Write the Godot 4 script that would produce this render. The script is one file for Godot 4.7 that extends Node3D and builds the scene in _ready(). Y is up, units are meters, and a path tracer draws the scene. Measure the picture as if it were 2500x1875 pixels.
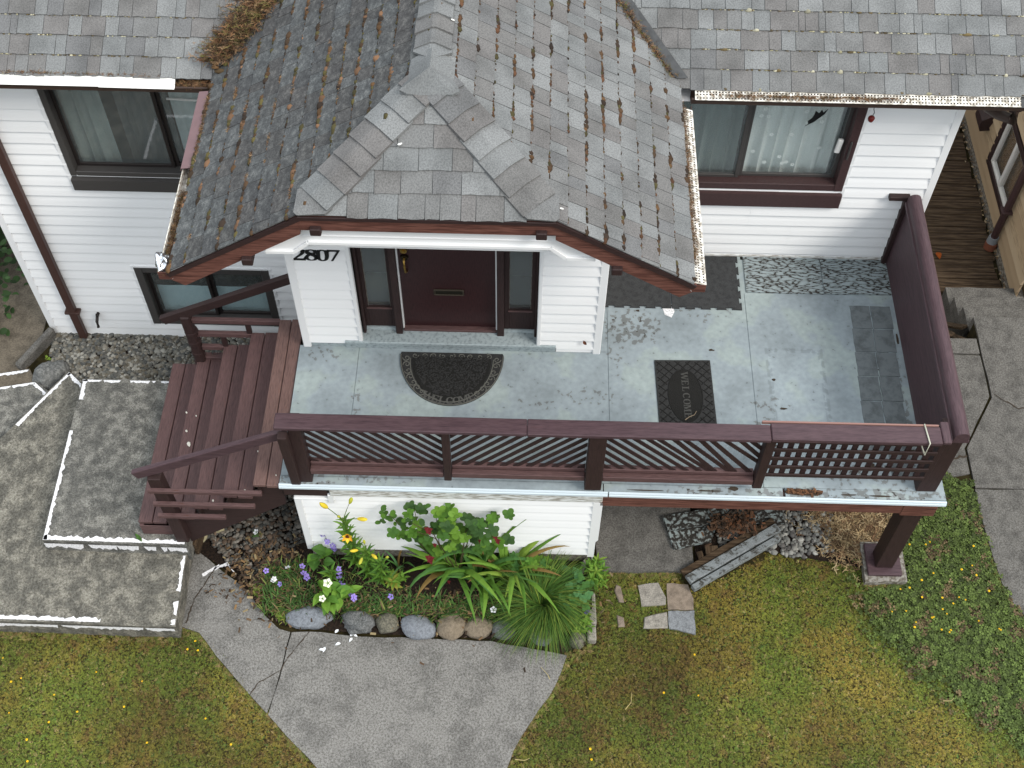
extends Node3D
# Clipped-gable entry porch with raised front deck, seen from above. Deck surface is y = 0; lawn about y = -1.45.

const ZW := -7.654    # main wall
const ZE := -6.508    # entry wall
const ZD := -6.64     # door plane
const CX := -0.647    # porch roof axis
const PW := 1.767     # half width of porch roof at the eave
const PE := 2.317     # porch eave height
const PM := 0.622     # porch slope
const ZF := -5.398    # porch roof front
const PW2 := 0.828    # half width of the clipped end
const ZP := -6.19     # peak of the clipped end
const MK := 0.48      # main roof slope
const ZEAVE := -7.315   # main eave, edge of the shingles
const YEAVE := 2.30
const GY := -1.45     # lawn level
const CAMY := 8.8785
var YR := PE + PW * PM
var Y2 := PE + (PW - PW2) * PM
var rng := RandomNumberGenerator.new()
var M := {}
var cam: Camera3D

func _ready() -> void:
	rng.seed = 20807
	setup_view()
	make_materials()
	build_ground()
	build_house()
	build_entry()
	build_deck()
	build_stairs()
	build_neighbour()
	build_small_things()
	build_garden()
	build_lawn()

func setup_view() -> void:
	cam = Camera3D.new()
	cam.name = "camera"
	# columns: right, up, back (roll and yaw come from the vanishing points of walls and deck)
	var b := Basis(Vector3(0.999656, 0.005895, -0.025568), Vector3(-0.024382, 0.568744, -0.822153), Vector3(0.009695, 0.822493, 0.568692)).orthonormalized()
	cam.transform = Transform3D(b, Vector3(0, CAMY, 0))
	cam.fov = 33.97
	cam.near = 0.1
	cam.far = 300.0
	add_child(cam)
	cam.current = true
	var env := Environment.new()
	var sky := Sky.new()
	var sm := ProceduralSkyMaterial.new()
	# overcast: the zenith is about two and a half times as bright as the horizon
	sm.sky_top_color = Color(0.955, 0.98, 1.0)
	sm.sky_horizon_color = Color(0.60, 0.62, 0.64)
	sm.ground_bottom_color = Color(0.30, 0.30, 0.26)
	sm.ground_horizon_color = Color(0.45, 0.45, 0.42)
	sm.sky_curve = 0.5
	sm.sun_angle_max = 1.0
	sky.sky_material = sm
	env.background_mode = Environment.BG_SKY
	env.sky = sky
	env.background_energy_multiplier = 1.15
	env.tonemap_mode = Environment.TONE_MAPPER_LINEAR
	env.tonemap_exposure = 1.75
	env.sdfgi_enabled = true
	env.ssao_enabled = true
	env.ssil_enabled = true
	var we := WorldEnvironment.new()
	we.name = "world_environment"
	we.environment = env
	add_child(we)
	var sun := DirectionalLight3D.new()
	sun.name = "sun"
	sun.light_energy = 0.5
	sun.light_color = Color(1.0, 0.975, 0.94)
	sun.light_angular_distance = 22.0
	sun.shadow_enabled = true
	# soft light from behind the cloud, high on the right and a little in front of the house
	sun.look_at_from_position(Vector3(7.0, 8.0, 4.5), Vector3.ZERO, Vector3.UP)
	add_child(sun)

# ---------------------------------------------------------------- naming and tagging
func base(called: String, label: String, category: String, group := "") -> Node3D:
	var o := Node3D.new()
	o.name = numbered(called)
	add_child(o)
	tag(o, label, category, group)
	return o

func numbered(called: String) -> String:
	if not has_node(NodePath(called)):
		return called
	var i := 1
	while has_node(NodePath("%s_%03d" % [called, i])):
		i += 1
	return "%s_%03d" % [called, i]

func tag(o: Node, label: String, category: String, group := "", kind := "") -> Node:
	if label: o.set_meta("label", label)
	if category: o.set_meta("category", category)
	if group: o.set_meta("group", group)
	if kind: o.set_meta("kind", kind)
	return o

func mi(called: String, mesh: Mesh, material: Material, parent: Node, t := Transform3D()) -> MeshInstance3D:
	var o := MeshInstance3D.new()
	o.mesh = mesh
	o.material_override = material
	if parent == self:
		o.name = numbered(called)
		add_child(o)
	else:
		o.name = called
		parent.add_child(o, true)
	o.transform = t
	return o

func structure(called: String, mesh: Mesh, material: Material) -> MeshInstance3D:
	var o := mi(called, mesh, material, self)
	o.set_meta("kind", "structure")
	return o

func multi(called: String, mesh: Mesh, material: Material, parent: Node, places: Array, colors: Array = []) -> MultiMeshInstance3D:
	var mm := MultiMesh.new()
	mm.transform_format = MultiMesh.TRANSFORM_3D
	mm.use_colors = colors.size() > 0
	mm.mesh = mesh
	mm.instance_count = places.size()
	for i in places.size():
		mm.set_instance_transform(i, places[i])
		if colors.size() > 0: mm.set_instance_color(i, colors[i])
	var o := MultiMeshInstance3D.new()
	o.multimesh = mm
	o.material_override = material
	o.set_meta("kind", "stuff")
	if parent == self:
		o.name = numbered(called)
		add_child(o)
	else:
		o.name = called
		parent.add_child(o, true)
	return o

# ---------------------------------------------------------------- mesh helpers
func st_new() -> SurfaceTool:
	var st := SurfaceTool.new()
	st.begin(Mesh.PRIMITIVE_TRIANGLES)
	return st

func tri(st: SurfaceTool, a: Vector3, b: Vector3, c: Vector3, n: Vector3) -> void:
	if (b - a).cross(c - a).dot(n) > 0.0:
		var t := b; b = c; c = t
	for v: Vector3 in [a, b, c]:
		st.set_normal(n)
		st.set_uv(Vector2(v.x, v.z))
		st.add_vertex(v)

func quad(st: SurfaceTool, a: Vector3, b: Vector3, c: Vector3, d: Vector3, out: Vector3) -> void:
	var n := (b - a).cross(c - a)
	if n.length_squared() < 1e-14: n = (c - a).cross(d - a)
	n = n.normalized()
	if n.dot(out) < 0.0: n = -n
	tri(st, a, b, c, n)
	tri(st, a, c, d, n)

func bev_into(st: SurfaceTool, size: Vector3, b: float, t: Transform3D) -> void:
	var h := size * 0.5
	b = minf(b, minf(h.x, minf(h.y, h.z)) * 0.9)
	var s := [-1.0, 1.0]
	var X := func(sx: float, sy: float, sz: float) -> Vector3: return t * Vector3(sx * h.x, sy * (h.y - b), sz * (h.z - b))
	var Y := func(sx: float, sy: float, sz: float) -> Vector3: return t * Vector3(sx * (h.x - b), sy * h.y, sz * (h.z - b))
	var Z := func(sx: float, sy: float, sz: float) -> Vector3: return t * Vector3(sx * (h.x - b), sy * (h.y - b), sz * h.z)
	var bs := t.basis
	for a: float in s:
		quad(st, X.call(a, -1.0, -1.0), X.call(a, 1.0, -1.0), X.call(a, 1.0, 1.0), X.call(a, -1.0, 1.0), bs * Vector3(a, 0, 0))
		quad(st, Y.call(-1.0, a, -1.0), Y.call(1.0, a, -1.0), Y.call(1.0, a, 1.0), Y.call(-1.0, a, 1.0), bs * Vector3(0, a, 0))
		quad(st, Z.call(-1.0, -1.0, a), Z.call(1.0, -1.0, a), Z.call(1.0, 1.0, a), Z.call(-1.0, 1.0, a), bs * Vector3(0, 0, a))
		for c: float in s:
			quad(st, X.call(a, c, -1.0), X.call(a, c, 1.0), Y.call(a, c, 1.0), Y.call(a, c, -1.0), bs * Vector3(a, c, 0))
			quad(st, Y.call(-1.0, a, c), Y.call(1.0, a, c), Z.call(1.0, a, c), Z.call(-1.0, a, c), bs * Vector3(0, a, c))
			quad(st, X.call(a, -1.0, c), X.call(a, 1.0, c), Z.call(a, 1.0, c), Z.call(a, -1.0, c), bs * Vector3(a, 0, c))
			for d: float in s:
				var n := (bs * Vector3(a, c, d)).normalized()
				tri(st, X.call(a, c, d), Y.call(a, c, d), Z.call(a, c, d), n)

var bevs := {}
func bev(size: Vector3, b := 0.004) -> Mesh:
	var key := "%.4f %.4f %.4f %.4f" % [size.x, size.y, size.z, b]
	if not bevs.has(key):
		var st := st_new()
		bev_into(st, size, b, Transform3D())
		bevs[key] = st.commit()
	return bevs[key]

# box given by its lowest and highest corner
func bx(called: String, lo: Vector3, hi: Vector3, m: Material, parent: Node, b := 0.004) -> MeshInstance3D:
	return mi(called, bev(hi - lo, b), m, parent, Transform3D(Basis(), (lo + hi) * 0.5))

# beam from a to b, w across and h along up
func beam_t(a: Vector3, b: Vector3, up: Vector3) -> Transform3D:
	var x := (b - a).normalized()
	var z := x.cross(up).normalized()
	var y := z.cross(x).normalized()
	return Transform3D(Basis(x, y, z), (a + b) * 0.5)

func beam(called: String, a: Vector3, b: Vector3, w: float, h: float, m: Material, parent: Node, up := Vector3.UP, bv := 0.004) -> MeshInstance3D:
	return mi(called, bev(Vector3((b - a).length(), h, w), bv), m, parent, beam_t(a, b, up))

# sweep of a closed profile (Vector2 in the u, v plane) from a to b
func extrude_into(st: SurfaceTool, prof: PackedVector2Array, a: Vector3, b: Vector3, u: Vector3, v: Vector3, caps := true) -> void:
	var c := Vector2.ZERO
	for p in prof: c += p
	c /= prof.size()
	var ccw := 0.0
	for i in prof.size():
		ccw += prof[i].cross(prof[(i + 1) % prof.size()])
	for i in prof.size():
		var p := prof[i]
		var q := prof[(i + 1) % prof.size()]
		var e := q - p
		var nn := Vector2(e.y, -e.x) * signf(ccw)
		quad(st, a + u * p.x + v * p.y, a + u * q.x + v * q.y, b + u * q.x + v * q.y, b + u * p.x + v * p.y, u * nn.x + v * nn.y)
	if caps:
		var ix := Geometry2D.triangulate_polygon(prof)
		var dir := (b - a).normalized()
		for k in range(0, ix.size(), 3):
			for end: Array in [[a, -dir], [b, dir]]:
				var o: Vector3 = end[0]
				tri(st, o + u * prof[ix[k]].x + v * prof[ix[k]].y, o + u * prof[ix[k + 1]].x + v * prof[ix[k + 1]].y, o + u * prof[ix[k + 2]].x + v * prof[ix[k + 2]].y, end[1])

func extrude(prof: Array, a: Vector3, b: Vector3, u: Vector3, v: Vector3, caps := true) -> Mesh:
	var st := st_new()
	extrude_into(st, PackedVector2Array(prof), a, b, u, v, caps)
	return st.commit()

# flat slab from a polygon in x, z
func slab_into(st: SurfaceTool, pts: PackedVector2Array, y0: float, y1: float) -> void:
	var ix := Geometry2D.triangulate_polygon(pts)
	for k in range(0, ix.size(), 3):
		tri(st, Vector3(pts[ix[k]].x, y1, pts[ix[k]].y), Vector3(pts[ix[k + 1]].x, y1, pts[ix[k + 1]].y), Vector3(pts[ix[k + 2]].x, y1, pts[ix[k + 2]].y), Vector3.UP)
	if y0 >= y1: return
	var area := 0.0
	for i in pts.size():
		area += pts[i].cross(pts[(i + 1) % pts.size()])
	for i in pts.size():
		var p := pts[i]
		var q := pts[(i + 1) % pts.size()]
		var n := Vector2(q.y - p.y, p.x - q.x) * signf(area)
		quad(st, Vector3(p.x, y0, p.y), Vector3(q.x, y0, q.y), Vector3(q.x, y1, q.y), Vector3(p.x, y1, p.y), Vector3(n.x, 0, n.y))

func slab(pts: Array, y0: float, y1: float) -> Mesh:
	var st := st_new()
	slab_into(st, PackedVector2Array(pts), y0, y1)
	return st.commit()

# slab with a rounded-over (chamfered) top edge
func kerbed(pts: Array, y0: float, y1: float, ch := 0.015) -> Mesh:
	var st := st_new()
	var p := PackedVector2Array(pts)
	if not Geometry2D.is_polygon_clockwise(p): p.reverse()
	var inner := Geometry2D.offset_polygon(p, -ch)
	slab_into(st, p, y0, y1 - ch)
	if inner.size() > 0 and inner[0].size() == p.size():
		slab_into(st, inner[0], y1, y1)
		# match the nearest starting vertex
		var q := inner[0]
		var k0 := 0
		var best := 1e9
		for k in q.size():
			if q[k].distance_to(p[0]) < best:
				best = q[k].distance_to(p[0]); k0 = k
		var rev := Geometry2D.is_polygon_clockwise(q) != Geometry2D.is_polygon_clockwise(p)
		for i in p.size():
			var j := (i + 1) % p.size()
			var qi: Vector2 = q[(k0 + (-i if rev else i) + q.size() * 2) % q.size()]
			var qj: Vector2 = q[(k0 + (-j if rev else j) + q.size() * 2) % q.size()]
			quad(st, Vector3(p[i].x, y1 - ch, p[i].y), Vector3(p[j].x, y1 - ch, p[j].y), Vector3(qj.x, y1, qj.y), Vector3(qi.x, y1, qi.y), Vector3.UP)
	else:
		slab_into(st, p, y1 - ch, y1)
	return st.commit()

# tube along points; r may taper to r2
func tube_into(st: SurfaceTool, pts: Array, r: float, sides := 6, r2 := -1.0) -> void:
	if r2 < 0.0: r2 = r
	var rings := []
	var n := pts.size()
	for i in n:
		var d: Vector3 = (pts[mini(i + 1, n - 1)] - pts[maxi(i - 1, 0)]).normalized()
		var s := d.cross(Vector3.UP if absf(d.y) < 0.95 else Vector3.RIGHT).normalized()
		var t := s.cross(d)
		var rr := lerpf(r, r2, float(i) / maxf(1.0, n - 1.0))
		var ring := []
		for k in sides:
			var an := TAU * k / sides
			ring.append([pts[i] + (s * cos(an) + t * sin(an)) * rr, s * cos(an) + t * sin(an)])
		rings.append(ring)
	for i in n - 1:
		for k in sides:
			var a: Array = rings[i][k]
			var b: Array = rings[i][(k + 1) % sides]
			var c: Array = rings[i + 1][(k + 1) % sides]
			var d: Array = rings[i + 1][k]
			smooth_quad(st, a, b, c, d)
	for e: Array in [[0, -1.0], [n - 1, 1.0]]:
		var dd: Vector3 = ((pts[1] - pts[0]) if e[0] == 0 else (pts[n - 1] - pts[n - 2])).normalized() * e[1]
		for k in range(1, sides - 1):
			tri(st, rings[e[0]][0][0], rings[e[0]][k][0], rings[e[0]][k + 1][0], dd)

func smooth_quad(st: SurfaceTool, a: Array, b: Array, c: Array, d: Array) -> void:
	for t: Array in [[a, b, c], [a, c, d]]:
		var p: Vector3 = t[0][0]
		var q: Vector3 = t[1][0]
		var r: Vector3 = t[2][0]
		var seq := [t[0], t[1], t[2]]
		if (q - p).cross(r - p).dot(t[0][1] + t[1][1] + t[2][1]) > 0.0: seq = [t[0], t[2], t[1]]
		for v: Array in seq:
			st.set_normal(v[1])
			st.set_uv(Vector2(v[0].x, v[0].z))
			st.add_vertex(v[0])

func tube(pts: Array, r: float, sides := 6, r2 := -1.0) -> Mesh:
	var st := st_new()
	tube_into(st, pts, r, sides, r2)
	return st.commit()

# lumpy stone of unit radius, flattened by the caller
func stone_mesh(sd: int, detail := 1, rough := 0.22) -> ArrayMesh:
	var n := FastNoiseLite.new()
	n.seed = sd
	n.frequency = 0.75
	n.fractal_octaves = 3
	var sph := SphereMesh.new()
	sph.radial_segments = 6 + 8 * detail
	sph.rings = 3 + 5 * detail
	sph.radius = 1.0
	sph.height = 2.0
	var arr := sph.get_mesh_arrays()
	var vs: PackedVector3Array = arr[Mesh.ARRAY_VERTEX]
	var cuts := []
	var r := RandomNumberGenerator.new()
	r.seed = sd
	for i in 5:
		cuts.append([Vector3(r.randfn(), r.randfn(), r.randfn()).normalized(), r.randf_range(0.72, 0.95)])
	for i in vs.size():
		var v := vs[i]
		var k := 1.0 + n.get_noise_3dv(v * 1.3) * rough * 2.0
		v *= k
		for c: Array in cuts:
			var dd := v.dot(c[0])
			if dd > c[1]: v -= c[0] * (dd - c[1]) * 0.8
		vs[i] = v
	arr[Mesh.ARRAY_VERTEX] = vs
	arr[Mesh.ARRAY_TANGENT] = null
	var am := ArrayMesh.new()
	am.add_surface_from_arrays(Mesh.PRIMITIVE_TRIANGLES, arr)
	var st := SurfaceTool.new()
	st.create_from(am, 0)
	st.generate_normals()
	return st.commit()

# where the sight line through a pixel of the photograph meets a plane
func sight(px: float, py: float, on: Vector3, n: Vector3) -> Vector3:
	var ray := cam.transform.basis * Vector3(px - 1250.0, -(py - 937.5), -3069.47)
	return cam.position + ray * ((on - cam.position).dot(n) / ray.dot(n))

# is a point inside the picture
func in_frame(p: Vector3, margin := 1.02) -> bool:
	var q := cam.transform.affine_inverse() * p
	if q.z > -0.1: return false
	var ty := tan(deg_to_rad(cam.fov * 0.5))
	return absf(q.x / -q.z) < ty * 4.0 / 3.0 * margin and absf(q.y / -q.z) < ty * margin

# ---------------------------------------------------------------- materials
func ramp(stops: Array) -> Gradient:
	var g := Gradient.new()
	var o := PackedFloat32Array()
	var c := PackedColorArray()
	for s: Array in stops:
		o.append(s[0])
		var k = s[1]
		c.append(k if k is Color else Color(k, k, k))
	g.offsets = o
	g.colors = c
	return g

func ridges(sd: int, freq: float, stops: Array) -> NoiseTexture2D:
	var t := ntex(sd, freq, 4, stops)
	var n: FastNoiseLite = t.noise
	n.fractal_type = FastNoiseLite.FRACTAL_RIDGED
	n.domain_warp_enabled = true
	n.domain_warp_amplitude = 40.0
	n.domain_warp_frequency = 0.01
	return t

func ntex(sd: int, freq: float, octaves: int, stops: Array, size := 512, cell := false, gain := 0.55) -> NoiseTexture2D:
	var n := FastNoiseLite.new()
	n.seed = sd
	n.noise_type = FastNoiseLite.TYPE_CELLULAR if cell else FastNoiseLite.TYPE_SIMPLEX_SMOOTH
	if cell:
		n.cellular_return_type = FastNoiseLite.RETURN_DISTANCE2_SUB
		n.domain_warp_enabled = true
		n.domain_warp_amplitude = 18.0
		n.domain_warp_frequency = 0.02
	n.frequency = freq
	n.fractal_octaves = octaves
	n.fractal_gain = gain
	var t := NoiseTexture2D.new()
	t.width = size
	t.height = size
	t.seamless = true
	t.noise = n
	t.color_ramp = ramp(stops)
	return t

# opts: tex, scale (Vector3 or float, repeats per metre), fine, fscale, bump, bscale, normal
func pm(col: Color, rough := 0.8, tex: Texture2D = null, scale = 1.0, fine: Texture2D = null, fscale = 1.0, bump: Texture2D = null, bump_cm := 0.3) -> StandardMaterial3D:
	var m := StandardMaterial3D.new()
	m.albedo_color = col
	m.roughness = rough
	m.metallic_specular = 0.4
	if tex:
		m.albedo_texture = tex
	m.uv1_triplanar = true
	m.uv1_world_triplanar = true
	m.uv1_triplanar_sharpness = 6.0
	m.uv1_scale = scale if scale is Vector3 else Vector3.ONE * scale
	if fine:
		m.detail_enabled = true
		m.detail_albedo = fine
		m.detail_blend_mode = BaseMaterial3D.BLEND_MODE_MUL
		m.detail_uv_layer = BaseMaterial3D.DETAIL_UV_2
		m.uv2_triplanar = true
		m.uv2_world_triplanar = true
		m.uv2_triplanar_sharpness = 6.0
		m.uv2_scale = fscale if fscale is Vector3 else Vector3.ONE * fscale
	if bump:
		m.heightmap_enabled = true
		m.heightmap_texture = bump
		m.heightmap_scale = bump_cm
	return m

func plain(col: Color, rough := 0.7, metal := 0.0) -> StandardMaterial3D:
	var m := StandardMaterial3D.new()
	m.albedo_color = col
	m.roughness = rough
	m.metallic = metal
	m.metallic_specular = 0.4
	return m

func leafm(col: Color, rough := 0.72) -> StandardMaterial3D:
	var m := plain(col, rough)
	m.backlight_enabled = true
	m.backlight = Color(0.35, 0.42, 0.12)
	m.cull_mode = BaseMaterial3D.CULL_DISABLED
	return m

func make_materials() -> void:
	var speck := ntex(11, 0.07, 5, [[0.0, Color(0.45, 0.44, 0.425)], [0.36, Color(0.70, 0.69, 0.675)], [0.5, Color(0.87, 0.865, 0.855)], [0.64, 1.0], [1.0, 1.0]], 1024, false, 1.0)
	var speck_soft := ntex(12, 0.05, 5, [[0.0, 0.66], [0.4, 0.86], [0.6, 1.0], [1.0, 1.0]], 512, false, 0.9)
	var mottled := ntex(13, 0.02, 6, [[0.0, 0.74], [0.4, 0.91], [0.6, 1.0], [1.0, 1.0]], 512, false, 0.68)
	var grain := ntex(14, 0.05, 4, [[0.0, 0.74], [0.35, 0.90], [0.6, 1.0], [1.0, 1.0]], 512)
	var granule := ntex(15, 0.10, 4, [[0.0, 0.64], [0.36, 0.83], [0.5, 0.93], [0.64, 1.0], [1.0, 1.0]], 1024, false, 1.0)
	M.speck = speck
	M.mottled = mottled
	# painted vinyl, trim
	var dirt := ntex(21, 0.02, 4, [[0.0, Color(0.95, 0.95, 0.945)], [0.4, Color(0.985, 0.985, 0.985)], [0.6, 1.0], [1.0, 1.0]])
	M.siding = plain(Color(0.915, 0.92, 0.925), 0.38)
	M.trim = plain(Color(0.90, 0.905, 0.91), 0.4)
	var grime := ntex(22, 0.03, 5, [[0.0, Color(0.5, 0.47, 0.42)], [0.38, Color(0.78, 0.76, 0.73)], [0.55, Color(0.96, 0.96, 0.95)], [1.0, 1.0]])
	M.fascia_white = pm(Color(0.87, 0.88, 0.885), 0.5, grime, Vector3(0.5, 3.0, 1.0))
	M.gutter_white = pm(Color(0.93, 0.93, 0.92), 0.35, dirt, 1.0)
	M.guard = pm(Color(0.88, 0.87, 0.85), 0.5, grime, Vector3(1.2, 3.0, 1.2))
	# brown paint: grain along x, y or z
	var chips := ntex(23, 0.035, 5, [[0.0, Color(0.80, 0.78, 0.78)], [0.3, Color(0.93, 0.92, 0.92)], [0.5, Color(1, 1, 1)], [0.84, Color(1, 1, 1)], [0.86, Color(1.0, 0.86, 0.74)], [1.0, Color(1, 0.9, 0.8)]])
	var brown := Color(0.365, 0.275, 0.272)
	for ax: Array in [["x", Vector3(0.35, 5, 5)], ["y", Vector3(5, 0.35, 5)], ["z", Vector3(5, 5, 0.35)]]:
		M["brown_" + ax[0]] = pm(brown, 0.62, chips, ax[1] * 0.7, grain, ax[1], grain, 0.12)
		M["dark_" + ax[0]] = pm(Color(0.21, 0.15, 0.147), 0.6, chips, ax[1] * 0.6, grain, ax[1], grain, 0.1)
		M["cap_" + ax[0]] = pm(Color(0.325, 0.25, 0.268), 0.55, ntex(24, 0.03, 5, [[0.0, Color(0.74, 0.72, 0.74)], [0.35, Color(0.92, 0.91, 0.92)], [0.7, 1.0], [0.84, Color(1, 1, 1)], [0.9, Color(1, 0.95, 0.93)], [1.0, Color(1, 0.96, 0.94)]]), ax[1] * 0.4, grain, ax[1], grain, 0.1)
		M["red_" + ax[0]] = pm(Color(0.45, 0.30, 0.26), 0.68, ntex(25, 0.03, 5, [[0.0, Color(0.55, 0.5, 0.5)], [0.4, Color(0.85, 0.82, 0.82)], [0.7, 1.0], [1.0, Color(1, 1, 1)]]), ax[1] * 0.5, grain, ax[1])
		M["grey_wood_" + ax[0]] = pm(Color(0.34, 0.28, 0.215), 0.85, ntex(26, 0.03, 5, [[0.0, Color(0.36, 0.34, 0.31)], [0.4, Color(0.72, 0.68, 0.62)], [0.7, 1.0], [1.0, 1.0]]), ax[1] * 0.4, grain, ax[1], grain, 0.2)
	M.tread_faded = pm(Color(0.43, 0.335, 0.315), 0.7, chips, Vector3(3, 3, 0.25), grain, Vector3(5, 5, 0.35), grain, 0.12)
	M.door = pm(Color(0.215, 0.125, 0.13), 0.42, grain, Vector3(4, 0.4, 4))
	M.eave_brown = pm(Color(0.26, 0.205, 0.18), 0.5, grain, Vector3(0.3, 4, 4))
	M.mauve = pm(Color(0.43, 0.34, 0.35), 0.5, dirt, 1.0)
	M.down_brown = pm(Color(0.27, 0.19, 0.17), 0.5, chips, Vector3(4, 0.5, 4))
	# window metal and glass
	M.frame_grey = plain(Color(0.30, 0.29, 0.285), 0.45, 0.3)
	M.frame_dark = plain(Color(0.17, 0.15, 0.145), 0.45, 0.2)
	M.frame_brown = pm(Color(0.27, 0.20, 0.20), 0.45, grain, Vector3(1, 4, 4))
	M.frame_white = plain(Color(0.84, 0.84, 0.83), 0.4)
	var g := plain(Color(0.75, 0.80, 0.80, 0.05), 0.02)
	g.transparency = BaseMaterial3D.TRANSPARENCY_ALPHA
	g.metallic_specular = 0.5
	M.glass = g
	M.room = plain(Color(0.42, 0.40, 0.37), 0.9)
	M.carpet = plain(Color(0.27, 0.22, 0.18), 0.95)
	M.room_light = plain(Color(0.5, 0.49, 0.46), 0.9)
	var lace := pm(Color(0.84, 0.88, 0.87), 0.9, ntex(31, 0.06, 3, [[0.0, 0.72], [0.4, 0.9], [0.7, 1.0], [1.0, 1.0]]), 3.0)
	M.lace = lace
	M.lace_dim = pm(Color(0.46, 0.52, 0.51), 0.9, ntex(32, 0.06, 3, [[0.0, 0.7], [0.5, 0.95], [1.0, 1.0]]), 3.0)
	M.blind = plain(Color(0.62, 0.73, 0.75), 0.6)
	# shingles: warm and cool greys, and the stained set of the shaded slope
	M.shingle = []
	M.shingle_left = []
	var stain := ntex(16, 0.012, 5, [[0.0, 0.84], [0.45, 0.95], [0.65, 1.0], [1.0, 1.0]])
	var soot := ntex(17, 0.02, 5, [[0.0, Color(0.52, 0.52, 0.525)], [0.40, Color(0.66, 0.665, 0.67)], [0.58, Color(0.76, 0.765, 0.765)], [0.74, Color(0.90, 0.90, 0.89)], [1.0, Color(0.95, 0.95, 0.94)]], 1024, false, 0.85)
	for c: Color in [Color(0.475, 0.478, 0.478), Color(0.50, 0.508, 0.51), Color(0.458, 0.455, 0.452), Color(0.49, 0.50, 0.503), Color(0.465, 0.458, 0.455), Color(0.525, 0.533, 0.535), Color(0.45, 0.453, 0.457)]:
		M.shingle.append(pm(c, 0.92, stain, 0.45, granule, 0.6, granule, 0.16))
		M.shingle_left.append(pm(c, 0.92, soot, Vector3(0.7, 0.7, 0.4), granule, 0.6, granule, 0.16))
	M.roof_under = plain(Color(0.475, 0.478, 0.478), 0.95)
	M.flashing = pm(Color(0.27, 0.275, 0.28), 0.5, mottled, 1.0)
	# concrete
	var lichen := ntex(41, 0.016, 7, [[0.0, Color(0.56, 0.56, 0.555)], [0.38, Color(0.72, 0.72, 0.71)], [0.5, Color(0.82, 0.815, 0.80)], [0.68, Color(0.98, 0.975, 0.955)], [1.0, Color(1, 1, 0.98)]], 1024, false, 0.72)
	M.path = pm(Color(0.545, 0.54, 0.53), 0.93, ntex(42, 0.012, 6, [[0.0, 0.76], [0.4, 0.91], [0.58, 1.0], [1.0, 1.0]], 512, false, 0.8), 0.28, speck, 0.55, speck, 0.25)
	M.pad = pm(Color(0.575, 0.575, 0.565), 0.95, lichen, 0.36, speck, 0.62, speck, 0.3)
	M.pad_low = pm(Color(0.58, 0.572, 0.545), 0.95, lichen, Vector3(0.33, 0.33, 0.30), speck, 0.46, speck, 0.3)
	M.walk = pm(Color(0.455, 0.448, 0.435), 0.95, mottled, 0.5, speck, 0.6, speck, 0.3)
	M.walk_brown = pm(Color(0.435, 0.40, 0.35), 0.95, mottled, 0.6, speck_soft, 1.6, speck, 0.2)
	M.under_slab = M.walk
	M.paver = pm(Color(0.62, 0.60, 0.565), 0.95, mottled, 1.1, speck_soft, 2.0, speck, 0.2)
	M.paver_pink = pm(Color(0.62, 0.565, 0.51), 0.95, mottled, 1.1, speck, 2.4, speck, 0.2)
	M.paver_blue = pm(Color(0.535, 0.55, 0.565), 0.95, mottled, 1.1, speck_soft, 2.0, speck, 0.2)
	M.white_paint = pm(Color(0.90, 0.90, 0.91), 0.8, ntex(43, 0.05, 4, [[0.0, 0.72], [0.35, 0.92], [0.6, 1.0], [1.0, 1.0]]), 2.0)
	M.crack = plain(Color(0.24, 0.205, 0.17), 1.0)
	M.footing = pm(Color(0.60, 0.585, 0.56), 0.95, grime, 1.2, speck_soft, 1.4)
	# soil, stones
	M.soil = pm(Color(0.22, 0.165, 0.125), 1.0, ntex(51, 0.05, 4, [[0.0, 0.4], [0.5, 0.8], [0.7, 1.0], [1.0, 1.0]]), 1.5, speck, 3.0, speck, 1.0)
	M.lawn = pm(Color(0.23, 0.20, 0.10), 1.0, ntex(52, 0.02, 5, [[0.0, Color(0.55, 0.52, 0.40)], [0.45, Color(0.85, 0.86, 0.6)], [0.7, 1.0], [1.0, 1.0]]), 0.8, speck, 3.0)
	M.dry_leaf = leafm(Color(0.46, 0.36, 0.20))
	M.rocks = [
		pm(Color(0.52, 0.54, 0.57), 0.85, mottled, 3.0, speck_soft, 5.0, speck, 0.25),
		pm(Color(0.58, 0.53, 0.46), 0.85, mottled, 3.0, speck, 4.0, speck, 0.3),
		pm(Color(0.50, 0.51, 0.52), 0.85, lichen, 3.0, speck_soft, 5.0, speck, 0.3),
		pm(Color(0.56, 0.55, 0.50), 0.85, lichen, 2.5, speck, 4.0, speck, 0.3)]
	M.boulder = pm(Color(0.57, 0.575, 0.575), 0.9, lichen, 1.6, speck_soft, 4.0, speck, 0.4)
	var gr := plain(Color(1, 1, 1), 0.9)
	gr.vertex_color_use_as_albedo = true
	M.vcol = gr
	var gl := plain(Color(1, 1, 1), 0.75)
	gl.vertex_color_use_as_albedo = true
	gl.backlight_enabled = true
	gl.backlight = Color(0.3, 0.36, 0.1)
	gl.cull_mode = BaseMaterial3D.CULL_DISABLED
	M.vleaf = gl
	# deck, mats
	M.drip = plain(Color(0.78, 0.83, 0.86), 0.4)
	M.timber = pm(Color(0.56, 0.58, 0.59), 0.7, ntex(66, 0.02, 5, [[0.0, Color(0.36, 0.33, 0.30)], [0.30, Color(0.52, 0.50, 0.47)], [0.40, Color(0.84, 0.85, 0.85)], [1.0, 1.0]], 512, false, 0.8), Vector3(0.8, 2.0, 1.2), grain, Vector3(2, 4, 4))
	M.deck_edge = pm(Color(0.74, 0.78, 0.80), 0.55, ntex(61, 0.03, 5, [[0.0, Color(0.5, 0.49, 0.47)], [0.36, Color(0.70, 0.69, 0.67)], [0.42, Color(0.95, 0.96, 0.96)], [1.0, 1.0]]), 1.4)
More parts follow.
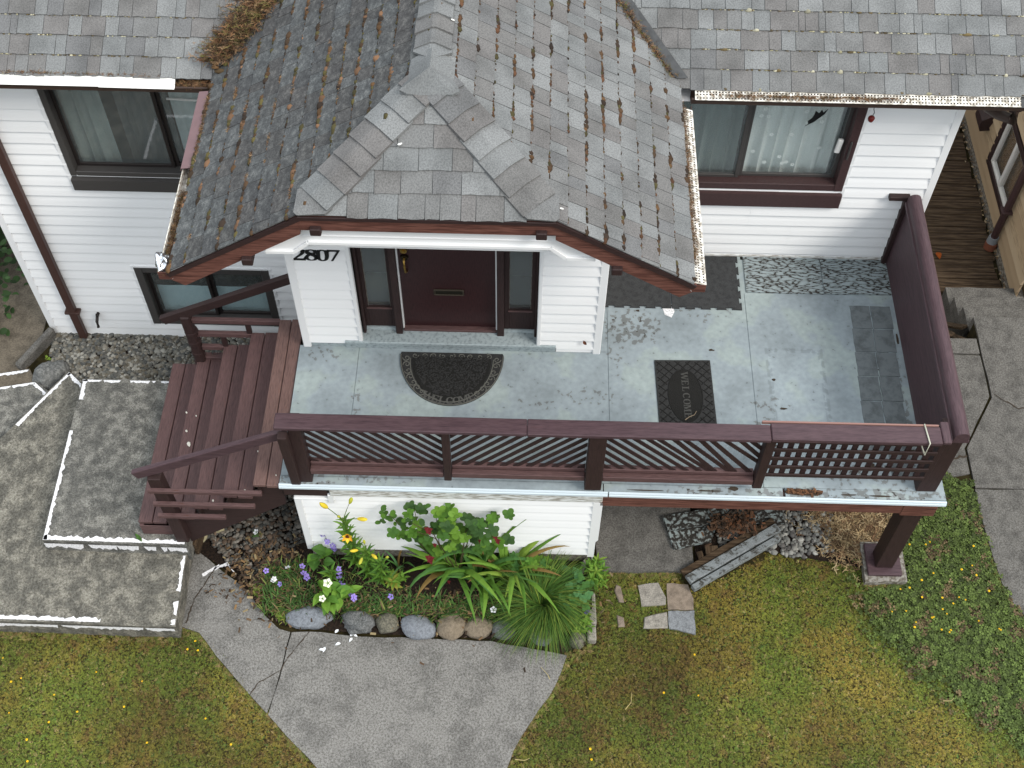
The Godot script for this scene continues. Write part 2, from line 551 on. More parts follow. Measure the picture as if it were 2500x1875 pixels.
	M.sill = pm(Color(0.60, 0.645, 0.66), 0.5, ntex(62, 0.03, 4, [[0.0, 0.7], [0.35, 0.92], [0.6, 1.0], [1.0, 1.0]]), 1.5)
	M.tile = pm(Color(0.42, 0.445, 0.455), 0.7, ntex(63, 0.012, 6, [[0.0, 0.74], [0.4, 0.90], [0.6, 1.0], [0.72, 1.0], [0.78, Color(1.15, 1.17, 1.18)], [1.0, Color(1.25, 1.27, 1.28)]], 512, false, 0.7), 0.9)
	M.rubber = pm(Color(0.20, 0.20, 0.20), 0.75, mottled, 2.0, speck_soft, 4.0, speck, 0.15)
	M.rubber_deep = pm(Color(0.135, 0.135, 0.13), 0.85, speck, 4.0, null, 1.0, speck, 0.5)
	M.foam = pm(Color(0.25, 0.255, 0.26), 0.85, mottled, 1.2, speck_soft, 3.0)
	M.peel = pm(Color(1, 1, 1), 0.75, ridges(64, 0.014, [[0.0, Color(0.60, 0.64, 0.65)], [0.45, Color(0.55, 0.595, 0.605)], [0.64, Color(0.46, 0.49, 0.495)], [0.69, Color(0.20, 0.18, 0.165)], [1.0, Color(0.13, 0.115, 0.10)]]), Vector3(1.0, 1.0, 3.4))
	M.peel2 = pm(Color(1, 1, 1), 0.75, ridges(65, 0.013, [[0.0, Color(0.56, 0.61, 0.61)], [0.45, Color(0.50, 0.54, 0.54)], [0.58, Color(0.38, 0.39, 0.38)], [0.62, Color(0.16, 0.15, 0.135)], [1.0, Color(0.13, 0.12, 0.105)]]), Vector3(1.5, 1.0, 1.5))
	M.black = plain(Color(0.07, 0.07, 0.07), 0.5)
	M.brass = plain(Color(0.62, 0.50, 0.26), 0.35, 0.9)
	M.steel = plain(Color(0.55, 0.55, 0.56), 0.4, 0.9)
	M.foil = plain(Color(0.86, 0.87, 0.89), 0.22, 0.95)
	M.beige = pm(Color(0.68, 0.60, 0.49), 0.75, grain, Vector3(2, 2, 0.2))
	M.terracotta = plain(Color(0.45, 0.27, 0.20), 0.85)
	M.collar = plain(Color(0.52, 0.54, 0.56), 0.6)
	M.deck_paint = deck_material()

# painted plywood deck: pale blue-grey paint, worn through in the places where the photograph shows it
const DX0 := -1.97
const DX1 := 3.435
const DZ0 := -7.654
const DZ1 := -5.08
func deck_material() -> StandardMaterial3D:
	var w := 1400
	var h := 668
	var f1 := FastNoiseLite.new(); f1.seed = 5; f1.frequency = 0.006; f1.fractal_octaves = 5
	var f2 := FastNoiseLite.new(); f2.seed = 6; f2.frequency = 0.055; f2.fractal_octaves = 4
	var f3 := FastNoiseLite.new(); f3.seed = 7; f3.frequency = 0.03; f3.fractal_octaves = 3; f3.noise_type = FastNoiseLite.TYPE_CELLULAR; f3.cellular_return_type = FastNoiseLite.RETURN_DISTANCE2_SUB
	var n1 := f1.get_image(w, h).get_data()
	var n2 := f2.get_image(w, h).get_data()
	var n3 := f3.get_image(w, h).get_data()
	# worn spots: x, z, radius x, radius z, how bare (0..1)
	var worn := [[0.95, -6.78, 0.30, 0.22, 0.75], [0.80, -6.55, 0.10, 0.3, 0.35], [0.55, -6.05, 0.3, 0.12, 0.34], [2.03, -5.65, 0.14, 0.25, 0.55], [3.05, -5.36, 0.35, 0.16, 0.62], [2.62, -5.33, 0.25, 0.12, 0.62],
		[1.5, -5.12, 0.5, 0.06, 0.55], [2.2, -5.13, 0.5, 0.07, 0.75], [2.95, -5.14, 0.6, 0.07, 0.7], [-1.75, -5.13, 0.25, 0.09, 0.7], [-1.2, -5.17, 0.4, 0.05, 0.5], [-1.42, -5.95, 0.06, 0.2, 0.4], [2.1, -6.0, 0.2, 0.08, 0.35], [0.1, -5.95, 0.2, 0.08, 0.34], [-1.75, -6.40, 0.18, 0.08, 0.34], [3.2, -6.0, 0.1, 0.7, 0.5], [1.6, -7.0, 0.3, 0.15, 0.3]]
	var data := PackedByteArray()
	data.resize(w * h * 3)
	var k := 0
	for j in h:
		var z := lerpf(DZ0, DZ1, float(j) / h)
		var near := []
		for s: Array in worn:
			if absf(z - s[1]) < s[3]: near.append(s)
		for i in w:
			var x := lerpf(DX0, DX1, float(i) / w)
			var a := n1[j * w + i] / 255.0
			var b := n2[j * w + i] / 255.0
			var t := 0.88 + 0.2 * (a - 0.5) + 0.10 * (b - 0.5)
			var bare := 0.0
			# paler sheet outline left by something that stood here
			var ex := minf(x - 2.12, 2.58 - x)
			var ez := minf(z + 6.57, -5.62 - z)
			var rim := minf(ex, ez)
			if rim > 0.0: t *= 1.045
			if absf(rim) < 0.022 and b < 0.52: t *= 0.93
			for s: Array in near:
				var dx: float = (x - s[0]) / s[2]
				var dz: float = (z - s[1]) / s[3]
				var q := dx * dx + dz * dz
				if q < 1.0: bare = maxf(bare, s[4] * (1.0 - q * q))
			var r := 0.66 * t
			var g := 0.705 * t
			var bl := 0.725 * t
			# greenish yellowed drifts in the paint
			var y := clampf((a - 0.56) * 3.0, 0.0, 0.35)
			bl -= y * 0.06
			if bare > 0.0 and b < 0.18 + bare * 0.42:
				if n3[j * w + i] < 26 and bare > 0.5: r = 0.24; g = 0.22; bl = 0.2
				else:
					var u := 0.8 + 0.3 * a
					r = 0.50 * u; g = 0.515 * u; bl = 0.515 * u
			elif b < 0.13: # small flecks
				r *= 0.8; g *= 0.8; bl *= 0.8
			data[k] = int(clampf(r, 0.0, 1.0) * 255.0)
			data[k + 1] = int(clampf(g, 0.0, 1.0) * 255.0)
			data[k + 2] = int(clampf(bl, 0.0, 1.0) * 255.0)
			k += 3
	var m := StandardMaterial3D.new()
	m.albedo_texture = ImageTexture.create_from_image(Image.create_from_data(w, h, false, Image.FORMAT_RGB8, data))
	m.albedo_color = Color(0.96, 0.965, 0.97)
	m.roughness = 0.5
	m.metallic_specular = 0.35
	m.uv1_scale = Vector3(1.0 / (DX1 - DX0), 1.0 / (DZ1 - DZ0), 1)
	m.uv1_offset = Vector3(-DX0 / (DX1 - DX0), -DZ0 / (DZ1 - DZ0), 0)
	return m

# ---------------------------------------------------------------- ground, paving
func V(a: Array) -> Array:
	var r := []
	for p: Array in a: r.append(Vector2(p[0], p[1]))
	return r

# subdivide and jitter the outline of a slab so that its edge is not ruled
func worn_edge(a: Array, step := 0.12, j := 0.008) -> Array:
	var r := []
	for i in a.size():
		var p: Vector2 = a[i]
		var q: Vector2 = a[(i + 1) % a.size()]
		var n := maxi(1, int(p.distance_to(q) / step))
		for k in n:
			var v := p.lerp(q, float(k) / n)
			if k > 0: v += Vector2(rng.randf_range(-j, j), rng.randf_range(-j, j))
			r.append(v)
	return r

# ragged strip of old white edge paint lying on a slab; inset is towards the left of a->b
func paint_strip(a: Vector3, b: Vector3, w: float, side: Vector3, gaps := 0.0, called := "edge_paint", parent: Node = null) -> void:
	var n := maxi(2, int(a.distance_to(b) / 0.014))
	var st := st_new()
	var prev := []
	var up := (b - a).cross(side).normalized()
	if up.y < -0.1 or (absf(up.y) < 0.1 and up.z < 0): up = -up
	var off := rng.randf() * 50.0
	var nz := FastNoiseLite.new()
	nz.seed = int(off * 100)
	nz.frequency = 0.06
	nz.fractal_octaves = 3
	for i in n + 1:
		var t := float(i) / n
		var p := a.lerp(b, t) + up * 0.004
		var v := nz.get_noise_1d(i * 3.2)
		var ww := w * (0.72 + 0.5 * v + rng.randf_range(-0.04, 0.04))
		if nz.get_noise_1d(i * 1.2 + 500.0) < gaps * 1.3 - 0.8: ww = 0.0
		ww = maxf(ww, 0.0)
		var q := p + side * ww
		var o := p + side * rng.randf_range(0.0, 0.004)
		if prev.size() and (ww > 0.002 or prev[2] > 0.002):
			quad(st, prev[0], o, q, prev[1], up)
		prev = [o, q, ww]
	mi(called, st.commit(), M.white_paint, parent)

func crack(pts: Array, w: float, y: float, called: String, parent: Node, m: Material) -> void:
	var st := st_new()
	var prev := []
	for i in pts.size() - 1:
		var p: Vector2 = pts[i]
		var q: Vector2 = pts[i + 1]
		var n := maxi(2, int(p.distance_to(q) / 0.03))
		for k in n + 1:
			var v := p.lerp(q, float(k) / n)
			var d := (q - p).normalized().orthogonal()
			var ww := w * rng.randf_range(0.35, 1.2)
			v += d * rng.randf_range(-0.5, 0.5) * w
			var cur := [Vector3(v.x + d.x * ww * 0.5, y, v.y + d.y * ww * 0.5), Vector3(v.x - d.x * ww * 0.5, y, v.y - d.y * ww * 0.5)]
			if prev.size(): quad(st, prev[0], cur[0], cur[1], prev[1], Vector3.UP)
			prev = cur
	mi(called, st.commit(), m, parent)

var stones := []
func scatter_stones(called: String, label: String, poly: Array, y: float, count: int, size: Vector2, tones: Array, parent: Node = self, flat := 0.6, lift := 0.012) -> void:
	if stones.is_empty():
		for i in 4: stones.append(stone_mesh(300 + i, 0, 0.2))
	var pv := PackedVector2Array(poly)
	var lo := pv[0]
	var hi := pv[0]
	for p in pv:
		lo = lo.min(p); hi = hi.max(p)
	var sets := [[], [], [], []]
	var cols := [[], [], [], []]
	var made := 0
	while made < count:
		var p := Vector2(rng.randf_range(lo.x, hi.x), rng.randf_range(lo.y, hi.y))
		made += 1
		if not Geometry2D.is_point_in_polygon(p, pv): continue
		var s := rng.randf_range(size.x, size.y) * 0.5 * (1.0 if rng.randf() < 0.9 else 1.4)
		var b := Basis.from_euler(Vector3(rng.randf_range(-0.5, 0.5), rng.randf() * TAU, rng.randf_range(-0.5, 0.5))) * Basis.from_scale(Vector3(s * rng.randf_range(0.8, 1.3), s * flat, s))
		var k := rng.randi() % 4
		sets[k].append(Transform3D(b, Vector3(p.x, y + rng.randf_range(0.0, lift), p.y)))
		var c: Color = tones[rng.randi() % tones.size()]
		var v := rng.randf_range(0.7, 1.25)
		cols[k].append(Color(c.r * v, c.g * v, c.b * v))
	var o: Node
	if parent == self:
		o = Node3D.new()
		o.name = numbered(called)
		add_child(o)
		tag(o, label, "gravel", "", "stuff")
	else:
		o = parent
	for k in 4:
		var g := multi("stones", stones[k], M.vcol, o, sets[k], cols[k])
		if parent == self: g.remove_meta("kind")

func build_ground() -> void:
	# one sheet, stepped down in the passage beside the house
	var st := st_new()
	slab_into(st, PackedVector2Array(V([[-40, 30], [40, 30], [40, -8.05], [4.64, -8.05], [4.64, -7.80], [3.45, -7.80], [3.45, -40], [-40, -40]])), GY, GY)
	slab_into(st, PackedVector2Array(V([[3.45, -7.80], [4.64, -7.80], [4.64, -8.05], [40, -8.05], [40, -40], [3.45, -40]])), -2.16, -2.16)
	quad(st, Vector3(4.64, GY, -8.05), Vector3(40, GY, -8.05), Vector3(40, -2.16, -8.05), Vector3(4.64, -2.16, -8.05), Vector3(0, 0, -1))
	quad(st, Vector3(3.45, GY, -7.80), Vector3(4.64, GY, -7.80), Vector3(4.64, -2.16, -7.80), Vector3(3.45, -2.16, -7.80), Vector3(0, 0, -1))
	quad(st, Vector3(4.64, GY, -8.05), Vector3(4.64, GY, -7.80), Vector3(4.64, -2.16, -7.80), Vector3(4.64, -2.16, -8.05), Vector3(-1, 0, 0))
	quad(st, Vector3(3.45, GY, -8.05), Vector3(3.45, GY, -40), Vector3(3.45, -2.16, -40), Vector3(3.45, -2.16, -8.05), Vector3(1, 0, 0))
	structure("ground", st.commit(), M.lawn)
	# front path, cast in two bays
	var left := worn_edge(V([[-2.99, -4.46], [-2.79, -4.398], [-2.698, -4.298], [-2.61, -4.191], [-2.505, -4.089], [-2.355, -3.935], [-2.1, -3.69], [-2.045, -4.0], [-1.995, -4.424], [-2.097, -4.452], [-2.236, -4.572], [-2.336, -4.691], [-2.417, -4.796], [-2.575, -4.92], [-2.678, -4.99], [-2.84, -5.12], [-2.955, -5.2]]))
	var right := worn_edge(V([[-2.086, -3.675], [-1.907, -3.499], [-1.624, -3.239], [-1.3, -2.9], [-0.9, -2.3], [0.2, -2.3], [-0.06, -3.1], [-0.064, -3.282], [-0.013, -3.433], [0.138, -3.696], [0.329, -4.006], [0.427, -4.276], [-0.23, -4.39], [-1.305, -4.398], [-1.836, -4.433], [-1.98, -4.424], [-2.031, -4.0]]))
	var path := Node3D.new()
	path.name = "concrete_path"
	add_child(path)
	path.set_meta("kind", "structure")
	mi("bay", kerbed(left, -1.56, -1.42, 0.006), M.path, path)
	mi("bay", kerbed(right, -1.56, -1.42, 0.006), M.path, path)
	crack([Vector2(-1.83, -4.43), Vector2(-1.99, -4.18), Vector2(-2.03, -4.07), Vector2(-2.2, -3.96), Vector2(-2.27, -3.84)], 0.009, -1.416, "crack", path, M.crack)
	crack([Vector2(-2.92, -4.48), Vector2(-2.88, -4.72), Vector2(-2.78, -4.95), Vector2(-2.73, -5.06)], 0.011, -1.416, "crack", path, M.crack)
	# painted landing and the terraces that step down from it
	var t := Node3D.new()
	t.name = "landing_terrace"
	add_child(t)
	t.set_meta("kind", "structure")
	mi("upper_slab", kerbed(worn_edge(V([[-4.235, -6.79], [-4.205, -5.055], [-2.93, -5.04], [-2.93, -6.8]]), 0.15, 0.005), -1.3, -1.03, 0.018), M.pad, t)
	mi("middle_slab", kerbed(worn_edge(V([[-4.47, -7.0], [-4.94, -6.2], [-5.6, -5.1], [-5.6, -4.375], [-2.945, -4.355], [-2.965, -5.06], [-2.965, -6.6], [-4.2, -6.7]]), 0.15, 0.006), -1.5, -1.21, 0.016), M.pad_low, t)
	mi("lower_slab", kerbed(worn_edge(V([[-5.144, -6.866], [-4.807, -6.944], [-4.60, -6.79], [-4.95, -6.15], [-5.6, -5.05], [-6.4, -5.05], [-6.4, -6.6]]), 0.15, 0.006), -1.5, -1.32, 0.012), M.pad, t)
	mi("bottom_slab", kerbed(worn_edge(V([[-5.226, -7.082], [-4.947, -7.15], [-4.80, -6.93], [-5.15, -6.84], [-6.4, -6.55], [-6.4, -6.82]]), 0.15, 0.005), -1.5, -1.40, 0.01), M.walk_brown, t)
	var yu := -1.03
	var ym := -1.21
	# paint along the top edges (and down the face of the upper slab)
	paint_strip(Vector3(-4.225, yu, -6.78), Vector3(-3.2, yu, -6.785), 0.035, Vector3(0, 0, 1), 0.35, "edge_paint", t)
	paint_strip(Vector3(-4.225, yu, -6.78), Vector3(-4.215, yu, -6.55), 0.06, Vector3(1, 0, 0), 0.1, "edge_paint", t)
	paint_strip(Vector3(-4.225, yu, -6.2), Vector3(-4.205, yu, -5.06), 0.045, Vector3(1, 0, 0), 0.15, "edge_paint", t)
	paint_strip(Vector3(-4.2, yu, -5.062), Vector3(-2.95, yu, -5.05), 0.055, Vector3(0, 0, -1), 0.18, "edge_paint", t)
	paint_strip(Vector3(-4.2, -1.06, -5.049), Vector3(-2.94, -1.06, -5.037), 0.10, Vector3(0, -1, 0), 0.4, "edge_paint", t)
	paint_strip(Vector3(-4.46, ym, -6.985), Vector3(-4.83, ym, -6.365), 0.045, Vector3(0.86, 0, 0.5), 0.02, "edge_paint", t)
	paint_strip(Vector3(-4.45, ym, -6.985), Vector3(-4.25, ym, -6.80), 0.05, Vector3(-0.6, 0, 0.75), 0.0, "edge_paint", t)
	paint_strip(Vector3(-5.4, ym, -4.39), Vector3(-3.6, ym, -4.375), 0.05, Vector3(0, 0, -1), 0.15, "edge_paint", t)
	paint_strip(Vector3(-5.4, -1.235, -4.369), Vector3(-2.96, -1.235, -4.35), 0.07, Vector3(0, -1, 0), 0.35, "edge_paint", t)
	paint_strip(Vector3(-2.972, ym, -5.03), Vector3(-2.962, ym, -4.75), 0.04, Vector3(-1, 0, 0), 0.05, "edge_paint", t)
	paint_strip(Vector3(-2.96, ym, -4.75), Vector3(-2.952, ym, -4.37), 0.05, Vector3(-1, 0, 0), 0.45, "edge_paint", t)
	paint_strip(Vector3(-5.5, -1.32, -6.78), Vector3(-4.815, -1.32, -6.935), 0.04, Vector3(0.15, 0, 1), 0.1, "edge_paint", t)
	paint_strip(Vector3(-4.81, -1.32, -6.93), Vector3(-4.66, -1.32, -6.80), 0.04, Vector3(-0.6, 0, 0.75), 0.05, "edge_paint", t)
	paint_strip(Vector3(-5.8, -1.40, -6.955), Vector3(-4.955, -1.40, -7.14), 0.045, Vector3(0.15, 0, 1), 0.08, "edge_paint", t)
	for s: Array in [[-2.76, -5.02, -2.62, -5.1], [-2.86, -4.96, -2.72, -5.06], [-2.66, -5.08, -2.56, -4.98]]:
		paint_strip(Vector3(s[0], -1.42, s[1]), Vector3(s[2], -1.42, s[3]), 0.045, Vector3(0.4, 0, 0.8), 0.3, "edge_paint", t)
	# walk along the far side of the house
	structure("side_walk", kerbed(worn_edge(V([[-5.0, -7.12], [-4.93, -7.5], [-5.0, -20], [-6.1, -20], [-6.5, -6.85]]), 0.3, 0.01), -1.55, -1.43, 0.01), M.walk_brown)
	var kb := base("edging_stone", "small broken concrete edging block at the corner of the white house", "edging")
	mi("block", bev(Vector3(0.07, 0.16, 0.52), 0.015), M.walk, kb, Transform3D(Basis(Vector3.UP, -0.5) * Basis(Vector3.RIGHT, 0.05), Vector3(-4.93, -1.40, -7.38)))
	# gravel strip below the wall
	var bed := V([[-4.84, -7.65], [-2.6, -7.65], [-2.6, -6.7], [-4.3, -6.75], [-4.5, -7.02], [-4.75, -7.1]])
	structure("gravel_bed", slab(bed, -1.55, -1.452 + 0.006), M.soil)
	scatter_stones("gravel", "dark river gravel filling the strip below the white wall", bed, -1.444, 6000, Vector2(0.03, 0.055), [Color(0.11, 0.107, 0.097), Color(0.15, 0.145, 0.125), Color(0.085, 0.087, 0.083), Color(0.19, 0.175, 0.145), Color(0.12, 0.105, 0.08), Color(0.28, 0.27, 0.24)])
	# right-hand walk with the steps that go down to the passage
	var w := Node3D.new()
	w.name = "right_walk"
	add_child(w)
	w.set_meta("kind", "structure")
	mi("bay", kerbed(worn_edge(V([[4.64, -8.11], [7.5, -8.11], [7.5, -6.08], [4.285, -6.06], [4.285, -6.5], [4.64, -7.1]]), 0.2, 0.006), -1.6, -1.42, 0.01), M.walk, w)
	mi("bay", kerbed(worn_edge(V([[4.28, -6.045], [7.5, -6.065], [7.5, -4.2], [4.9, -4.3], [4.60, -4.62], [4.477, -4.77], [4.413, -4.866], [4.344, -5.072], [4.313, -5.329], [4.292, -5.614]]), 0.2, 0.005), -1.6, -1.42, 0.01), M.walk, w)
	mi("bay", kerbed(worn_edge(V([[3.5, -7.62], [4.62, -7.62], [4.62, -7.12], [4.265, -6.5], [4.265, -6.22], [4.0, -6.16], [3.5, -6.3]]), 0.15, 0.006), -1.6, -1.43, 0.01), M.walk, w)
	mi("bay", kerbed(worn_edge(V([[3.5, -7.83], [4.62, -7.83], [4.62, -7.64], [3.5, -7.64]]), 0.15, 0.004), -1.6, -1.425, 0.01), M.walk, w)
	crack([Vector2(3.93, -6.28), Vector2(4.1, -6.38), Vector2(4.27, -6.42)], 0.03, -1.424, "crack", w, M.crack)
	crack([Vector2(4.66, -7.14), Vector2(4.86, -6.98), Vector2(5.4, -6.95)], 0.014, -1.414, "crack", w, M.crack)
	var s := Node3D.new()
	s.name = "concrete_steps"
	add_child(s)
	s.set_meta("kind", "structure")
	for k in 3:
		var zz := -8.11 - 0.265 * k
		mi("step", kerbed(worn_edge(V([[4.63, zz - 0.265], [5.385, zz - 0.272], [5.385, zz], [4.63, zz]]), 0.12, 0.006), -2.2, -1.585 - 0.165 * k, 0.012), M.walk, s)
	# boardwalk between the houses, one board each
	var bw := base("boardwalk", "dark weathered plank walkway in the passage between the two houses", "walkway")
	tag(bw, "", "", "", "structure")
	var z := -9.0
	var i := 0
	while z > -13.2:
		var wd := rng.randf_range(0.086, 0.094)
		bx("plank", Vector3(3.6, -2.14, z - wd), Vector3(5.33 + rng.randf_range(-0.02, 0.03), -2.10 + rng.randf_range(-0.004, 0.004), z), M.grey_wood_x, bw, 0.004)
		z -= wd + rng.randf_range(0.004, 0.010)
		i += 1
	# leaf litter along the neighbour's footing
	var places := []
	var cols := []
	for k in 420:
		var zz := rng.randf_range(-13.0, -8.95)
		var b := Basis.from_euler(Vector3(rng.randf_range(-0.6, 0.6), rng.randf() * TAU, rng.randf_range(-0.6, 0.6))) * Basis.from_scale(Vector3.ONE * rng.randf_range(0.02, 0.05))
		places.append(Transform3D(b, Vector3(5.385 + rng.randfn() * 0.028, -2.095 + rng.randf() * 0.02, zz)))
		var c: Color = [Color(0.20, 0.13, 0.07), Color(0.30, 0.22, 0.12), Color(0.12, 0.08, 0.05), Color(0.36, 0.28, 0.18)][rng.randi() % 4]
		cols.append(c)
	var lit := multi("leaf_litter", leaf_mesh(0.5, 0.12, 3), M.vleaf, self, places, cols)
	tag(lit, "brown dead leaves gathered along the footing of the beige house", "leaves", "", "stuff")

# pointed leaf, unit length along +z, width w, lying in xz, cupped by c
func leaf_mesh(w: float, c: float, n := 4) -> Mesh:
	var st := st_new()
	var pl := []
	for i in n + 1:
		var t := float(i) / n
		var ww := w * 0.5 * sin(PI * pow(t, 0.8)) if i < n else 0.0
		var y := c * sin(PI * t) - c * 0.6 * t
		pl.append([Vector3(-ww, y + ww * 0.35, t), Vector3(0, y, t), Vector3(ww, y + ww * 0.35, t)])
	for i in n:
		for k in 2:
			quad(st, pl[i][k], pl[i][k + 1], pl[i + 1][k + 1], pl[i + 1][k], Vector3.UP)
	return st.commit()

# ---------------------------------------------------------------- lap siding
# boards on a wall facing +z; holes are [x0, x1, y0, y1]
func siding(parent: Node, x0: float, x1: float, y0: float, y1: float, z: float, e: float, first: float, holes: Array, m: Material) -> void:
	var y := first
	while y > y0: y -= e
	while y < y1 - 0.005:
		var a := maxf(y, y0)
		var b := minf(y + e, y1)
		if b - a < 0.012:
			y += e
			continue
		var pieces := [[x0, x1, a, b]]
		for h: Array in holes:
			var next := []
			for p: Array in pieces:
				if h[1] <= p[0] or h[0] >= p[1] or h[3] <= p[2] or h[2] >= p[3]:
					next.append(p)
					continue
				if p[0] < h[0]: next.append([p[0], h[0], p[2], p[3]])
				if p[1] > h[1]: next.append([h[1], p[1], p[2], p[3]])
				var xa := maxf(p[0], h[0])
				var xb := minf(p[1], h[1])
				if p[2] < h[2] - 0.01: next.append([xa, xb, p[2], h[2]])
				if p[3] > h[3] + 0.01: next.append([xa, xb, h[3], p[3]])
			pieces = next
		# long boards are made of two lengths that overlap at a staggered joint
		var cut := []
		for p: Array in pieces:
			if p[1] - p[0] > 1.6:
				var xj: float = p[0] + (p[1] - p[0]) * [0.36, 0.62, 0.48, 0.71][posmod(int(round(y / e)) / 2, 4)]
				cut.append([p[0], xj + 0.012, p[2], p[3]])
				cut.append([xj, p[1], p[2], p[3], 0.0016])
			else: cut.append(p)
		for p: Array in cut:
			if p[1] - p[0] < 0.02: continue
			var d0: float = 0.031 - 0.027 * (p[2] - y) / e + rng.randf_range(-0.0008, 0.0008)
			var d1: float = 0.031 - 0.027 * (p[3] - y) / e
			var hh: float = p[3] - p[2]
			if p.size() > 4:
				d0 += p[4]
				d1 += p[4]
			# vinyl bows very slightly: the middle of the face stands proud
			var mid := lerpf(d0, d1, 0.45) + 0.0025
			mi("siding_board", extrude([Vector2(0, 0.0), Vector2(0.0005, d0 - 0.004), Vector2(0.004, d0), Vector2(hh * 0.45, mid), Vector2(hh, d1), Vector2(hh, 0.0)], Vector3(p[0], p[2], z), Vector3(p[1], p[2], z), Vector3.UP, Vector3.BACK), m, parent)
		y += e

func window_unit(parent: Node, called: String, h: Array, z: float, fm: Material, sash: Material, mull: Array, fw := 0.055, recess := 0.05, sill_h := 0.16, sill_m: Material = null) -> Node3D:
	var w := Node3D.new()
	w.name = called
	parent.add_child(w, true)
	var x0: float = h[0]; var x1: float = h[1]; var y0: float = h[2]; var y1: float = h[3]
	var zf := z + 0.034
	var zb := z - 0.10
	bx("frame", Vector3(x0 - fw * 0.4, y0 - fw * 0.4, zb), Vector3(x0 + fw * 0.6, y1 + fw * 0.4, zf), fm, w)
	bx("frame", Vector3(x1 - fw * 0.6, y0 - fw * 0.4, zb), Vector3(x1 + fw * 0.4, y1 + fw * 0.4, zf), fm, w)
	bx("frame", Vector3(x0 + fw * 0.6, y1 - fw * 0.6, zb), Vector3(x1 - fw * 0.6, y1 + fw * 0.4, zf - 0.003), fm, w)
	bx("frame", Vector3(x0 + fw * 0.6, y0 - fw * 0.4, zb), Vector3(x1 - fw * 0.6, y0 + fw * 0.6, zf - 0.003), fm, w)
	if sill_m:
		var s := mi("sill", extrude([Vector2(-0.10, 0.0), Vector2(0.055, -0.03), Vector2(0.055, -sill_h), Vector2(0.0, -sill_h), Vector2(-0.10, -0.12)], Vector3(x0 - fw * 0.5, y0 - fw * 0.4 - 0.002, z), Vector3(x1 + fw * 0.5, y0 - fw * 0.4 - 0.002, z), Vector3.BACK, Vector3.UP), sill_m, w)
		s.set_meta("label", "deep flat sill under the window")
	# sashes with stepped tracks
	var ix0 := x0 + fw * 0.6
	var ix1 := x1 - fw * 0.6
	var iy0 := y0 + fw * 0.6
	var iy1 := y1 - fw * 0.6
	var edges := [ix0] + mull + [ix1]
	for i in edges.size() - 1:
		var a: float = edges[i]
		var b: float = edges[i + 1]
		var zz := z - recess - 0.022 * (i % 2)
		var t := 0.032
		var st := st_new()
		for q: Array in [[a, a + t, iy0, iy1], [b - t, b, iy0, iy1], [a + t, b - t, iy0, iy0 + t], [a + t, b - t, iy1 - t, iy1]]:
			bev_into(st, Vector3(q[1] - q[0], q[3] - q[2], 0.03 - (0.004 if q[0] == a + t else 0.0)), 0.003, Transform3D(Basis(), Vector3((q[0] + q[1]) / 2, (q[2] + q[3]) / 2, zz)))
		mi("sash", st.commit(), sash, w)
		bx("pane", Vector3(a + t - 0.004, iy0 + t - 0.004, zz - 0.003), Vector3(b - t + 0.004, iy1 - t + 0.004, zz + 0.001), M.glass, w, 0.0005)
	return w

func room(parent: Node, h: Array, z: float, depth: float, m: Material) -> void:
	var x0: float = h[0] - 0.3; var x1: float = h[1] + 0.3; var y0: float = h[2] - 0.5; var y1: float = h[3] + 0.15
	var st := st_new()
	var zb := z - depth
	var zf := z - 0.11
	quad(st, Vector3(x0, y0, zb), Vector3(x1, y0, zb), Vector3(x1, y1, zb), Vector3(x0, y1, zb), Vector3.BACK)
	quad(st, Vector3(x0, y0, zb), Vector3(x0, y1, zb), Vector3(x0, y1, zf), Vector3(x0, y0, zf), Vector3.RIGHT)
	quad(st, Vector3(x1, y0, zb), Vector3(x1, y1, zb), Vector3(x1, y1, zf), Vector3(x1, y0, zf), Vector3.LEFT)
	quad(st, Vector3(x0, y0, zb), Vector3(x1, y0, zb), Vector3(x1, y0, zf), Vector3(x0, y0, zf), Vector3.UP)
	quad(st, Vector3(x0, y1, zb), Vector3(x1, y1, zb), Vector3(x1, y1, zf), Vector3(x0, y1, zf), Vector3.DOWN)
	# front of the room around the opening
	for q: Array in [[x0, h[0], y0, y1], [h[1], x1, y0, y1], [h[0], h[1], y0, h[2]], [h[0], h[1], h[3], y1]]:
		quad(st, Vector3(q[0], q[2], zf), Vector3(q[1], q[2], zf), Vector3(q[1], q[3], zf), Vector3(q[0], q[3], zf), Vector3.FORWARD)
	var carpet := st_new()
	quad(carpet, Vector3(x0, y0 + 0.01, zb), Vector3(x1, y0 + 0.01, zb), Vector3(x1, y0 + 0.01, zf), Vector3(x0, y0 + 0.01, zf), Vector3.UP)
	mi("carpet", carpet.commit(), M.carpet, parent)
	mi("room", st.commit(), m, parent)

